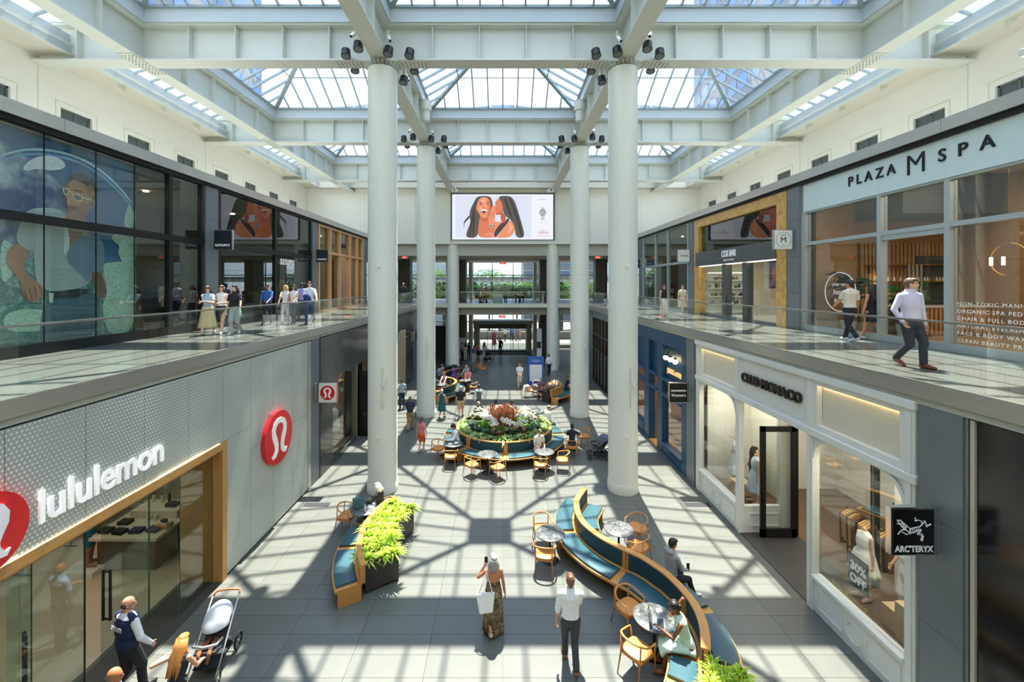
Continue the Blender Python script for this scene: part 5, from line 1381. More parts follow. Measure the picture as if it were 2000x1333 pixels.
def plant_proto(kind, seed):
    random.seed(seed); m = MB()
    if kind == 'lime': blades(m, 60, .28, .032, 1.0, .5, 2, (.1,1.4)); mats = [M_lime, M_lime2]
    elif kind == 'fern': blades(m, 46, .24, .022, 1.0, .55, 2, (.1,1.4)); mats = [M_midleaf, M_paleleaf]
    elif kind == 'broad': blades(m, 20, .30, .10, 1.0, .45, 2, (.3,1.4)); mats = [M_dkleaf, M_bluegreen]
    elif kind == 'bronze': blades(m, 22, .30, .09, 1.0, .4, 3, (.3,1.4)); mats = [M_dkleaf, M_copper, M_oliveleaf]
    elif kind == 'white':
        blades(m, 20, .24, .05, 1.0, .4, 1, (.3,1.3))
        for i in range(34):
            a = random.uniform(0,6.28); r = random.uniform(0,.13); m.mat(1 if random.random() < .85 else 2); m.ell((r*math.cos(a), r*math.sin(a), .30+.08*random.random()-r*.4), (.036,.036,.022), 5, 4)
        mats = [M_midleaf, M_petal, M_paleleaf]
    elif kind == 'grass':
        for i in range(26):
            a = random.uniform(0,6.28); r = random.uniform(0,.12); b = V(r*math.cos(a), r*math.sin(a), 0); tp = b*1.8 + V(0,0,random.uniform(.45,.75)); m.mat(random.randrange(3)); m.cyl(b, tp, .006, .003, n=3)
            for k in range(4): m.ell(b.lerp(tp, .55+.13*k), (.016,.016,.03), 4, 3)
        mats = [M_copper, M_oliveleaf, M_pinkleaf]
    elif kind == 'pink': blades(m, 34, .34, .05, 1.0, .35, 3, (.3,1.45)); mats = [M_pinkleaf, M_oliveleaf, M_petal]
    me = m.ob('leaves', mats)
    d = me.data; bpy.data.objects.remove(me); return d
PP = {k: [plant_proto(k, 10+7*i+len(k)) for i in range(3)] for k in ('lime','fern','broad','bronze','white','grass','pink')}
random.seed(11)
def plant(name, kind, label, loc, group, sc=1.0):
    o = bpy.data.objects.new(name, random.choice(PP[kind])); COL.objects.link(o); o.location = loc; o.rotation_euler = (0,0,random.uniform(0,6.28)); s = sc*random.uniform(.85,1.15); o.scale = (s,s,s*random.uniform(.9,1.1)); tag(o, label, 'plant', group); return o
ORD = ('first','second','third','fourth','fifth','sixth','seventh','eighth','ninth')
for i in range(9):
    for j in range(3):
        a = R(-27.5+i*6.3); r = 2.5+.31*j
        plant('leafy_plant', 'lime', '%s lime green plant from the near end of the left planter, %s' % (ORD[i], ('hall side','middle row','bench side')[j]), (CA.x-r*math.cos(a)+random.uniform(-.04,.04), CA.y+r*math.sin(a)+random.uniform(-.04,.04), .72), 'lime green plants in the left planter', 1.12)
for i in range(6):
    for j in range(3):
        k = min(1+i*2+j % 2, len(sub)-1); p = sub[k] + sn[k]*(.12+.2*j)
        plant('leafy_plant', 'lime', '%s lime green plant along the planter ending the S-shaped bench, %s' % (ORD[i], ('rail row','middle row','outer row')[j]), (p.x, p.y, .73), 'lime green plants by the S-shaped bench')
def ringplants(name, kind, label, group, n, r0, r1, sc=1.0, dz=.0):
    for i in range(n):
        a = 2*math.pi*(i+random.uniform(-.3,.3))/n; r = random.uniform(r0, r1)
        plant(name, kind, label, (CR.x+r*math.cos(a), CR.y+r*math.sin(a), .98-.09*r/2+dz), group, sc)
ringplants('fern', 'fern', 'fine pale green fern along the rim of the round flower bed', 'ferns of the round flower bed', 44, 1.78, 1.98, 1.5, .0)
ringplants('broad_leaf_plant', 'broad', 'dark broad-leaved plant in the outer band of the round flower bed', 'dark plants of the round flower bed', 24, 1.3, 1.65, 1.5)
ringplants('bronze_leaf_plant', 'bronze', 'bronze and green leaved plant in the round flower bed', 'bronze plants of the round flower bed', 13, 1.35, 1.75, 1.6)
ringplants('white_flower_plant', 'white', 'cream flowering plant in the middle band of the round flower bed', 'cream flowers of the round flower bed', 34, .7, 1.4, 1.5)
ringplants('copper_grass', 'grass', 'upright copper coloured grass tuft at the centre of the round flower bed', 'copper grasses of the round flower bed', 22, .05, .72, 1.1)
for i in range(12):
    p = qn[min(len(qn)-1, i*len(qn)//12)] + qq[min(len(qq)-1, i*len(qq)//12)]*random.uniform(.18,.62)
    plant('pink_leaf_plant', 'pink', 'pink and cream leaved plant in the far right planter', (p.x, p.y, .74), 'pink plants of the far right planter', 1.15)
for i in range(9):
    a = i*.7; r = .12+.5*(i % 3)/2
    plant('broad_leaf_plant', 'broad', 'dark foliage plant in the tub behind the far left bench', (-4.1+r*math.cos(a), 34.4+r*math.sin(a), .58), 'dark plants of the far left tub', 1.9)

# ---- chairs and tables
def make_chair(label):
    t = thing('armchair', label, 'chair', (0,0,0), 0, 'oak armchairs with tan leather seats')
    m = MB(); k = 12; vs = []
    outline = [(.25*math.copysign(abs(math.cos(a))**.6, math.cos(a)), .02+.235*math.copysign(abs(math.sin(a))**.6, math.sin(a))) for a in [2*math.pi*i/24 for i in range(24)]]
    vs = [(x,y,.425) for x,y in outline]+[(x,y,.455+.012*abs(x)/.25) for x,y in outline]+[(x*.9,y*.9+.002,.468+.012*abs(x)/.25) for x,y in outline]+[(0,.02,.458)]
    n = 24; fs = [tuple(range(n-1,-1,-1))]+[(i,(i+1)%n,n+(i+1)%n,n+i) for i in range(n)]+[(n+i,n+(i+1)%n,2*n+(i+1)%n,2*n+i) for i in range(n)]+[(2*n+i,2*n+(i+1)%n,3*n) for i in range(n)]
    m.add(vs, fs); m.ob('seat', M_seat, t, smooth=50)
    m = MB(); m.bar((-.22,.2,.40),(.22,.2,.40),.03,.05); m.bar((-.2,-.19,.40),(.2,-.19,.40),.03,.05); m.bar((-.23,.2,.40),(-.21,-.19,.40),.03,.05); m.bar((.23,.2,.40),(.21,-.19,.40),.03,.05); m.ob('seat_frame', M_chair, t)
    pts = []
    for i in range(21):
        a = R(-205+ (410-180)*0); th = math.pi*(-.06) + (math.pi*1.12)*i/20
        pts.append((.285*math.cos(th), -.02-.235*math.sin(th) if math.sin(th) > 0 else .0-.6*math.sin(th), .665+.085*max(0,math.sin(th))))
    pts = [(.275,.20,.64),(.285,.1,.655)]+pts[1:-1]+[(-.285,.1,.655),(-.275,.20,.64)]
    m = MB(); m.tube(pts, [.018]*2+[.02]*4+[.026]*(len(pts)-12)+[.02]*4+[.018]*2, 8, flat=.75); m.ob('backrest', M_chair, t, smooth=True)
    for sx in (-1, 1):
        m = MB(); m.tube([(sx*.265,.235,0),(sx*.25,.215,.42),(sx*.272,.19,.645)], [.011,.018,.013], 8); m.ob('leg', M_chair, t, smooth=True)
        m = MB(); m.tube([(sx*.225,-.29,0),(sx*.205,-.2,.42),(sx*.215,-.185,.72)], [.011,.018,.013], 8); m.ob('leg', M_chair, t, smooth=True)
    return t
chair0 = None
def chair(x, y, h, label):
    """h: compass heading of the sitter, degrees, 0 looks down the hall away from the viewer"""
    global chair0
    if chair0 is None:
        chair0 = make_chair(label); chair0.location = (x,y,0); chair0.rotation_euler = (0,0,-R(h)); return chair0
    return dup(chair0, (x,y,0), -R(h), label)
def hd(dx, dy): return math.degrees(math.atan2(dx, dy))
for x, y, dx, dy, l in (
    (1.13,12.2,.1,-1,'oak armchair behind the marble table left of the S-shaped bench'), (1.08,10.98,.2,1,'oak armchair on the viewer\'s side of the marble table left of the S-shaped bench'),
    (3.86,12.2,-.75,-.6,'upper of two oak armchairs at the marble table right of the S-shaped bench'), (3.62,11.3,-.6,.5,'lower of two oak armchairs at the marble table right of the S-shaped bench'),
    (2.72,9.2,.5,-.85,'oak armchair beyond the laptop table, against the S-shaped bench'), (2.55,8.1,.62,.5,'empty oak armchair on the near side of the laptop table'),
    (-2.75,18.15,.75,-.5,'oak armchair at the left end of the round bench, shown from the side'), (-2.13,17.28,.0,1,'oak armchair with its back to the viewer left of the round bench'),
    (-1.2,16.5,.55,.6,'left oak armchair of the pair at the empty table before the round bench'), (-.18,16.25,-.45,.6,'right oak armchair of the pair at the empty table before the round bench'),
    (1.45,16.5,.15,1,'oak armchair at the table of the man with a phone, back to the viewer'), (2.4,16.95,-1,.15,'oak armchair right of the table of the man with a phone'),
    (3.0,18.35,.1,1,'oak armchair holding the woman in a black tee'), (3.75,19.6,-.9,-.2,'oak armchair half hidden behind the dark pushchair'),
    (-4.72,12.85,1,-.15,'empty oak armchair beside the table with the patterned bag'), (-3.62,13.15,-.9,-.45,'oak armchair of the white-haired woman by the nearest left column'),
    (-2.0,29.15,-.9,.3,'far oak armchair with a blue bag on it'), (-3.05,30.75,.4,-1,'far oak armchair left of the woman in pink'), (-2.45,30.7,-.1,-1,'far oak armchair of the person in a pink shirt'),
    (-1.6,35.4,-.3,-1,'lone oak armchair standing on the dark polished floor'), (-2.05,36.4,-.9,0,'distant oak armchair by the dark table near the queue'), (-4.3,27.75,.2,1,'far oak armchair just right of the second left column'),
    (1.75,28.1,1,.1,'far right oak armchair with pale clothing on it'), (2.45,27.4,.05,1,'far right oak armchair holding a seated man'), (2.35,29.35,0,-1,'far right oak armchair behind the small table')):
    chair(x, y, hd(dx, dy), l)
def make_table(label, r=.4):
    t = thing('cafe_table', label, 'table', (0,0,0), 0, 'round marble cafe tables')
    MB().lathe([(r-.012,.715),(r,.72),(r,.738),(r-.006,.742),(.01,.742)], n=40).ob('tabletop', M_marble, t, smooth=40)
    MB().cyl((0,0,.02),(0,0,.715),.028,n=14).ob('pole', M_blk, t, smooth=40); MB().lathe([(.23,0),(.23,.012),(.05,.03),(.03,.05)], n=32).ob('base', M_blk, t, smooth=40); MB().box(-.12,-.12,.7,.12,.12,.715).ob('top_plate', M_blk, t)
    return t
table0 = None
def table(x, y, label):
    global table0
    if table0 is None: table0 = make_table(label); table0.location = (x,y,0); return
    dup(table0, (x,y,0), random.uniform(0,6), label)
for x, y, l in ((1.27,11.42,'grey marble table left of the S-shaped bench, half in shade'), (3.17,11.62,'grey marble table right of the S-shaped bench'), (3.03,8.52,'grey marble table carrying the laptop'),
    (-.60,16.75,'empty marble table before the round bench'), (1.66,17.0,'marble table in front of the man with a phone'), (-2.08,17.85,'marble table with papers left of the round bench'),
    (3.15,19.25,'marble table in front of the woman in a black tee'), (-4.12,12.65,'marble table with a patterned bag by the nearest left column'), (-4.2,28.5,'far left marble table inside the curve of the bench'),
    (-2.62,29.75,'far left marble table in front of the person in pink'), (-3.2,31.8,'far left marble table by the woman in purple'), (-2.62,35.9,'dark distant table near the queue'), (2.35,28.3,'far right small marble table'), (1.62,22.75,'marble table behind the round flower bed')):
    table(x, y, l)

# ---- roof spotlights, cameras and speakers around the column heads
def spot(p, label, aim=(0,-.2,-1)):
    t = thing('roof_spotlight', label, 'spotlight', p, 0, None); a = Vector(aim).normalized()
    MB().cyl(-a*.02, a*.24, .15, .165, n=20).ob('housing', M_blk, t, smooth=40); MB().cyl(a*.235, a*.245, .13, n=20).ob('lens', mk('dull_lens', rgb(96,98,98), .3), t)
    MB().tube([-a*.02, V(0,0,.12)], .03, 6).ob('arm', M_blk, t)
def seccam(p, label, aim):
    t = thing('roof_camera', label, 'camera', p, 0, None); a = Vector(aim).normalized()
    MB().cyl((0,0,0), a*.26, .055, .06, n=14).ob('body', M_whiteletter if False else M_white, t, smooth=40); MB().cyl(a*.255, a*.27, .045, n=14).ob('lens', M_blk, t)
    m = MB()
    for k in range(4): m.bar(a*.02*k+V(-.09,0,.04+.02*k), a*.02*k+V(.09,0,.04+.02*k), .014)
    m.ob('fins', M_white, t); MB().bar((0,0,0),(0,0,.22),.03).ob('arm', M_white, t)
for s, sd in ((-1,'left'),(1,'right')):
    for yc, nm in ((15.4,'nearest %s column' % sd), (24.1,'second %s column' % sd)):
        c = s*4.35
        for dx, dy, z, l in ((s*1.15,-.5,15.62,'on the outer side of'), (-s*1.1,-.5,15.62,'on the inner side of'), (s*.5,-1.15,15.5,'high in front, outer side of'), (-s*.45,-.85,15.5,'high in front, inner side of'), (s*1.2,.55,15.62,'behind, outer side of'), (-s*1.05,.6,15.62,'behind, inner side of'), (-s*.5,1.2,15.5,'under the girder behind')):
            spot((c+dx, yc+dy, z), 'black roof spotlight %s the %s' % (l, nm), (s*-.1 if dx*s > 0 else s*.1, -.25, -1))
        for dx, dy, l, aim in ((s*.55,-1.3,'outer white roof camera before',(-.3,-.6,-.7)), (-s*.5,-1.1,'inner white roof camera before',(.35,-.5,-.8)), (-s*.5,1.5,'white roof camera behind',(.4,-.2,-.9))):
            seccam((c+dx, yc+dy, 15.75), '%s the head of the %s' % (l, nm), aim)
    t = thing('roof_speaker', 'big stepped white cylinder speaker under the %s girder' % sd, 'speaker', (s*3.86, 21.3, 15.6))
    MB().lathe([(.2,0),(.21,.04),(.21,.5),(.27,.52),(.29,.6),(.29,.95),(.2,1.0)], n=28).ob('body', M_col, t, smooth=40); MB().lathe([(.3,.95),(.3,1.0),(.1,1.05)], n=28).ob('cap', M_steel, t); MB().bar((0,0,1.0),(-s*-.2,0,1.1),.06).ob('bracket', M_steel, t)
for i, (x, l) in enumerate(((-4.0,'small white projector on the left girder end above the screen'), (4.0,'small white projector on the right girder end above the screen'))):
    t = thing('projector', l, 'projector', (x, 35.66, 15.2)); MB().box(-.25,-.3,0,.25,.2,.2).ob('body', M_white, t, bevel=.02); MB().cyl((0,-.3,.1),(0,-.36,.1),.06,n=12).ob('lens', M_blk, t); MB().bar((0,.05,.2),(0,.335,.48),.05).ob('arm', M_white, t)
# ================================================================== people
PQ = []                                     # bodies waiting for their voxel skin
def cloth(c, rough=.85): return mk('cloth_%d_%d_%d' % tuple(c), rgb(*c), rough, var=.10, vscale=14, bump=.06, bscale=25)
def skinm(c): return mk('skin_%d_%d_%d' % tuple(c), rgb(*c), .5, var=.04, vscale=10)
def hairm(c): return mk('hair_%d_%d_%d' % tuple(c), rgb(*c), .45, var=.3, vscale=30, stretch=(6,6,.7))
def ik(a, t, l1, l2, pole):
    d = t - a; L = d.length
    if L > (l1+l2)*.999: t = a + d*((l1+l2)*.999/L); d = t - a; L = d.length
    u = d.normalized(); p = (pole - u*pole.dot(u)); p = p.normalized() if p.length > 1e-4 else Vector((0,-1,0))
    ca = (l1*l1 + L*L - l2*l2)/(2*l1*L); ca = max(-1, min(1, ca))
    return a + u*l1*ca + p*l1*math.sqrt(1-ca*ca), t
def capsule(m, a, b, ra, rb, n=10):
    m.cyl(a, b, ra, rb, n=n, cap=True); m.ell(a, ra, n, 8); m.ell(b, rb, n, 8)
ARMS = {'hang': (.148,.02,.495), 'fwd': (.135,.15,.52), 'back': (.15,-.13,.51), 'phone': (.055,.19,.70), 'chest': (.05,.17,.66), 'lap': (.07,.20,.60), 'table': (.09,.27,.645), 'hip': (.15,.05,.56),
        'up': (.10,.12,1.02), 'chin': (.02,.15,.83), 'rail': (.20,.22,.60), 'carry': (.14,.12,.52), 'knee': (.10,.28,.58)}
def person(label, loc, h, H=1.70, skin=(206,160,132), top=(240,240,240), bottom=(40,42,48), shoes=(40,38,38), sleeve='short', legs='long', hair=('short',(40,32,28)),
           pose='walk', arms=('hang','hang'), lean=0.0, head=(0,0), build=1.0, skirt=None, fem=False, vox=None, extra=None, group=None, nohead=False, seat=.46, phase=1, cat='person', name='person', eyes=True, stridek=1.0, vest=None, look=None):
    """loc is the point under the pelvis; h the heading in degrees (0 looks down the hall away from the viewer)"""
    t = thing(name, label, cat, loc, -R(h), group)
    mats = []; 
    def M(mt):
        if mt not in mats: mats.append(mt)
        return mats.index(mt)
    sk = M(skinm(skin)); tp = M(cloth(top)) if top else sk; bt = M(cloth(bottom)) if bottom else sk; sh = M(cloth(shoes, .5)) if shoes else sk
    ey = M(mk('eye_dark', rgb(34,26,24), .3)); lp = M(mk('lip_%d_%d_%d' % skin, rgb(int(skin[0]*.86), int(skin[1]*.66), int(skin[2]*.64)), .5))
    vs = M(cloth(vest)) if vest else None
    B = MB(); k = H; w = build
    sit = pose == 'sit'
    pz = (seat/k + .055) if sit else (.515 if pose == 'walk' else .53)
    if pose == 'crouch': pz = .30
    pel = V(0, 0, pz)
    Rl = Matrix.Rotation(-R(lean), 3, 'X')
    up = lambda x, y, z: pel + Rl @ V(x, y, z)          # a point of the trunk, measured from the pelvis
    shw = (.094 if fem else .107)*w; hipw = .052
    # legs
    th, shn = .245, .235
    for i, s in enumerate((-1, 1)):
        hp = pel + V(s*hipw, 0, -.01)
        if sit: an = V(s*.075, .29 + (.03 if i else -.02), .045); pole = V(s*.15, 1, .6)
        elif pose == 'walk':
            f = phase*s; an = V(s*.045, (.155 if f > 0 else -.19)*stridek, .045 if f > 0 else .085); pole = V(0, 1, .1)
        elif pose == 'crouch': an = V(s*.07, -.02 + .1*s, .045); pole = V(s*.4, 1, .3)
        else: an = V(s*.055, .02*s, .042); pole = V(0, 1, 0)
        kn, an = ik(hp, an, th, shn, pole)
        longp = legs == 'long'
        lm = bt if longp else (bt if legs == 'shorts' else sk)
        rt = (.060 if longp else .054)*w; rk = (.040 if longp else .034)*w; ra = (.034 if longp else .021)*w
        if legs == 'wide': lm = bt; rk = .05; ra = .055; longp = True
        if legs == 'shorts':
            mid = hp.lerp(kn, .82); B.mat(bt); capsule(B, hp*k, mid*k, rt*1.1*k, .052*w*k); B.mat(sk); capsule(B, mid*k, kn*k, .040*w*k, rk*k)
        else: B.mat(lm); capsule(B, hp*k, kn*k, rt*k, rk*k)
        B.mat(bt if longp else sk); calf = kn.lerp(an, .3) + V(0,-.008,0)
        capsule(B, kn*k, calf*k, rk*k, (.036 if longp else .032)*w*k); capsule(B, calf*k, (an+V(0,0,.01))*k, (.036 if longp else .031)*w*k, ra*k)
        d = V(s*.18, 1, 0).normalized(); back = pose == 'walk' and phase*s < 0
        hl = an + V(0,0,-.018) - d*.02; to = an + d*.105 + V(0,0,-.027 if not back else -.065)
        B.mat(sh); capsule(B, hl*k, (an+d*.055+V(0,0,-.02 if not back else -.042))*k, .026*k, .025*k); capsule(B, (an+d*.055+V(0,0,-.02 if not back else -.042))*k, to*k, .026*k, .018*k)
    # trunk: stacked oval rings
    hw = (.092 if fem else .090)*w; ww = (.070 if fem else .082)*w; cw = (.088 if fem else .102)*w
    prof = [(-.055, hw*.80, .062*w, bt), (-.01, hw*1.0, .070*w, bt), (.035, hw*.98, .068*w, bt), (.05, hw*.97, .068*w, tp), (.105, ww*1.04, .062*w, tp), (.185, cw*.97, .066*w, tp), (.262, cw*1.04, .066*w, tp), (.309, cw*.98, .052*w, tp), (.328, cw*.68, .044*w, tp), (.345, .042, .038, tp)]
    if top is None: prof = [(a,b,c,sk if m_ == tp else m_) for a,b,c,m_ in prof]
    N = 16; rings = []
    for z, a, b, _ in prof:
        rings.append([up(a*math.copysign(abs(math.cos(q))**.8, math.cos(q)), b*math.sin(q) + (.012 if .12 < z < .28 and fem and math.sin(q) > 0 else 0) - (.01 if z > .21 else 0), z)*k for q in [2*math.pi*i/N for i in range(N)]])
    for j in range(len(rings)-1):
        B.mat(vs if vest and prof[j+1][3] == tp and j < 7 else prof[j+1][3]); B.add(rings[j]+rings[j+1], [(i,(i+1)%N,N+(i+1)%N,N+i) for i in range(N)])
    B.mat(bt); B.add(rings[0], [tuple(range(N-1,-1,-1))]); B.mat(tp); B.add(rings[-1], [tuple(range(N))])
    if vest:
        B.mat(vs)
        for s in (-1,1): capsule(B, up(s*.05,-.012,.325)*k, up(s*shw*.93,-.012,.292)*k, .028*k, .036*k)
        for z0, z1 in ((.0,.13),(.11,.22),(.2,.31)): B.ell(up(0,-.004,(z0+z1)/2)*k, (cw*1.10*k,.079*w*k,(z1-z0)*.75*k), 16, 8, Rl)
    # neck and head
    nb = up(0,-.008,.335); hy, hp_ = head
    hc = up(0,.008,.415)
    Rh = Matrix.Rotation(-R(hy), 3, 'Z') @ Matrix.Rotation(-R(hp_) - R(lean*.6), 3, 'X')
    hd_ = lambda x, y, z: (hc + Rh @ V(x, y, z))*k
    B.mat(sk); capsule(B, nb*k, hd_(0,-.012,-.04), .030*k*(1 if not fem else .86), .030*k*(1 if not fem else .86))
    if nohead: PH = (len(B.v), len(B.f))
    B.ell(hd_(0,-.006,.012), (.0435*k,.054*k,.056*k), 14, 10, Rh); B.ell(hd_(0,.016,-.022), (.034*k,.036*k,.042*k), 12, 8, Rh); B.ell(hd_(0,.030,-.048), (.017*k,.016*k,.014*k), 8, 6, Rh)
    B.ell(hd_(0,.054,-.012), (.0085*k,.011*k,.012*k), 8, 6, Rh); B.ell(hd_(0,.050,.003), (.006*k,.008*k,.016*k), 6, 5, Rh)
    for s in (-1,1): B.ell(hd_(s*.044,-.004,-.006), (.006*k,.012*k,.018*k), 8, 6, Rh)
    if eyes:
        B.mat(ey)
        for s in (-1,1): B.ell(hd_(s*.018,.0445,.006), (.0085*k,.006*k,.0050*k), 8, 5, Rh)
        B.mat(lp); B.ell(hd_(0,.047,-.033), (.014*k,.007*k,.0055*k), 8, 5, Rh)
    if nohead: del B.v[PH[0]:]; del B.f[PH[1]:]; del B.m[PH[1]:]
    # arms with five-fingered hands
    for i, s in enumerate((-1, 1)):
        S = up(s*shw, -.010, .285); tg = arms[i]
        g = Vector(ARMS[tg]) if isinstance(tg, str) else Vector(tg)
        wr = V(s*g.x, g.y, g.z - (.53 - pz if not sit else .53 - pz)) if isinstance(tg, str) else V(g.x, g.y, g.z)
        el, wr = ik(S, wr, .168, .148, V(s*.55, -.9, -.35))
        slm = {'none': sk, 'short': tp, 'long': tp, 'rolled': tp}[sleeve]
        if top is None: slm = sk
        ru = .030*w; B.mat(slm)
        cut = S.lerp(el, .62 if sleeve == 'short' else 1.0)
        if sleeve == 'none': B.mat(sk); capsule(B, S*k, el*k, .029*w*k*(.85 if fem else 1), .023*w*k*(.88 if fem else 1))
        else:
            capsule(B, S*k, cut*k, .0315*w*k, (.0345 if sleeve == 'short' else .029)*w*k)
            if sleeve == 'short': B.mat(sk); capsule(B, cut*k, el*k, .026*w*k, .023*w*k)
        B.mat(tp if sleeve == 'long' and top else sk); capsule(B, el*k, wr*k, (.028 if sleeve == 'long' else .023)*w*k, (.022 if sleeve == 'long' else .0155)*k)
        if sleeve == 'rolled': B.mat(tp); capsule(B, el*k, el.lerp(wr,.18)*k, .031*w*k, .03*w*k)
        B.mat(sk); d = (wr-el).normalized(); side = V(s,0,0) - d*d.x*s; side = side.normalized() if side.length > .2 else V(0,1,0)
        pn = d.cross(side).normalized()*s          # out of the back of the hand
        inn = -side if abs(d.z) < .7 else V(0,1,0) - d*d.y; inn = inn.normalized(); acr = inn; curl = -(d.cross(acr)).normalized()*s
        pc = wr + d*.028
        m3 = Matrix((acr, d, d.cross(acr))).transposed(); B.ell(pc*k, (.021*k,.028*k,.011*k), 10, 8, m3)
        for q in range(4):
            b0 = wr + d*.048 + acr*(.015-.0105*q); ln = (.040,.045,.042,.032)[q]
            b1 = b0 + d*ln*.55 + curl*ln*.12; b2 = b1 + d*ln*.38 + curl*ln*.42
            capsule(B, b0*k, b1*k, .0056*k, .0052*k, 6); capsule(B, b1*k, b2*k, .0052*k, .0044*k, 6)
        t0 = wr + d*.014 + acr*.014; t1 = t0 + d*.02 + acr*.018; t2 = t1 + d*.02 + acr*.004 + curl*.006
        capsule(B, t0*k, t1*k, .007*k, .0062*k, 6); capsule(B, t1*k, t2*k, .0062*k, .005*k, 6)
        if i == 0: t['_wl'] = tuple((wr+d*.05)*k)
        else: t['_wr'] = tuple((wr+d*.05)*k)
    PQ.append((t, B, mats, vox or .0125))
    # hair
    if hair:
        st, hc_ = hair[0], hair[1]; hm = hairm(hc_); m = MB()
        if st == 'bald':
            m.ell(hd_(0,-.016,-.004), (.046*k,.050*k,.040*k), 16, 10, Rh)
        elif st == 'balding':
            m.ell(hd_(0,-.014,.004), (.0462*k,.053*k,.047*k), 16, 10, Rh); m.ell(hd_(0,.004,.046), (.030*k,.034*k,.018*k), 12, 8, Rh)
        else:
            m.ell(hd_(0,-.013,.018), (.0475*k,.056*k,.0575*k), 18, 12, Rh); m.ell(hd_(0,.018,.048), (.038*k,.036*k,.024*k), 14, 8, Rh)
            m.ell(hd_(0,-.030,-.012), (.043*k,.036*k,.040*k), 14, 8, Rh)
        if st in ('long', 'bob', 'half'):
            L = {'long': .235, 'bob': .06, 'half': .13}[st]
            for a in range(-5, 6):
                q = a/5*1.75; x, y = math.sin(q)*.047, -.012-math.cos(q)*.046
                p0 = hd_(x*.9, y*.95, .03); p1 = hd_(x*1.05, y*1.06, -.045)
                e = (hc + Rh @ V(x*1.1, y*1.12, -.05)); p2 = (e + Rl @ V(x*.2, -.016 if y < 0 else .0, -L*random.uniform(.45,.6)))*k; p3 = (e + Rl @ V(x*.3+random.uniform(-.012,.012), -.03 if y < -.02 else .012, -L*random.uniform(.85,1.1)))*k
                m.tube([p0,p1,p2,p3], [.014*k,.0165*k,.015*k,.006*k], 7, flat=1.0)
        if st == 'bun': m.ell(hd_(0,-.062,.03), .026*k, 12, 8)
        if st == 'ponytail': m.tube([hd_(0,-.055,.03),hd_(0,-.085,.02),hd_(0,-.082,-.05),hd_(0,-.07,-.13)], [.014*k,.02*k,.018*k,.006*k], 8)
        if st == 'cornrow':
            for a in range(-3,4): m.tube([hd_(a*.011,.045-.01*abs(a)/3,.05),hd_(a*.013,.0,.078-.003*abs(a)),hd_(a*.013,-.05,.05),hd_(a*.008,-.066,.0)], .006*k, 6)
            m.ell(hd_(0,-.062,-.012), .024*k, 10, 8)
        if st == 'cap':
            m.ell(hd_(0,-.006,.036), (.05*k,.06*k,.042*k), 16, 10, Rh)
        m.ob('hair', hm, t, smooth=True)
        if st == 'cap':
            m = MB(); m.ell(hd_(0,.055,.032), (.036*k,.04*k,.006*k), 12, 6, Rh); m.ob('cap_brim', hm, t, smooth=True)
    if skirt:
        col, hem, flare = skirt[:3]; z0 = skirt[3] if len(skirt) > 3 else .06; sm = skirt[4] if len(skirt) > 4 else cloth(col)
        m = MB(); N = 40; rows = 9; vs_ = []
        zt = pz + z0; zb_ = hem
        for j in range(rows+1):
            f = j/rows; z = zt + (zb_-zt)*f
            if sit: pass
            for i in range(N):
                q = 2*math.pi*i/N; g = 1 + (.05+.05*f)*math.sin(q*7+1.3*math.sin(q*2))*f
                wa = (hw*1.06 + (flare-hw)*f**.8)*g; wb = (.076*w + (flare*.85-.076)*f**.8)*g
                if f < .18 and z0 > .1: wa = ww*1.12 + (hw*1.08-ww*1.12)*f/.18; wb = .07*w
                vs_.append(V(wa*math.cos(q), wb*math.sin(q), z)*k)
        fs = [(j*N+i, j*N+(i+1)%N, (j+1)*N+(i+1)%N, (j+1)*N+i) for j in range(rows) for i in range(N)]
        ins = [p*.97 if False else V(p.x*.95,p.y*.95,p.z) for p in vs_[-N:]]
        vs_ += ins; o = rows*N; fs += [(o+i, o+(i+1)%N, o+N+(i+1)%N, o+N+i) for i in range(N)]
        m.add(vs_, fs); m.ob('skirt', sm, t, smooth=True)
    if extra: extra(t, k, up, hd_, pz)
    return t
def flush_people():
    tmp = []
    for t, B, mats, vx in PQ:
        me = bpy.data.meshes.new('src'); me.from_pydata(B.v, [], B.f); me.polygons.foreach_set('material_index', B.m)
        bm = bmesh.new(); bm.from_mesh(me); bmesh.ops.remove_doubles(bm, verts=bm.verts, dist=1e-5); bmesh.ops.recalc_face_normals(bm, faces=bm.faces); bm.to_mesh(me); bm.free()
        o = bpy.data.objects.new('src', me); COL.objects.link(o)
        r = o.modifiers.new('r', 'REMESH'); r.mode = 'VOXEL'; r.voxel_size = vx
        s = o.modifiers.new('s', 'SMOOTH'); s.factor = .5; s.iterations = 5
        tmp.append(o)
    dg = bpy.context.evaluated_depsgraph_get()
    for (t, B, mats, vx), o in zip(PQ, tmp):
        me = bpy.data.meshes.new_from_object(o.evaluated_get(dg))
        bvh = BVHTree.FromPolygons(B.v, B.f); idx = []
        for p in me.polygons:
            hit = bvh.find_nearest(p.center); idx.append(B.m[hit[2]] if hit[2] is not None else 0)
        me.materials.clear()
        for m_ in mats: me.materials.append(m_)
        me.polygons.foreach_set('material_index', idx); me.shade_smooth()
        n = bpy.data.objects.new('body', me); COL.objects.link(n); n.parent = t
        for key in ('_wl', '_wr'):
            if key in t: del t[key]
    for o in tmp:
        d = o.data; bpy.data.objects.remove(o); bpy.data.meshes.remove(d)
    PQ.clear()
def hand(t, key):
    """world position of a hand"""
    v = Vector(t[key]); a = t.rotation_euler[2]
    return Vector(t.location) + Matrix.Rotation(a, 3, 'Z') @ v
def held(name, label, cat, p, build, rz=0):
    t = thing(name, label, cat, tuple(p), rz); build(t); return t
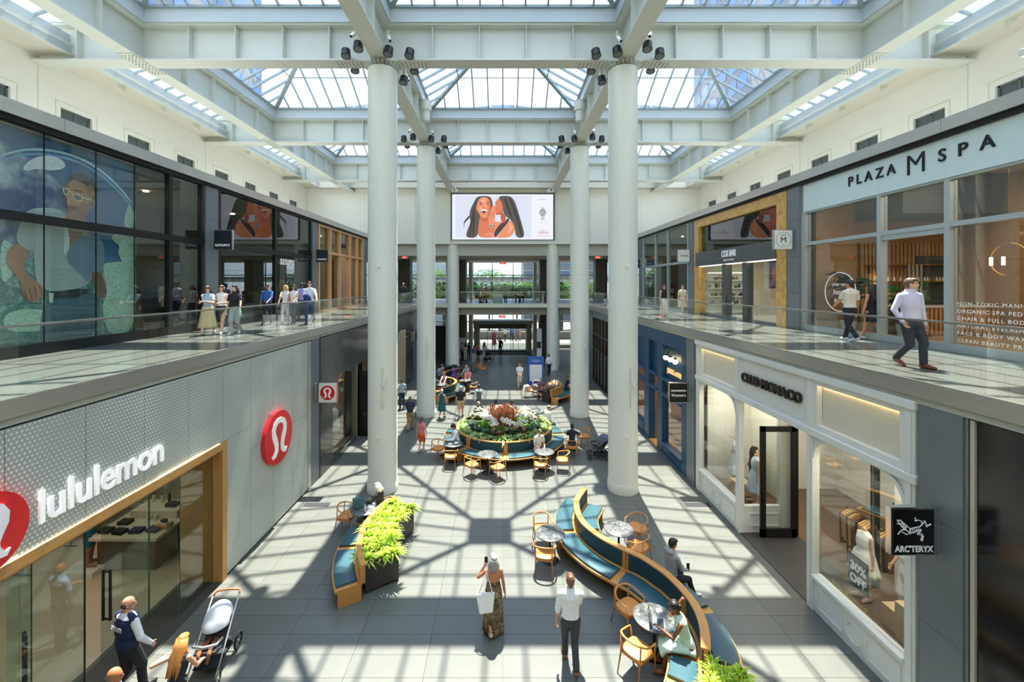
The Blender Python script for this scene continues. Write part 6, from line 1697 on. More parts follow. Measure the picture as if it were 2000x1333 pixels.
def phone_b(t): MB().box(-.036,-.006,-.02,.036,.004,.13).ob('body', M_blk, t, bevel=.004); MB().box(-.032,.004,-.015,.032,.0055,.125).ob('screen', mk('phone_glass', rgb(30,34,40), .1), t)
SKL, SKM, SKD, SKA = (226,178,152), (202,152,120), (104,68,48), (214,168,138)

def shirt_collar(t, k, up, col):
    MB().lathe([(.040*k,0),(.050*k,.012*k),(.046*k,.036*k),(.036*k,.028*k)], c=up(0,-.007,.326)*k, n=20).ob('collar', cloth(col), t, smooth=True)
# ---- the two walkers in front
def leopard():
    m = mk('leopard_print_cloth', rgb(150,128,96), .85); t = m.node_tree; b = t.nodes['Principled BSDF']
    tcn = t.nodes.new('ShaderNodeTexCoord'); v = t.nodes.new('ShaderNodeTexVoronoi'); v.inputs['Scale'].default_value = 26; v.feature = 'DISTANCE_TO_EDGE'
    n = t.nodes.new('ShaderNodeTexNoise'); n.inputs['Scale'].default_value = 4
    r = t.nodes.new('ShaderNodeValToRGB'); e = r.color_ramp.elements; e[0].position = .05; e[0].color = rgb(52,42,34); e[1].position = .16; e[1].color = rgb(190,166,128)
    mx = t.nodes.new('ShaderNodeMix'); mx.data_type = 'RGBA'; mx.blend_type = 'MULTIPLY'; r2 = t.nodes.new('ShaderNodeValToRGB'); r2.color_ramp.elements[0].position = .42; r2.color_ramp.elements[0].color = (.35,.33,.30,1); r2.color_ramp.elements[1].position = .6
    t.links.new(tcn.outputs['Object'], v.inputs['Vector']); t.links.new(v.outputs['Distance'], r.inputs['Fac']); t.links.new(tcn.outputs['Object'], n.inputs['Vector']); t.links.new(n.outputs['Fac'], r2.inputs['Fac'])
    mx.inputs['Factor'].default_value = 1; t.links.new(r.outputs[0], mx.inputs[6]); t.links.new(r2.outputs[0], mx.inputs[7]); t.links.new(mx.outputs[2], b.inputs['Base Color']); return m
M_leo = leopard()
p = person('woman with grey bob in a backless leopard print maxi dress, walking away with a phone', G(964,1236), -6, 1.66, skin=(188,126,92), top=None, bottom=(150,128,96), legs='bare', sleeve='none', shoes=(196,160,130), hair=('bob',(150,148,144)), fem=True,
       arms=((-.11,.17,.74),'hang'), skirt=((150,128,96), .03, .125, .165, M_leo), vox=.0085, stridek=.6, head=(-14,-8))
held('phone', 'black phone raised in the left hand of the woman in the leopard dress', 'phone', hand(p,'_wl')+V(0,.02,0), phone_b)
def tote(t):
    m = MB(); 
    vs = [(-.20,-.04,-.02),(.20,-.04,.03),(.16,.06,-.36),(-.12,.06,-.40),(-.20,-.10,-.02),(.20,-.10,.03),(.16,-.15,-.36),(-.12,-.15,-.40)]
    m.add(vs, [(0,1,2,3),(7,6,5,4),(0,4,5,1),(1,5,6,2),(2,6,7,3),(3,7,4,0)]); m.ob('bag', cloth((236,236,232)), t, bevel=.03)
    for y in (-.04,-.10): MB().tube([(-.15,y,-.02),(-.06,y+.01,.2),(.02,-.02,.42),(.1,y+.01,.2),(.15,y,.02)], .011, 6).ob('strap', cloth((226,224,216)), t)
held('tote_bag', 'white canvas tote on the left shoulder of the woman in the leopard dress', 'bag', Vector(p.location)+V(-.17,-.06,.93), tote)
p = person('man in a white shirt and dark trousers with thinning brown hair, walking away', G(1114,1302), 2, 1.78, skin=(204,150,120), top=(238,238,240), bottom=(62,62,66), shoes=(150,86,44), sleeve='rolled', hair=('short',(116,82,58)), arms=('hang','lap'), vox=.0085, phase=-1, build=1.06, stridek=.75,
           extra=lambda t,k,up,hd_,pz: (MB().ell(hd_(0,-.034,.064), (.017*k,.019*k,.010*k), 12, 8).ob('bald_spot', skinm((204,150,120)), t, smooth=True), shirt_collar(t,k,up,(238,238,240))))

# ---- guard, bald man and the woman at the pale pushchair by the oak portal
def guardx(t, k, up, hd_, pz):
    text('letters', 'SECURITY', .105, (up(0,-.096,.215)*k, (1,0,0), (0,0,1)), mk('reflective_grey', rgb(200,204,206), .4), t, depth=.006, bold=.004, width=.29)
    MB().tube([hd_(-.047,.0,.006),hd_(-.045,.05,.006)], .0022*k, 5).ob('glasses', M_blk, t); MB().tube([hd_(.047,.0,.006),hd_(.045,.05,.006)], .0022*k, 5).ob('glasses', M_blk, t)
person('security guard in a navy vest over a white shirt, seen from behind', (-6.72,7.62,0), 20, 1.80, skin=(214,160,130), top=(226,228,234), bottom=(26,28,34), sleeve='long', hair=('bald',(84,66,54)), arms=('hang',(.17,.10,.52)), vest=(22,40,72), vox=.0085, build=1.16, extra=guardx, head=(38,4), stridek=.7)
def collar(t, k, up, hd_, pz):
    MB().lathe([(.042*k,0),(.05*k,.02*k),(.046*k,.045*k),(.036*k,.03*k)], c=up(0,-.006,.322)*k, n=20).ob('collar', cloth((150,176,206)), t, smooth=True)
person('bald man in a pale blue shirt at the bottom edge of the picture', (-5.72,6.25,0), 62, 1.74, skin=(178,112,74), top=(150,176,206), bottom=(44,48,60), sleeve='short', hair=('bald',(120,112,106)), arms=('hang','chest'), vox=.0085, pose='stand', extra=collar, head=(10,0))
def scarf(t, k, up, hd_, pz): MB().tube([up(.035*math.cos(a)*1.5,.035*math.sin(a)*1.4-.01,.338)*k for a in [i*math.pi/8 for i in range(16)]], .016*k, 8, closed=True).ob('scarf', cloth((206,70,30)), t, smooth=True)
person('woman with long copper hair in a black sleeveless top, bending to the pale pushchair', (-5.30,6.85,0), -4, 1.60, skin=(222,168,136), top=(34,36,44), bottom=(34,36,44), sleeve='none', hair=('long',(186,126,62)), fem=True, arms=((-.135,.13,.80),(.10,.28,.60)), lean=17, vox=.0085, pose='stand', head=(6,14), extra=scarf)
M_alum = mk('satin_aluminium', rgb(188,190,192), .3, metal=.8); M_tyre = mk('tyre_rubber', rgb(34,34,36), .8)
def pushchair(label, loc, h, canopy, frame, seatc, grip, child=None):
    t = thing('pushchair', label, 'pushchair', loc, -R(h))
    cm_, fm = cloth(canopy), frame
    for s in (-1, 1):
        m = MB(); m.tube([(s*.25,.42,.14),(s*.25,.12,.42),(s*.25,-.30,.86),(s*.25,-.50,1.02)], .018, 8); m.tube([(s*.25,-.34,.17),(s*.25,.0,.55)], .016, 8); m.ob('side_frame', fm, t, smooth=True)
        for y, r in ((.44,.12),(-.36,.165)):
            w_ = MB(); w_.tube([(s*.29, y+r*.88*math.cos(a), r+r*.88*math.sin(a)) for a in [2*math.pi*i/22 for i in range(22)]], r*.13, 8, closed=True); w_ = w_.ob('wheel', M_tyre, t, smooth=True)
            m = MB()
            for i in range(8): a = math.pi*i/4; m.bar((s*.29,y,r),(s*.29,y+r*.8*math.cos(a),r+r*.8*math.sin(a)), .012)
            m.cyl((s*.27,y,r),(s*.31,y,r),.03,n=12); m.ob('spokes', fm, w_)
    MB().bar((-.29,-.36,.165),(.29,-.36,.165),.02).ob('axle', fm, t)
    MB().tube([(-.25,-.5,1.02),(-.22,-.58,1.06),(0,-.6,1.07),(.22,-.58,1.06),(.25,-.5,1.02)], .02, 8).ob('handle', mk('grip_%d_%d_%d' % grip, rgb(*grip), .6), t, smooth=True)
    m = MB(); m.add([(-.2,.30,.50),(.2,.30,.50),(.2,-.05,.44),(-.2,-.05,.44),(-.2,-.3,.82),(.2,-.3,.82)]+[(-.2,.30,.45),(.2,.30,.45),(.2,-.08,.38),(-.2,-.08,.38),(-.2,-.36,.80),(.2,-.36,.80)],
        [(0,1,2,3),(3,2,5,4),(7,6,9,8),(8,9,10,11),(0,6,7,1),(4,5,11,10),(0,3,9,6),(3,4,10,9),(1,7,8,2),(2,8,11,5)]); m.ob('seat', cloth(seatc), t, bevel=.015)
    m = MB(); n = 9; q = 12; vs = []
    for i in range(n):
        a = R(10 + 105*i/(n-1))
        for j in range(q):
            b = math.pi*j/(q-1); vs.append((.235*math.cos(b), -.22+.40*math.cos(a)*(.25+.75*math.sin(b)), .70+.34*math.sin(a)*(.35+.65*math.sin(b)) + .02*math.sin(i*1.6)*math.sin(b)))
    fs = [(i*q+j,(i+1)*q+j,(i+1)*q+j+1,i*q+j+1) for i in range(n-1) for j in range(q-1)]; m.add(vs, fs); m.add([(x*.97,y*.97-.005,z-.012) for x,y,z in vs], [tuple(reversed(f)) for f in fs]); m.ob('canopy', cm_, t, smooth=True)
    m = MB(); m.add([(-.22,.3,.2),(.22,.3,.2),(.24,-.3,.24),(-.24,-.3,.24),(-.18,.22,.12),(.18,.22,.12),(.2,-.26,.14),(-.2,-.26,.14)],[(4,5,6,7),(0,1,5,4),(1,2,6,5),(2,3,7,6),(3,0,4,7)]); m.ob('basket', cloth((44,46,50)), t)
    MB().tube([(-.22,.12,.62),(-.2,.3,.64),(0,.36,.65),(.2,.3,.64),(.22,.12,.62)], .025, 8).ob('bumper_bar', fm, t, smooth=True)
    if child:
        m = MB()
        for s in (-1, 1): capsule(m, V(s*.06,.02,.52), V(s*.09,.28,.56), .05, .04); capsule(m, V(s*.09,.28,.56), V(s*.09,.40,.40), .038, .028)
        m.ob('blanket_legs', cloth(child), t, smooth=True)
    return t
pushchair('pale grey pushchair with canopy and tan handle beside the oak portal', (-5.62,8.25,0), 172, (206,210,214), M_alum, (70,72,76), (176,104,70), (146,92,58))
pushchair('dark pushchair with grey canopy parked before the right columns', (4.15,18.15,0), -82, (84,92,106), M_blk, (52,54,60), (30,30,32))

# ---- seated people near the S-shaped bench
p = person('woman with braided hair in a mint dress working on a laptop', (3.52,8.05,0), -72, 1.68, skin=(122,76,50), top=(198,220,200), bottom=(198,220,200), legs='bare', sleeve='none', shoes=(150,90,50), hair=('cornrow',(34,26,24)), pose='sit', fem=True,
       arms=((-.06,.30,.50),(.06,.14,.665)), lean=20, head=(-4,22), vox=.0085, seat=.48)
def lapdress(loc, h, H, col, hemy=.31):
    t = None
def skirt_sit(t, k, up, hd_, pz): pass
def mint(t): 
    m = MB(); N = 20; vs = []
    for j, (y, z, a, b) in enumerate(((-.12,.50,.17,.12),(.02,.56,.20,.12),(.16,.555,.215,.115),(.30,.55,.22,.11),(.43,.51,.225,.12),(.50,.42,.235,.14))):
        for i in range(N):
            q = 2*math.pi*i/N; vs.append((a*math.cos(q)*(1+.03*math.sin(5*q)), y+.05*math.sin(q)*(j > 3), z+b*math.sin(q)*.8))
    m.add(vs, [(j*N+i,j*N+(i+1)%N,(j+1)*N+(i+1)%N,(j+1)*N+i) for j in range(5) for i in range(N)]+[tuple(range(N-1,-1,-1))]); m.ob('skirt', cloth((198,220,200)), t, smooth=True)
mint(p)
lt = thing('laptop', 'open silver laptop on the marble table of the woman in mint', 'laptop', (3.06,8.33,.742), R(72))
MB().box(-.17,-.12,0,.17,.12,.016).ob('base', M_alum, lt, bevel=.004); MB().box(-.15,-.09,.016,.15,.03,.018).ob('keyboard', mk('laptop_keys', rgb(60,62,66), .6), lt)
m = MB(); m.bar((0,.125,.012),(0,.20,.235),.34,.008,up=(0,1,0)); m.ob('screen', mk('laptop_lid', rgb(52,54,58), .25), lt)
sc = MB(); sc.add([(-.06,0,0),(.07,.03,0),(.06,.1,.03),(-.05,.07,.02)], [(0,1,2,3)]); sc.add([(-.06,0,.006),(.07,.03,.006),(.06,.1,.036),(-.05,.07,.026)], [(3,2,1,0)])
tag(sc.ob('napkin', cloth((240,240,240)), None, loc=(3.18,8.62,.744)), 'crumpled white napkin beside the laptop', 'napkin')
def hood(t, k, up, hd_, pz): MB().ell(up(0,-.05,.33)*k, (.075*k,.05*k,.04*k), 14, 8).ob('hood', cloth((150,152,150)), t, smooth=True)
p = person('man in a grey hoodie sitting on the far side of the S-shaped bench', (3.95,9.98,0), 68, 1.76, skin=(176,122,92), top=(156,158,156), bottom=(32,34,40), shoes=(220,220,216), sleeve='long', hair=('short',(24,20,20)), pose='sit', arms=('lap','lap'), lean=4, head=(10,12), vox=.0095, seat=.48, extra=hood)
held('phone', 'black phone held by the man in the grey hoodie', 'phone', hand(p,'_wr')+V(0,0,.02), phone_b)
p = person('white-haired woman in a dark jacket reading by the nearest left column', (-3.72,13.0,0), -70, 1.62, skin=(222,178,152), top=(48,50,54), bottom=(44,46,50), sleeve='long', hair=('bob',(226,218,200)), pose='sit', fem=True, arms=('table','table'), lean=10, head=(0,22), vox=.011, seat=.47)
pp = MB().box(-.11,-.15,0,.11,.15,.004); tag(pp.ob('paper', cloth((244,244,240)), None, loc=(-3.95,12.82,.743)), 'white sheet of paper in front of the white-haired woman', 'paper')
bg = thing('patterned_bag', 'blue and cream patterned bag standing on the table by the left column', 'bag', (-4.3,12.72,.742), .5)
mb = mk('patterned_cloth', rgb(70,104,112), .8, var=.75, vscale=22)
MB().add([(-.16,-.07,0),(.16,-.07,0),(.16,.07,0),(-.16,.07,0),(-.19,-.05,.30),(.19,-.05,.27),(.19,.05,.27),(-.19,.05,.30)], [(3,2,1,0),(4,5,6,7),(0,1,5,4),(1,2,6,5),(2,3,7,6),(3,0,4,7)]).ob('body', mb, bg, bevel=.02); MB().tube([(-.1,0,.28),(-.06,0,.40),(.06,0,.40),(.1,0,.26)], .012, 6).ob('handle', mb, bg)
bt_ = thing('water_bottle', 'small clear bottle on the table beside the patterned bag', 'bottle', (-4.05,12.5,.742)); MB().lathe([(.032,0),(.034,.02),(.034,.13),(.014,.17)], n=14).ob('body', mk('pale_plastic', rgb(200,206,206), .2), bt_, smooth=40); MB().lathe([(.015,.17),(.015,.195)], n=10).ob('cap', M_white, bt_)

# ---- round bench sitters
def ringpos(a, r=2.45): return (CR.x + r*math.sin(R(a)), CR.y - r*math.cos(R(a)), 0)       # a: degrees from the viewer's side, positive to the right
def ringperson(a, label, dh=0, **k): 
    return person(label, ringpos(a), 180-a+dh, pose='sit', seat=.48, **k)
ringperson(-55, 'man with black hair in a white shirt sitting at the left of the round bench', dh=20, H=1.75, skin=(170,118,86), top=(236,236,236), bottom=(70,76,90), sleeve='long', hair=('short',(28,24,24)), arms=('table','table'), lean=14, head=(0,26), vox=.011)
for dx, dy, rz, l in ((-.12,-.05,.3,'white paper on the left table of the round bench, nearer the chair'), (.12,.08,-.4,'white paper on the left table of the round bench, nearer the man in white')):
    tag(MB().box(-.08,-.1,0,.08,.1,.004).ob('paper', cloth((244,244,240)), None, loc=(-2.08+dx,17.85+dy,.743)), l, 'paper')
p = ringperson(35, 'man in off-white looking at his phone on the front right of the round bench', dh=10, H=1.76, skin=(216,166,138), top=(226,220,206), bottom=(196,188,170), sleeve='short', hair=('short',(92,64,46)), arms=('lap','lap'), lean=12, head=(0,30), vox=.011)
held('phone', 'phone in the hands of the man in the off-white shirt', 'phone', hand(p,'_wr')+V(0,0,.02), phone_b)
ringperson(122, 'man in a white shirt seated at the back right of the round bench, facing away', H=1.76, skin=(206,140,112), top=(236,236,236), bottom=(52,56,66), sleeve='long', hair=('balding',(120,84,62)), arms=('lap','lap'), lean=14, head=(0,20), vox=.013)
ringperson(-148, 'balding person in a navy shirt behind the flower bed', H=1.72, skin=(206,154,128), top=(38,52,78), bottom=(50,52,60), hair=('bald',(150,140,130)), arms=('lap','lap'), vox=.013)
ringperson(-170, 'person with short black hair behind the centre of the flower bed', H=1.74, skin=(198,140,112), top=(120,132,120), bottom=(50,52,60), hair=('short',(30,26,26)), arms=('lap','lap'), vox=.013)
ringperson(170, 'person with short brown hair behind the flower bed, right of the black-haired one', H=1.70, skin=(198,150,120), top=(110,120,112), bottom=(50,52,60), hair=('short',(60,44,36)), arms=('lap','lap'), vox=.013)
person('woman in a black tee sitting with her back to the viewer beside the dark pushchair', (3.0,18.38,0), 6, 1.68, skin=(150,98,70), top=(34,36,42), bottom=(60,62,70), sleeve='short', hair=('bun',(30,24,24)), pose='sit', fem=True, arms=('table',(.20,.22,.50)), vox=.0115, seat=.47, lean=6)

# ---- people walking on the ground floor
W1 = dict(vox=.0125)
person('girl in a pink top and orange shorts with a long ponytail, walking away', G(823,884), 8, 1.57, skin=(224,172,146), top=(214,124,130), bottom=(226,104,60), legs='shorts', sleeve='none', shoes=(230,190,190), hair=('ponytail',(112,76,54)), fem=True, arms=('hang','hang'), stridek=.4, **W1)
person('man in a navy tee and khaki trousers with a navy backpack, walking away', G(801,842), -4, 1.74, skin=(206,150,120), top=(38,44,60), bottom=(158,128,86), shoes=(36,34,34), hair=('short',(118,104,92)), arms=('chest','lap'), stridek=.8,
       extra=lambda t,k,up,hd_,pz: MB().cbox(up(0,-.095,.19)*k, (.26,.13,.40)).ob('backpack', cloth((36,50,74)), t, bevel=.04), **W1)
person('man in a pale tee and dark jeans walking towards the viewer, left of the columns', G(785,798), 176, 1.75, skin=(170,116,88), top=(186,200,202), bottom=(44,52,68), shoes=(60,44,36), hair=('short',(50,38,32)), arms=('hang','fwd'), stridek=.6, **W1)
person('woman with short white hair in a teal dress walking away', G(863,818), 12, 1.62, skin=(222,172,148), top=(34,98,104), bottom=(34,98,104), legs='bare', sleeve='none', shoes=(50,44,44), hair=('short',(206,196,182)), fem=True, arms=('hang','fwd'), skirt=((34,98,104), .27, .135, .10), stridek=.7, **W1)
person('man in a black polo and khaki shorts walking away', G(900,817), -3, 1.80, skin=(220,166,138), top=(42,44,52), bottom=(196,168,130), legs='shorts', shoes=(46,46,50), hair=('bald',(176,150,128)), arms=('hang','hang'), stridek=.9, build=1.05, **W1)
person('person in white with a grey backpack walking away behind the flower bed', G(936,812), 4, 1.76, skin=(190,138,110), top=(226,228,230), bottom=(120,122,126), sleeve='long', shoes=(40,40,44), hair=('short',(44,36,32)), arms=('hang','fwd'), stridek=.6,
       extra=lambda t,k,up,hd_,pz: MB().cbox(up(0,-.095,.17)*k, (.27,.14,.44)).ob('backpack', cloth((104,108,110)), t, bevel=.05), **W1)
p = person('red-haired man in a white tee and cream trousers with a camera, walking to the viewer', G(1015,758), 182, 1.78, skin=(224,168,142), top=(238,238,236), bottom=(214,206,184), shoes=(90,74,60), hair=('short',(178,98,58)), arms=('lap','lap'), stridek=.7, **W1)
ct = thing('hand_camera', 'black camera held by the red-haired man', 'camera', tuple(hand(p,'_wr')+V(-.08,-.02,0))); MB().box(-.07,-.04,-.04,.07,.03,.05).ob('body', M_blk, ct, bevel=.01); MB().cyl((0,-.04,0),(0,-.11,0),.035,n=14).ob('lens', M_blk, ct)
person('man in white shirt and black trousers walking to the viewer, by the third column', G(1072,734), 180, 1.74, skin=(176,120,92), top=(232,234,236), bottom=(28,30,36), sleeve='rolled', hair=('short',(30,24,22)), arms=('hang','hang'), stridek=.8, **W1)
person('person in black raising an arm on the polished floor before the doors', G(977,693), 10, 1.76, skin=(120,82,62), top=(26,26,30), bottom=(24,24,28), sleeve='long', hair=('short',(20,18,18)), arms=('up','hang'), pose='stand', **W1)
for x, y, l, kw in ((903,703,'person with black hair in a white and black outfit at the far queue', dict(top=(190,190,186), bottom=(40,42,46), hair=('short',(22,20,20)))),
    (909,705,'person in pale patterned trousers at the far queue', dict(top=(200,196,188), bottom=(206,202,194), fem=True, hair=('half',(60,46,38)))),
    (915,703,'person in a dark vest at the far queue', dict(top=(36,40,50), bottom=(60,62,70), hair=('short',(26,22,22)))),
    (926,710,'man in a blue shirt and pale trousers at the far queue', dict(top=(66,104,150), bottom=(206,200,184), hair=('short',(40,32,28)))),
    (934,704,'person in a cream top with a pink backpack at the far queue', dict(top=(222,206,176), bottom=(44,40,42), legs='shorts', extra=lambda t,k,up,hd_,pz: MB().cbox(up(0,-.095,.17)*k, (.27,.14,.42)).ob('backpack', cloth((206,96,104)), t, bevel=.05))),
    (946,703,'person in a long pale robe at the right of the far queue', dict(top=(214,212,206), bottom=(214,212,206), sleeve='long', fem=True, hair=('half',(40,34,34)), skirt=((214,212,206), .05, .12, .06)))):
    person(l, G(x,y), random.choice((0,20,-30,150)), random.uniform(1.6,1.76), skin=random.choice((SKM,SKL,SKD)), arms=('hang','chest'), pose='stand', vox=.014, eyes=False, **kw)
pushchair('distant low pushchair on the polished floor near the queue', G(954,705), 160, (70,66,66), M_blk, (60,60,64), (30,30,32), (206,150,120))
# far seated people
def fs(label, x, y, h, **k): return person(label, (x, y, 0), h, pose='sit', seat=.47, vox=.014, **k)
fs('person in a pink shirt sitting at the far left table, facing the viewer', -2.5, 30.55, 180, H=1.74, skin=SKL, top=(232,138,130), bottom=(60,62,70), hair=('short',(200,190,176)), arms=('table','table'), build=1.15)
fs('woman in a purple dress on the far left bench', -3.75, 32.2, 120, H=1.66, skin=SKD, top=(168,84,190), bottom=(168,84,190), hair=('bun',(26,22,22)), arms=('table','lap'), fem=True, sleeve='none')
fs('person with fair hair beside the woman in purple', -2.75, 31.9, 200, H=1.7, skin=SKL, top=(170,166,160), bottom=(70,72,80), hair=('bob',(214,200,170)), arms=('table','table'), fem=True)
fs('person in a pale blue shirt at the far left, beside the dark foliage', -4.75, 31.8, -80, H=1.72, skin=SKD, top=(140,170,190), bottom=(60,62,70), hair=('short',(24,20,20)), arms=('lap','lap'))
fs('person in a purple cap on the far left bench', -4.62, 32.4, -60, H=1.66, skin=SKM, top=(196,140,120), bottom=(60,62,70), hair=('cap',(150,90,170)), arms=('lap','lap'))
fs('person in a grey blue top at the far left table, near the column', -4.75, 29.0, 60, H=1.7, skin=SKL, top=(150,166,186), bottom=(70,74,84), hair=('short',(50,40,36)), arms=('table','table'))
fs('woman in a pink floral top inside the curve of the far left bench', -4.05, 29.45, 190, H=1.64, skin=SKL, top=(226,160,170), bottom=(90,80,86), hair=('half',(96,66,48)), arms=('table','table'), fem=True)
fs('man in a plum shirt with his back to the viewer at the far right table', 2.45, 27.45, 5, H=1.74, skin=SKL, top=(122,96,104), bottom=(60,60,68), hair=('short',(170,150,130)), arms=('table','table'), build=1.1)
fs('man in black on the far right bench looking down', 4.2, 28.15, 100, H=1.74, skin=SKM, top=(30,32,36), bottom=(34,36,42), hair=('short',(30,24,22)), arms=('lap','lap'), head=(0,30), lean=14)
bgt = thing('bag', 'blue bag lying on the far oak armchair', 'bag', (-2.0,29.15,.47), .4); MB().ell((0,0,.1),(.2,.14,.11),12,8).ob('body', cloth((30,84,132)), bgt, smooth=True); MB().tube([(-.1,0,.18),(0,0,.3),(.1,0,.18)],.015,6).ob('handle', cloth((30,84,132)), bgt)
gt = thing('draped_coat', 'pale coat draped over the far right oak armchair', 'clothes', (1.62,28.1,.45), .2); MB().add([(-.2,-.2,.30),(.1,-.2,.33),(.12,.2,.33),(-.2,.2,.30),(-.3,-.2,-.1),(-.3,.2,-.12),(.2,-.18,.04),(.2,.18,.04)],[(0,1,2,3),(0,3,5,4),(1,6,7,2),(4,5,7,6),(0,4,6,1),(3,2,7,5)]).ob('coat', cloth((224,206,188)), gt, bevel=.03)
st = thing('information_stand', 'tall blue and white information board on the polished floor', 'sign', (2.42,31.2,0))
MB().box(-.6,-.03,0,.6,.03,2.15).ob('board', mk('board_blue', rgb(52,100,178), .4), st, bevel=.01); MB().box(-.45,-.035,.35,.45,-.03,1.55).ob('sheet', cloth((232,234,238)), st); MB().box(-.6,-.2,0,.6,.2,.03).ob('foot', M_blk, st)
MB().box(-.3,-.036,1.75,.3,-.033,1.9).ob('title_block', cloth((120,160,214)), st)
st = thing('tall_display', 'tall narrow white display panel by the third right column', 'sign', (3.35,39.0,0)); MB().box(-.22,-.06,.15,.22,.06,3.4).ob('panel', cloth((228,232,238)), st); MB().box(-.23,-.07,1.6,.15,-.05,2.2).ob('dark_poster', cloth((70,66,62)), st); MB().box(-.3,-.2,0,.3,.2,.15).ob('foot', M_grey, st)
st = thing('tall_display', 'low white display panel behind the far queue', 'sign', (-4.2,42.5,0)); MB().box(-.6,-.05,.1,.6,.05,2.1).ob('panel', cloth((216,222,228)), st); MB().box(-.6,-.2,0,.6,.2,.1).ob('foot', M_grey, st)

# ---- upper left walkway, all coming towards the viewer
def U(x, y): q = G(x, y, L2); return (q.x, q.y, L2)
W2 = dict(vox=.0105)
p = person('woman in pale blue top and long tan skirt looking at her phone, upper walkway', U(406,654), 168, 1.62, skin=SKL, top=(160,184,200), bottom=(214,196,152), legs='bare', sleeve='short', shoes=(206,190,170), hair=('long',(84,56,42)), fem=True, arms=('phone','phone'), skirt=((214,196,152), .14, .165), head=(0,22), **W2)
held('phone', 'phone held by the woman in the long tan skirt', 'phone', hand(p,'_wr')+V(0,0,.03), phone_b)
person('woman in a white sleeveless top and black skirt with white trainers on the upper walkway', U(433,652), 168, 1.64, skin=SKL, top=(232,230,224), bottom=(34,34,38), legs='bare', sleeve='none', shoes=(232,232,236), hair=('long',(76,50,38)), fem=True, arms=('chest','hang'), skirt=((34,34,38), .25, .105), stridek=.9, head=(8,4), phase=-1, **W2)
p = person('woman in a black tee and grey trousers carrying a mint bottle on the upper walkway', U(459,653), 164, 1.65, skin=SKL, top=(30,30,34), bottom=(150,154,154), legs='wide', sleeve='short', shoes=(222,222,226), hair=('half',(34,26,26)), fem=True, arms=('fwd','hang'), stridek=.6, head=(30,2), **W2)
b_ = thing('drink_bottle', 'mint green bottle in the hand of the woman in the black tee', 'bottle', tuple(hand(p,'_wl')+V(.0,0,-.17))); MB().lathe([(.034,0),(.038,.02),(.038,.17),(.02,.2)], n=14).ob('body', cloth((176,214,196), .4), b_, smooth=40); MB().lathe([(.022,.2),(.022,.23)], n=12).ob('cap', cloth((120,150,140), .4), b_)
person('man in a blue shirt and black trousers on the upper walkway', U(522,634), 165, 1.68, skin=(170,116,86), top=(58,96,160), bottom=(30,32,38), sleeve='rolled', hair=('short',(44,34,30)), arms=('lap','hang'), stridek=1.0, head=(-18,0), **W2)
person('blonde woman in white with pale trousers on the upper walkway', U(558,633), 170, 1.64, skin=SKL, top=(232,228,220), bottom=(210,208,206), legs='wide', sleeve='short', shoes=(220,200,180), hair=('half',(222,186,120)), fem=True, arms=('hang','fwd'), stridek=.7, **W2)
person('dark-haired woman in white vest and grey trousers on the upper walkway', U(574,633), 170, 1.66, skin=(190,132,102), top=(236,232,226), bottom=(84,86,88), legs='long', sleeve='none', hair=('long',(40,30,28)), fem=True, arms=('lap','hang'), stridek=.6, phase=-1, **W2)
person('man in a lavender shirt behind the group on the upper left walkway', U(590,627), 172, 1.74, skin=(96,64,48), top=(150,150,206), bottom=(70,74,84), sleeve='long', hair=('short',(22,18,18)), arms=('hang','hang'), **W2)
p = person('tall man in a white shirt and jeans carrying a blue jacket on the upper walkway', U(605,633), 168, 1.80, skin=SKL, top=(226,230,240), bottom=(44,64,104), sleeve='rolled', shoes=(120,84,60), hair=('short',(98,70,52)), arms=('rail','chest'), stridek=.8, **W2)
j = thing('carried_jacket', 'blue jacket hanging over the arm of the tall man in jeans', 'clothes', tuple(hand(p,'_wr')+V(.04,.0,.04))); m = MB(); m.ell((0,0,-.16),(.16,.10,.24),14,10); m.ell((-.08,0,-.02),(.10,.09,.10),12,8); m.ob('jacket', cloth((36,56,110)), j, smooth=True)
person('man in a dark suit walking away at the far end of the left walkway', U(788,600.5), 4, 1.80, skin=SKL, top=(38,40,46), bottom=(96,98,100), sleeve='long', hair=('balding',(70,54,44)), arms=('hang','hang'), stridek=.4, vox=.0125)
# ---- upper right walkway
p = person('man in a lilac shirt and dark trousers striding past the spa towards the viewer', U(1779,717), 176, 1.79, skin=(216,166,138), top=(206,200,218), bottom=(50,52,62), sleeve='long', shoes=(122,66,44), hair=('short',(96,76,60)), arms=('hang',(.155,.05,.52)), head=(-38,0), vox=.0085, phase=-1, build=1.08, stridek=.62, extra=lambda t,k,up,hd_,pz: shirt_collar(t,k,up,(206,200,218)))
person('man in a cream tee and black trousers walking away past the spa', U(1660,667), -4, 1.80, skin=(190,130,100), top=(222,214,198), bottom=(30,32,38), shoes=(206,218,232), hair=('short',(38,32,32)), arms=('lap','hang'), head=(-22,0), stridek=.9, build=1.06, vox=.0095)
person('woman with long dark hair in a black dress walking away beside the man in cream', U(1704,665), 0, 1.68, skin=(206,146,112), top=(26,26,30), bottom=(26,26,30), legs='bare', sleeve='none', shoes=(220,216,204), hair=('long',(48,34,30)), fem=True, arms=('hang','hang'), skirt=((26,26,30), .33, .10, .08), stridek=1.0, phase=-1, vox=.0095)
person('woman in a black top and long white skirt on the far right walkway', U(1297,619.5), 185, 1.62, skin=SKM, top=(30,30,34), bottom=(226,222,210), legs='bare', sleeve='none', shoes=(150,120,96), hair=('half',(60,40,34)), fem=True, arms=('hang','hang'), skirt=((226,222,210), .06, .12), vox=.012)
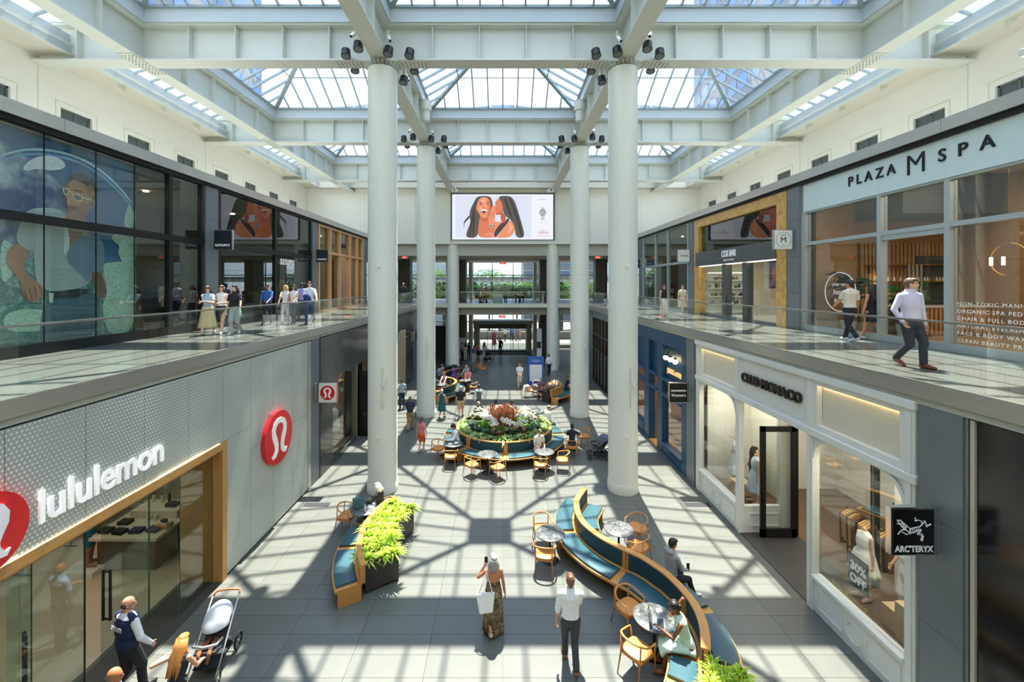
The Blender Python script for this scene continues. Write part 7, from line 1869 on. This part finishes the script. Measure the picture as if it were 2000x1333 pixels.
person('woman in a beige short dress on the far right walkway', U(1333,619.5), 180, 1.66, skin=SKL, top=(206,194,166), bottom=(206,194,166), legs='bare', sleeve='short', shoes=(226,220,206), hair=('bun',(44,32,28)), fem=True, arms=('hang','hang'), skirt=((206,194,166), .30, .125, .08), vox=.012)
# ---- silhouettes on the far bridge
for x, yy, h, l, ps, tp_ in ((-1.55,39.4,120,'person standing among the cafe tables on the bridge, left','stand',(150,120,120)), (-2.5,39.0,60,'person seated at the left end of the bridge','sit',(90,100,100)), (-1.7,38.7,200,'person bending at the left bridge table','sit',(60,56,60)),
    (.25,39.5,160,'person in a pale shirt standing at the middle of the bridge','stand',(150,146,150)), (1.35,39.2,180,'person in a dark jacket seated on the bridge, right','sit',(50,50,54)), (1.9,39.4,200,'person seated farthest right on the bridge','sit',(56,58,60))):
    person(l, (x,yy,L2), h, 1.72, skin=SKM, top=tp_, bottom=(40,42,48), sleeve='long', hair=('short',(26,22,22)), pose=ps, arms=('lap','chest'), vox=.015, eyes=False)
    if ps == 'sit': s_ = dup(chair0, (x,yy,L2), -R(h), 'small chair under the ' + l)
for x, l in ((-2.0,'round table on the bridge, left'), (1.6,'round table on the bridge, right')): dup(table0, (x,39.0,L2), 0, l)
tag(MB().box(-.9,0,L2,.0,.06,L2+.85).ob('bridge_screen', cloth((150,158,156)), None, loc=(-.0,37.5,0)), 'plain grey screen board standing behind the bridge glass', 'screen')

# ================================================================== mannequins and goods in the windows
def mannequin(label, loc, h, skin, top=None, bottom=None, **k):
    k.setdefault('hair', None); k.setdefault('vox', .012); k.setdefault('nohead', 'grey mannequin' not in label and 'red ball' not in label)
    return person(label, loc, h, skin=skin, top=top, bottom=bottom, shoes=None, cat='mannequin', name='mannequin', eyes=False, pose='stand', **k)
MN = (206,172,148)
WX = XS+.06
mannequin('mannequin in a short white dress at the left of the near right show window', (7.95,9.35,.5), -92, MN, (236,234,228), (236,234,228), H=1.70, legs='bare', sleeve='none', fem=True, skirt=((236,234,228), .36, .17, .14), arms=('hang','back'))
mannequin('mannequin in a white halter top and wide trousers in the near right show window', (8.35,8.75,.5), -88, (190,150,124), (232,230,226), (230,230,228), H=1.78, legs='wide', sleeve='none', fem=True, arms=('hang','hip'))
mannequin('mannequin in a pale green dress at the right edge of the near right show window', (7.95,7.72,.5), -96, MN, (206,220,212), (206,220,212), H=1.70, legs='bare', sleeve='none', fem=True, skirt=((206,220,212), .08, .13, .14))
mannequin('mannequin in a long pale dress at the left of the far right show window', (8.1,14.75,.5), -90, MN, (214,216,222), (214,216,222), H=1.70, legs='bare', sleeve='none', fem=True, skirt=((214,216,222), .2, .16, .1))
mannequin('mannequin in black top and dark trousers in the far right show window', (8.4,14.2,.5), -90, MN, (30,30,34), (40,42,46), H=1.72, sleeve='none', fem=True)
mannequin('mannequin in a pale blue dress at the right of the far right show window', (8.0,13.45,.5), -80, MN, (196,206,224), (196,206,224), H=1.68, legs='bare', sleeve='none', fem=True, skirt=((196,206,224), .22, .17, .1))
for (x, y, w_, h_, l) in ((8.0,8.45,.5,.42,'low pale wood plinth beside the 30% OFF sign'), (7.95,8.05,.55,.72,'taller pale wood plinth carrying the dried flowers'), (7.9,14.1,.5,.4,'pale wood plinth in the far right show window')):
    q = thing('display_plinth', l, 'plinth', (x,y,.5)); MB().box(-w_/2,-w_/2,0,w_/2,w_/2,h_).ob('box', woodmat('pale_birch', rgb(212,184,142), .5, (3,3,3)), q, bevel=.006)
    MB().box(-w_/2+.03,-w_/2+.03,-.0,w_/2-.03,w_/2-.03,.02).ob('base', M_blk, q)
v = thing('dried_flower_vase', 'white vase of dried plumes on the taller plinth', 'vase', (7.95,8.05,1.22)); MB().lathe([(.07,0),(.12,.06),(.13,.16),(.08,.24),(.07,.27)], n=24).ob('vase', M_white, v, smooth=40)
m = MB(); random.seed(5)
for i in range(26): a = random.uniform(0,6.28); L_ = random.uniform(.3,.6); d = V(math.cos(a)*.5, math.sin(a)*.5, 1).normalized(); m.mat(i % 2); m.cyl(V(0,0,.22), V(0,0,.22)+d*L_, .004, n=4); m.ell(V(0,0,.22)+d*L_*.9, (.03,.03,.09), 6, 5)
m.ob('plumes', [cloth((150,110,90)), cloth((58,48,44))], v)
clothes_rail('rail of mustard and cream clothes just inside the open black door', (9.2,10.6,0), 1.5, [(206,166,90),(220,190,130),(120,84,50),(40,38,36)])
clothes_rail('rail of dark and mustard clothes deeper in the white joinery shop', (11.0,10.8,0), 2.0, [(206,166,90),(40,38,40),(90,60,40)])
clothes_rail('rail of coloured shirts in the blue joinery shop', (9.4,19.6,0), 2.2, [(150,60,44),(190,110,70),(90,110,160),(210,200,190)])
clothes_rail('rail of denim and red clothes deeper in the blue joinery shop', (10.2,17.6,0), 1.8, [(70,90,130),(150,60,44),(200,190,180)])
mannequin('mannequin in a pale blue shirt behind the blue shop glass', (8.1,17.6,0), -90, MN, (176,196,222), (70,84,110), H=1.75, sleeve='long')
mannequin('grey mannequin in a dark suit, taller of the pair in the upper left window', (-12.0,17.6,L2+.25), 95, (120,130,128), (44,50,56), (44,50,56), H=1.84, sleeve='long')
mannequin('grey mannequin in a dark coat, shorter of the pair in the upper left window', (-11.9,18.5,L2+.15), 85, (130,138,134), (40,46,50), (44,50,56), H=1.74, sleeve='long')
mannequin('mannequin in a cream suit with a red ball head in the upper left window', (-11.9,23.0,L2+.35), 95, (200,40,34), (216,204,164), (216,204,164), H=1.80, sleeve='long')
mannequin('mannequin in a tan jacket behind the red-headed one', (-12.3,23.6,L2+.1), 95, (200,180,140), (190,176,140), (90,84,70), H=1.76, sleeve='long')
mannequin('mannequin in a cream jacket behind the black mullion beside the mural', (-12.0,15.0,L2), 60, (60,60,60), (222,208,176), (34,36,40), H=1.84, sleeve='long')
clothes_rail('rail of dark suits in the upper left tailor shop', (-14.6,19.0,L2), 3.2, [(40,42,50),(60,66,80),(90,80,70)])
clothes_rail('rail of brown and cream jackets in the upper left tailor shop', (-14.6,22.5,L2), 2.6, [(150,120,80),(206,190,150),(80,60,44)])
mannequin('headless-looking mannequin with a white shirt in the dark stone shop window', (-7.7,18.3,.25), 95, MN, (214,218,222), (60,70,90), H=1.7, sleeve='long'); mannequin('mannequin in a pale dress in the dark stone shop window', (-7.7,19.5,.25), 95, MN, (222,220,214), (222,220,214), H=1.7, legs='bare', sleeve='none', fem=True, skirt=((222,220,214), .3, .15, .1))
mannequin('mannequin legs in teal shorts on a white plinth inside the oak portal', (-10.7,11.0,.16), 80, (150,110,86), (36,44,52), (34,110,140), H=1.8, legs='shorts', sleeve='none')
q = thing('display_plinth', 'low white plinth under the mannequin in teal shorts', 'plinth', (-10.7,11.0,.012)); MB().box(-.4,-.35,0,.4,.35,.148).ob('box', M_white, q, bevel=.006); MB().box(-.36,-.31,-.0,.36,.31,.01).ob('base', M_blk, q)
# spa furnishings
q = thing('reception_counter', 'long oak reception counter inside the spa', 'counter', (14.5,14.1,L2), R(90)); MB().box(-.35,-1.6,0,.35,1.6,.92).ob('body', woodmat('counter_walnut', rgb(112,80,52), .45, (6,1,6)), q); MB().box(-.42,-1.62,.92,.42,1.62,.97).ob('worktop', M_crm, q)
for i in range(22): MB().box(-.37,-1.55+i*.143,.04,-.35,-1.47+i*.143,.9).ob('slat', M_oak, q)
for z, l in ((1.75,'lower gold shelf with bottles on the spa back wall'), (2.35,'upper gold shelf with plants on the spa back wall')):
    q = thing('wall_shelf', l, 'shelf', (14.6,15.2,L2+z), R(90)); MB().box(-.2,-1.5,0,.2,1.5,.04).ob('board', mk('brass', rgb(190,150,80), .25, metal=1), q)
    for k_ in range(3): MB().bar((.12,-1.4+1.4*k_,-.3),(.12,-1.4+1.4*k_,.0),.03).ob('bracket', M_blk, q)
random.seed(3)
for i in range(26):
    c = random.choice(((206,120,110),(226,210,190),(180,60,60),(150,120,90),(236,236,230))); b_ = MB().lathe([(.03,0),(.032,.01),(.032,.10),(.012,.12),(.012,.16)], n=8).ob('polish_bottle', cloth(c, .3), None, smooth=40, loc=(13.2+i*.108,15.15,L2+1.79)); tag(b_, 'small polish bottle in the row on the lower gold spa shelf', 'bottle', 'polish bottles on the spa shelf')
def ficus(loc, label, n=26, hgt=1.5):
    t = thing('fiddle_leaf_plant', label, 'plant', loc); MB().lathe([(.17,0),(.24,.42),(.2,.42),(.19,.36),(.01,.36)], n=24).ob('pot', mk('pale_pot', rgb(206,208,202), .5), t, smooth=40)
    m = MB(); tips = []
    for i in range(4):
        a = i*1.6; pts = [V(0,0,.36), V(.08*math.cos(a),.08*math.sin(a),.8), V(.35*math.cos(a),.35*math.sin(a),hgt*random.uniform(.85,1.1))]; m.tube(pts, .014, 6); tips.append(pts)
    m.ob('stem', cloth((90,70,50)), t)
    lf = MB()
    for s_ in range(9):
        f0 = s_/8; w_ = .5*math.sin(math.pi*min(1,.15+f0*.85))**.8 if f0 < 1 else .02
        lf.v += [(-w_*.34, f0*.42, -.10*f0*f0), (0, f0*.42, -.02-.10*f0*f0), (w_*.34, f0*.42, -.10*f0*f0)]
    lf.f = [q_ for s_ in range(8) for q_ in ((s_*3,s_*3+1,s_*3+4,s_*3+3),(s_*3+1,s_*3+2,s_*3+5,s_*3+4))]; lf.m = [0]*len(lf.f)
    p0 = None
    for i in range(n):
        pts = random.choice(tips); p_ = pts[1].lerp(pts[2], random.uniform(.2,1.05)); rot = (random.uniform(-.3,.7), random.uniform(-.3,.3), random.uniform(0,6.28))
        if p0 is None: p0 = lf.ob('leaf', leafmat('fig_leaf', (42,92,46)), t, smooth=True); p0.location = p_; p0.rotation_euler = rot
        else: inst(p0, t, p_, rot)
random.seed(21)
ficus((11.95,14.7,L2), 'large fiddle leaf plant behind the ring lettering in the spa window', 44, 1.95); ficus((12.6,13.3,L2), 'second fiddle leaf plant beside the spa door', 30, 1.7)
for x, y, z, l in ((13.1,11.0,8.06,'gold ring pendant with tube bulbs inside the spa, right'), ):
    t = thing('ring_pendant', l, 'lamp', (x,y,z)); MB().tube([(0,.42*math.cos(k_*math.pi/16),.42*math.sin(k_*math.pi/16)) for k_ in range(32)], .012, 6, closed=True).ob('ring', MATS['brass'], t); MB().bar((0,0,.42),(0,0,3.0),.012).ob('rod', MATS['brass'], t); MB().bar((0,-.42,0),(0,.42,0),.014).ob('crossbar', MATS['brass'], t)
    for dy in (-.40,.12,.40): MB().cyl((0,dy,-.14),(0,dy,.08),.035,n=12).ob('bulb', M_bulb, t)
for y, l in ((12.1,'upper glowing globe on the spa back wall by the door'), (12.1,'lower glowing globe on the spa back wall by the door')):
    z = 7.55 if 'upper' in l else 7.05
    t = thing('wall_globe', l, 'lamp', (13.6,15.25,z)); MB().ell((0,0,0),.13,14,10).ob('globe', M_bulb, t, smooth=True); MB().bar((0,0,0),(0,.22,0),.05).ob('arm', MATS['brass'], t)
q = sroot('wall_spa_panels')
MB().box(14.9,15.3,L2+.9,16.1,15.42,L2+2.7).ob('dark_panel', mk('slate_blue_panel', rgb(58,68,76), .5), q); MB().box(12.8,13.6,9.7,16.1,15.4,10.95).ob('dark_bulkhead', MATS['slate_blue_panel'], q)
for i in range(22): MB().box(12.95+i*.142,15.36,L2,13.05+i*.142,15.42,L2+3.2).ob('wood_slat', M_spawood, q)
# cosmetics shelves
random.seed(8)
for y, l in ((22.4,'left lit shelf unit of cosmetics behind the charcoal posts'), (18.2,'right lit shelf unit of cosmetics behind the charcoal posts')):
    q = thing('shelf_unit', l, 'shelves', (12.05 if y > 20 else 13.35,23.9,L2), R(90)); MB().box(.15,-.6,0,.2,.6,2.4).ob('back', M_white, q)
    for z in (.1,.55,1.0,1.45,1.9,2.35): MB().box(-.2,-.6,z,.2,.6,z+.04).ob('shelf', M_white, q)
    MB().box(-.2,-.6,2.3,-.16,.6,2.34).ob('light_strip', MATS['cool_led'], q)
    m = MB()
    for z in (.59,1.04,1.49,1.94):
        for i in range(9): m.mat(random.randrange(3)); hh = random.uniform(.1,.24); yy = -.54+i*.12; m.box(-.12,yy,z,-.02,yy+.07,z+hh)
    m.ob('boxed_goods', [cloth((60,58,60)), cloth((150,120,96)), cloth((206,200,196))], q)['kind'] = 'stuff'
po = thing('wall_poster', 'dark red portrait poster inside the cosmetics shop', 'poster', (11.68,18.2,7.25)); MB().box(0,-.45,0,.02,.45,1.35).ob('print', cloth((110,44,44)), po); MB().prism([(-.2,.35),(.2,.35),(.24,.8),(.16,1.1),(-.16,1.1),(-.24,.8)], ((-.002,0,0),(0,-1,0),(0,0,1),(-1,0,0)), .003).ob('printed_face', cloth((190,110,84)), po); MB().prism([(-.26,.75),(-.1,1.0),(.1,1.0),(.26,.75),(.25,1.2),(-.25,1.2)], ((-.006,0,0),(0,-1,0),(0,0,1),(-1,0,0)), .003).ob('printed_hair', cloth((34,26,28)), po)
mannequin('mannequin in a pale jacket in the far right upper fashion shop', (12.0,30.9,L2), -90, MN, (190,170,160), (60,60,66), H=1.75, sleeve='long')
fl_ = thing('wall_flood_lamp', 'white flood lamp on an arm above the upper right roof edge', 'lamp', (11.4,8.7,11.64)); MB().tube([(0,0,0),(0,0,.35),(-.12,.0,.55),(-.3,0,.6)], .03, 8).ob('arm', M_white, fl_); MB().box(-.62,-.2,.52,-.25,.2,.68).ob('head', M_white, fl_, bevel=.02)
flush_text()
flush_people()
# ================================================================== outside: plaza, trees, overpass, neighbours
M_pave = mk('sunlit_plaza_paving', rgb(128,124,116), .8, var=.05, vscale=1); M_conc = mk('overpass_concrete', rgb(122,118,112), .8, var=.08)
g = sroot('ground_outside'); MB().box(-60,54,-.3,60,140,-.02).ob('plaza', M_pave, g)
random.seed(31)
M_treeA = leafmat('tree_leaf_bright', (108,140,48)); M_treeB = leafmat('tree_leaf_dark', (60,92,38)); M_bark = mk('bark', rgb(96,82,66), .9, var=.2)
def tree(loc, h, r, label, mats, n=5200):
    t = thing('street_tree', label, 'tree', loc); m = MB(); m.cyl((0,0,0),(0,0,h*.6),.16,.09,n=8)
    for i in range(6): a = i*1.05; m.cyl((0,0,h*.4),(r*.6*math.cos(a),r*.6*math.sin(a),h*.75),.07,.03,n=6)
    m.ob('trunk', M_bark, t); m = MB()
    for i in range(n):
        while True:
            p = V(random.uniform(-1,1),random.uniform(-1,1),random.uniform(-1,1))
            if .3 < p.length < 1: break
        c = V(p.x*r, p.y*r, h*.72+p.z*h*.34); a = random.uniform(0,6.28); b = random.uniform(-.8,.8); u = V(math.cos(a),math.sin(a),b*.5)*.15; v_ = V(-math.sin(a)*.5,math.cos(a)*.5,b)*.13
        m.mat(random.randrange(len(mats))); m.add([c-u,c-v_,c+u,c+v_], [(0,1,2,3)])
    m.ob('crown', mats, t)['kind'] = 'stuff'
for i, (x, y, z, h, r, l) in enumerate(((-6.5,66,0,8.2,3.4,'bright green tree left of the middle behind the far glass'), (-2.2,69,0,9.6,3.6,'bright green tree in the middle behind the far glass'), (2.4,72,0,8.6,3.0,'green tree right of the middle behind the far glass'), (7.6,67,0,8.0,2.8,'green tree behind the right part of the far glass'), (-11.5,68,0,9.5,3.6,'large tree behind the left part of the far glass'), (12.5,70,0,8.8,3.4,'tree far right behind the far glass'))):
    tree((x,y,z), h, r, l, [M_treeA, M_treeA, M_treeB])
def hedge(x0, x1, y, h, label):
    t = thing('hedge', label, 'hedge', ((x0+x1)/2,y,5.2)); m = MB(); w = (x1-x0)/2
    for i in range(3500): c = V(random.uniform(-w,w), random.uniform(-.5,.5), random.uniform(0,h)); a = random.uniform(0,6.28); u = V(math.cos(a),math.sin(a),.3)*.14; v_ = V(-math.sin(a)*.4,math.cos(a)*.4,.9)*.11; m.mat(i % 2); m.add([c-u,c-v_,c+u,c+v_], [(0,1,2,3)])
    m.ob('foliage', [M_treeB, M_dkleaf], t)['kind'] = 'stuff'; MB().box(-w,-.45,0,w,.45,h*.8).ob('hedge_core', M_dkleaf, t)
hedge(-9, 9, 62.5, 2.2, 'dark clipped hedge on the terrace outside the far upper window')
ov = thing('overpass', 'concrete walkway with glass parapet crossing outside the far window', 'bridge', (0,64.5,0))
MB().box(-26,0,8.25,26,3.2,8.6).ob('deck', M_conc, ov); MB().box(-26,-.05,7.85,26,.3,8.25).ob('edge_beam', M_grey, ov)
proto = MB().box(-.18,-.4,8.25,.18,.1,8.62).ob('deck_rib', M_conc, ov); proto.location = (-25,0,0)
for i in range(1, 51): inst(proto, ov, (-25+i,0,0))
for i in range(13): MB().box(-26+4*i+.03,.05,8.6,-26+4*i+3.97,.07,9.6).ob('parapet_pane', M_glass, ov)
MB().bar((-26,.06,9.62),(26,.06,9.62),.06).ob('handrail', M_rail, ov)
for x in (-9,9): MB().cyl((x,1.6,0),(x,1.6,8.25),.4,n=16).ob('pier', M_conc, ov)
MB().box(-40,58,0,40,58.6,1.0).ob('terrace_wall', M_conc, sroot('terrace_outside')); te = sroot('terrace_floor_outside'); MB().box(-40,61,4.9,40,64,5.2).ob('terrace', M_conc, te)
def tower(name, label, x0, x1, y0, y1, h, wall, glass, nx, nz, faces):
    t = thing(name, label, 'building', ((x0+x1)/2,(y0+y1)/2,0)); cx, cy = (x0+x1)/2, (y0+y1)/2
    MB().box(x0-cx,y0-cy,0,x1-cx,y1-cy,h).ob('wall', wall, t); pr = {}
    for f in faces:
        for i in range(nx):
            for k_ in range(nz):
                z = 2+(h-3)*k_/nz; dz = (h-3)/nz*.62
                if f == 'y-': L_ = (x1-x0)/nx; p = (x0-cx+L_*i+L_*.15, y0-cy-.06, z); d = (L_*.7,.1,dz)
                elif f == 'x+': L_ = (y1-y0)/nx; p = (x1-cx-.04, y0-cy+L_*i+L_*.15, z); d = (.1,L_*.7,dz)
                else: L_ = (y1-y0)/nx; p = (x0-cx-.06, y0-cy+L_*i+L_*.15, z); d = (.1,L_*.7,dz)
                if f not in pr: pr[f] = MB().box(0,0,0,*d).ob('window', glass, t); pr[f].location = p
                else: inst(pr[f], t, p)
M_tw = mk('tower_stone', rgb(120,116,112), .7, var=.05); M_tg = mk('tower_glass', rgb(70,100,136), .12, spec=.9, metal=.3); M_bw = mk('building_pale', rgb(126,126,126), .7)
tower('office_tower', 'stone and glass office tower rising behind the left skylights', -64, -34, 20, 60, 78, M_tw, M_tg, 12, 22, ('x+','y-'))
tower('office_tower', 'glass office tower behind the far right skylights', 36, 66, 44, 80, 66, M_tw, M_tg, 12, 18, ('x-','y-'))
tower('apartment_building', 'pale apartment building right of the trees behind the far glass', 4.5, 22, 92, 104, 20, M_bw, M_tg, 6, 7, ('y-',))
tower('glass_pavilion', 'pale glass pavilion left of the trees behind the far glass', -30, -9.5, 80, 90, 13, mk('pavilion_steel', rgb(176,186,184), .5), mk('pavilion_glass', rgb(150,176,172), .2, spec=.8), 10, 5, ('y-',))
# white and lime window letters on the bridge glazing, plus visitors on the plaza
tx = thing('window_lettering', 'lime green ETE letters standing at the foot of the far upper window', 'sign', (-1.9,49.5,L2+.12))
text('letters', 'ETE', 1.0, ((0,0,0),(1,0,0),(0,0,1)), mk('lime_letter', rgb(206,222,40), .5), tx, depth=.05, bold=.04); MB().box(-1.9,.02,-.12,1.0,.08,-.02).ob('rail', M_grey, tx)
for x, y, l, kw in ((-1.05,52.6,'woman in a long red dress on the sunny plaza beyond the doors', dict(top=(150,40,64), bottom=(150,40,64), fem=True, hair=('half',(60,44,38)), skirt=((150,40,64), .05, .16, .08))),
    (.3,56,'plaza visitor in a white top beyond the doors', dict(top=(226,220,212), bottom=(60,64,72))), (1.15,57,'plaza visitor in a blue shirt beyond the doors', dict(top=(70,120,176), bottom=(60,66,90))),
    (1.75,56.4,'plaza visitor in blue and grey beyond the doors', dict(top=(96,140,186), bottom=(120,124,130))), (2.3,57.4,'plaza visitor in tan shorts beyond the doors', dict(top=(206,160,140), bottom=(190,150,120), legs='shorts')),
    (-.4,58.5,'plaza visitor in grey, farthest beyond the doors', dict(top=(120,110,104), bottom=(70,66,64)))):
    person(l, (x,y,0), random.choice((0,170,190,20)), 1.72, skin=SKM, pose='walk', arms=('hang','hang'), vox=.016, eyes=False, **kw)
flush_text(); flush_people()
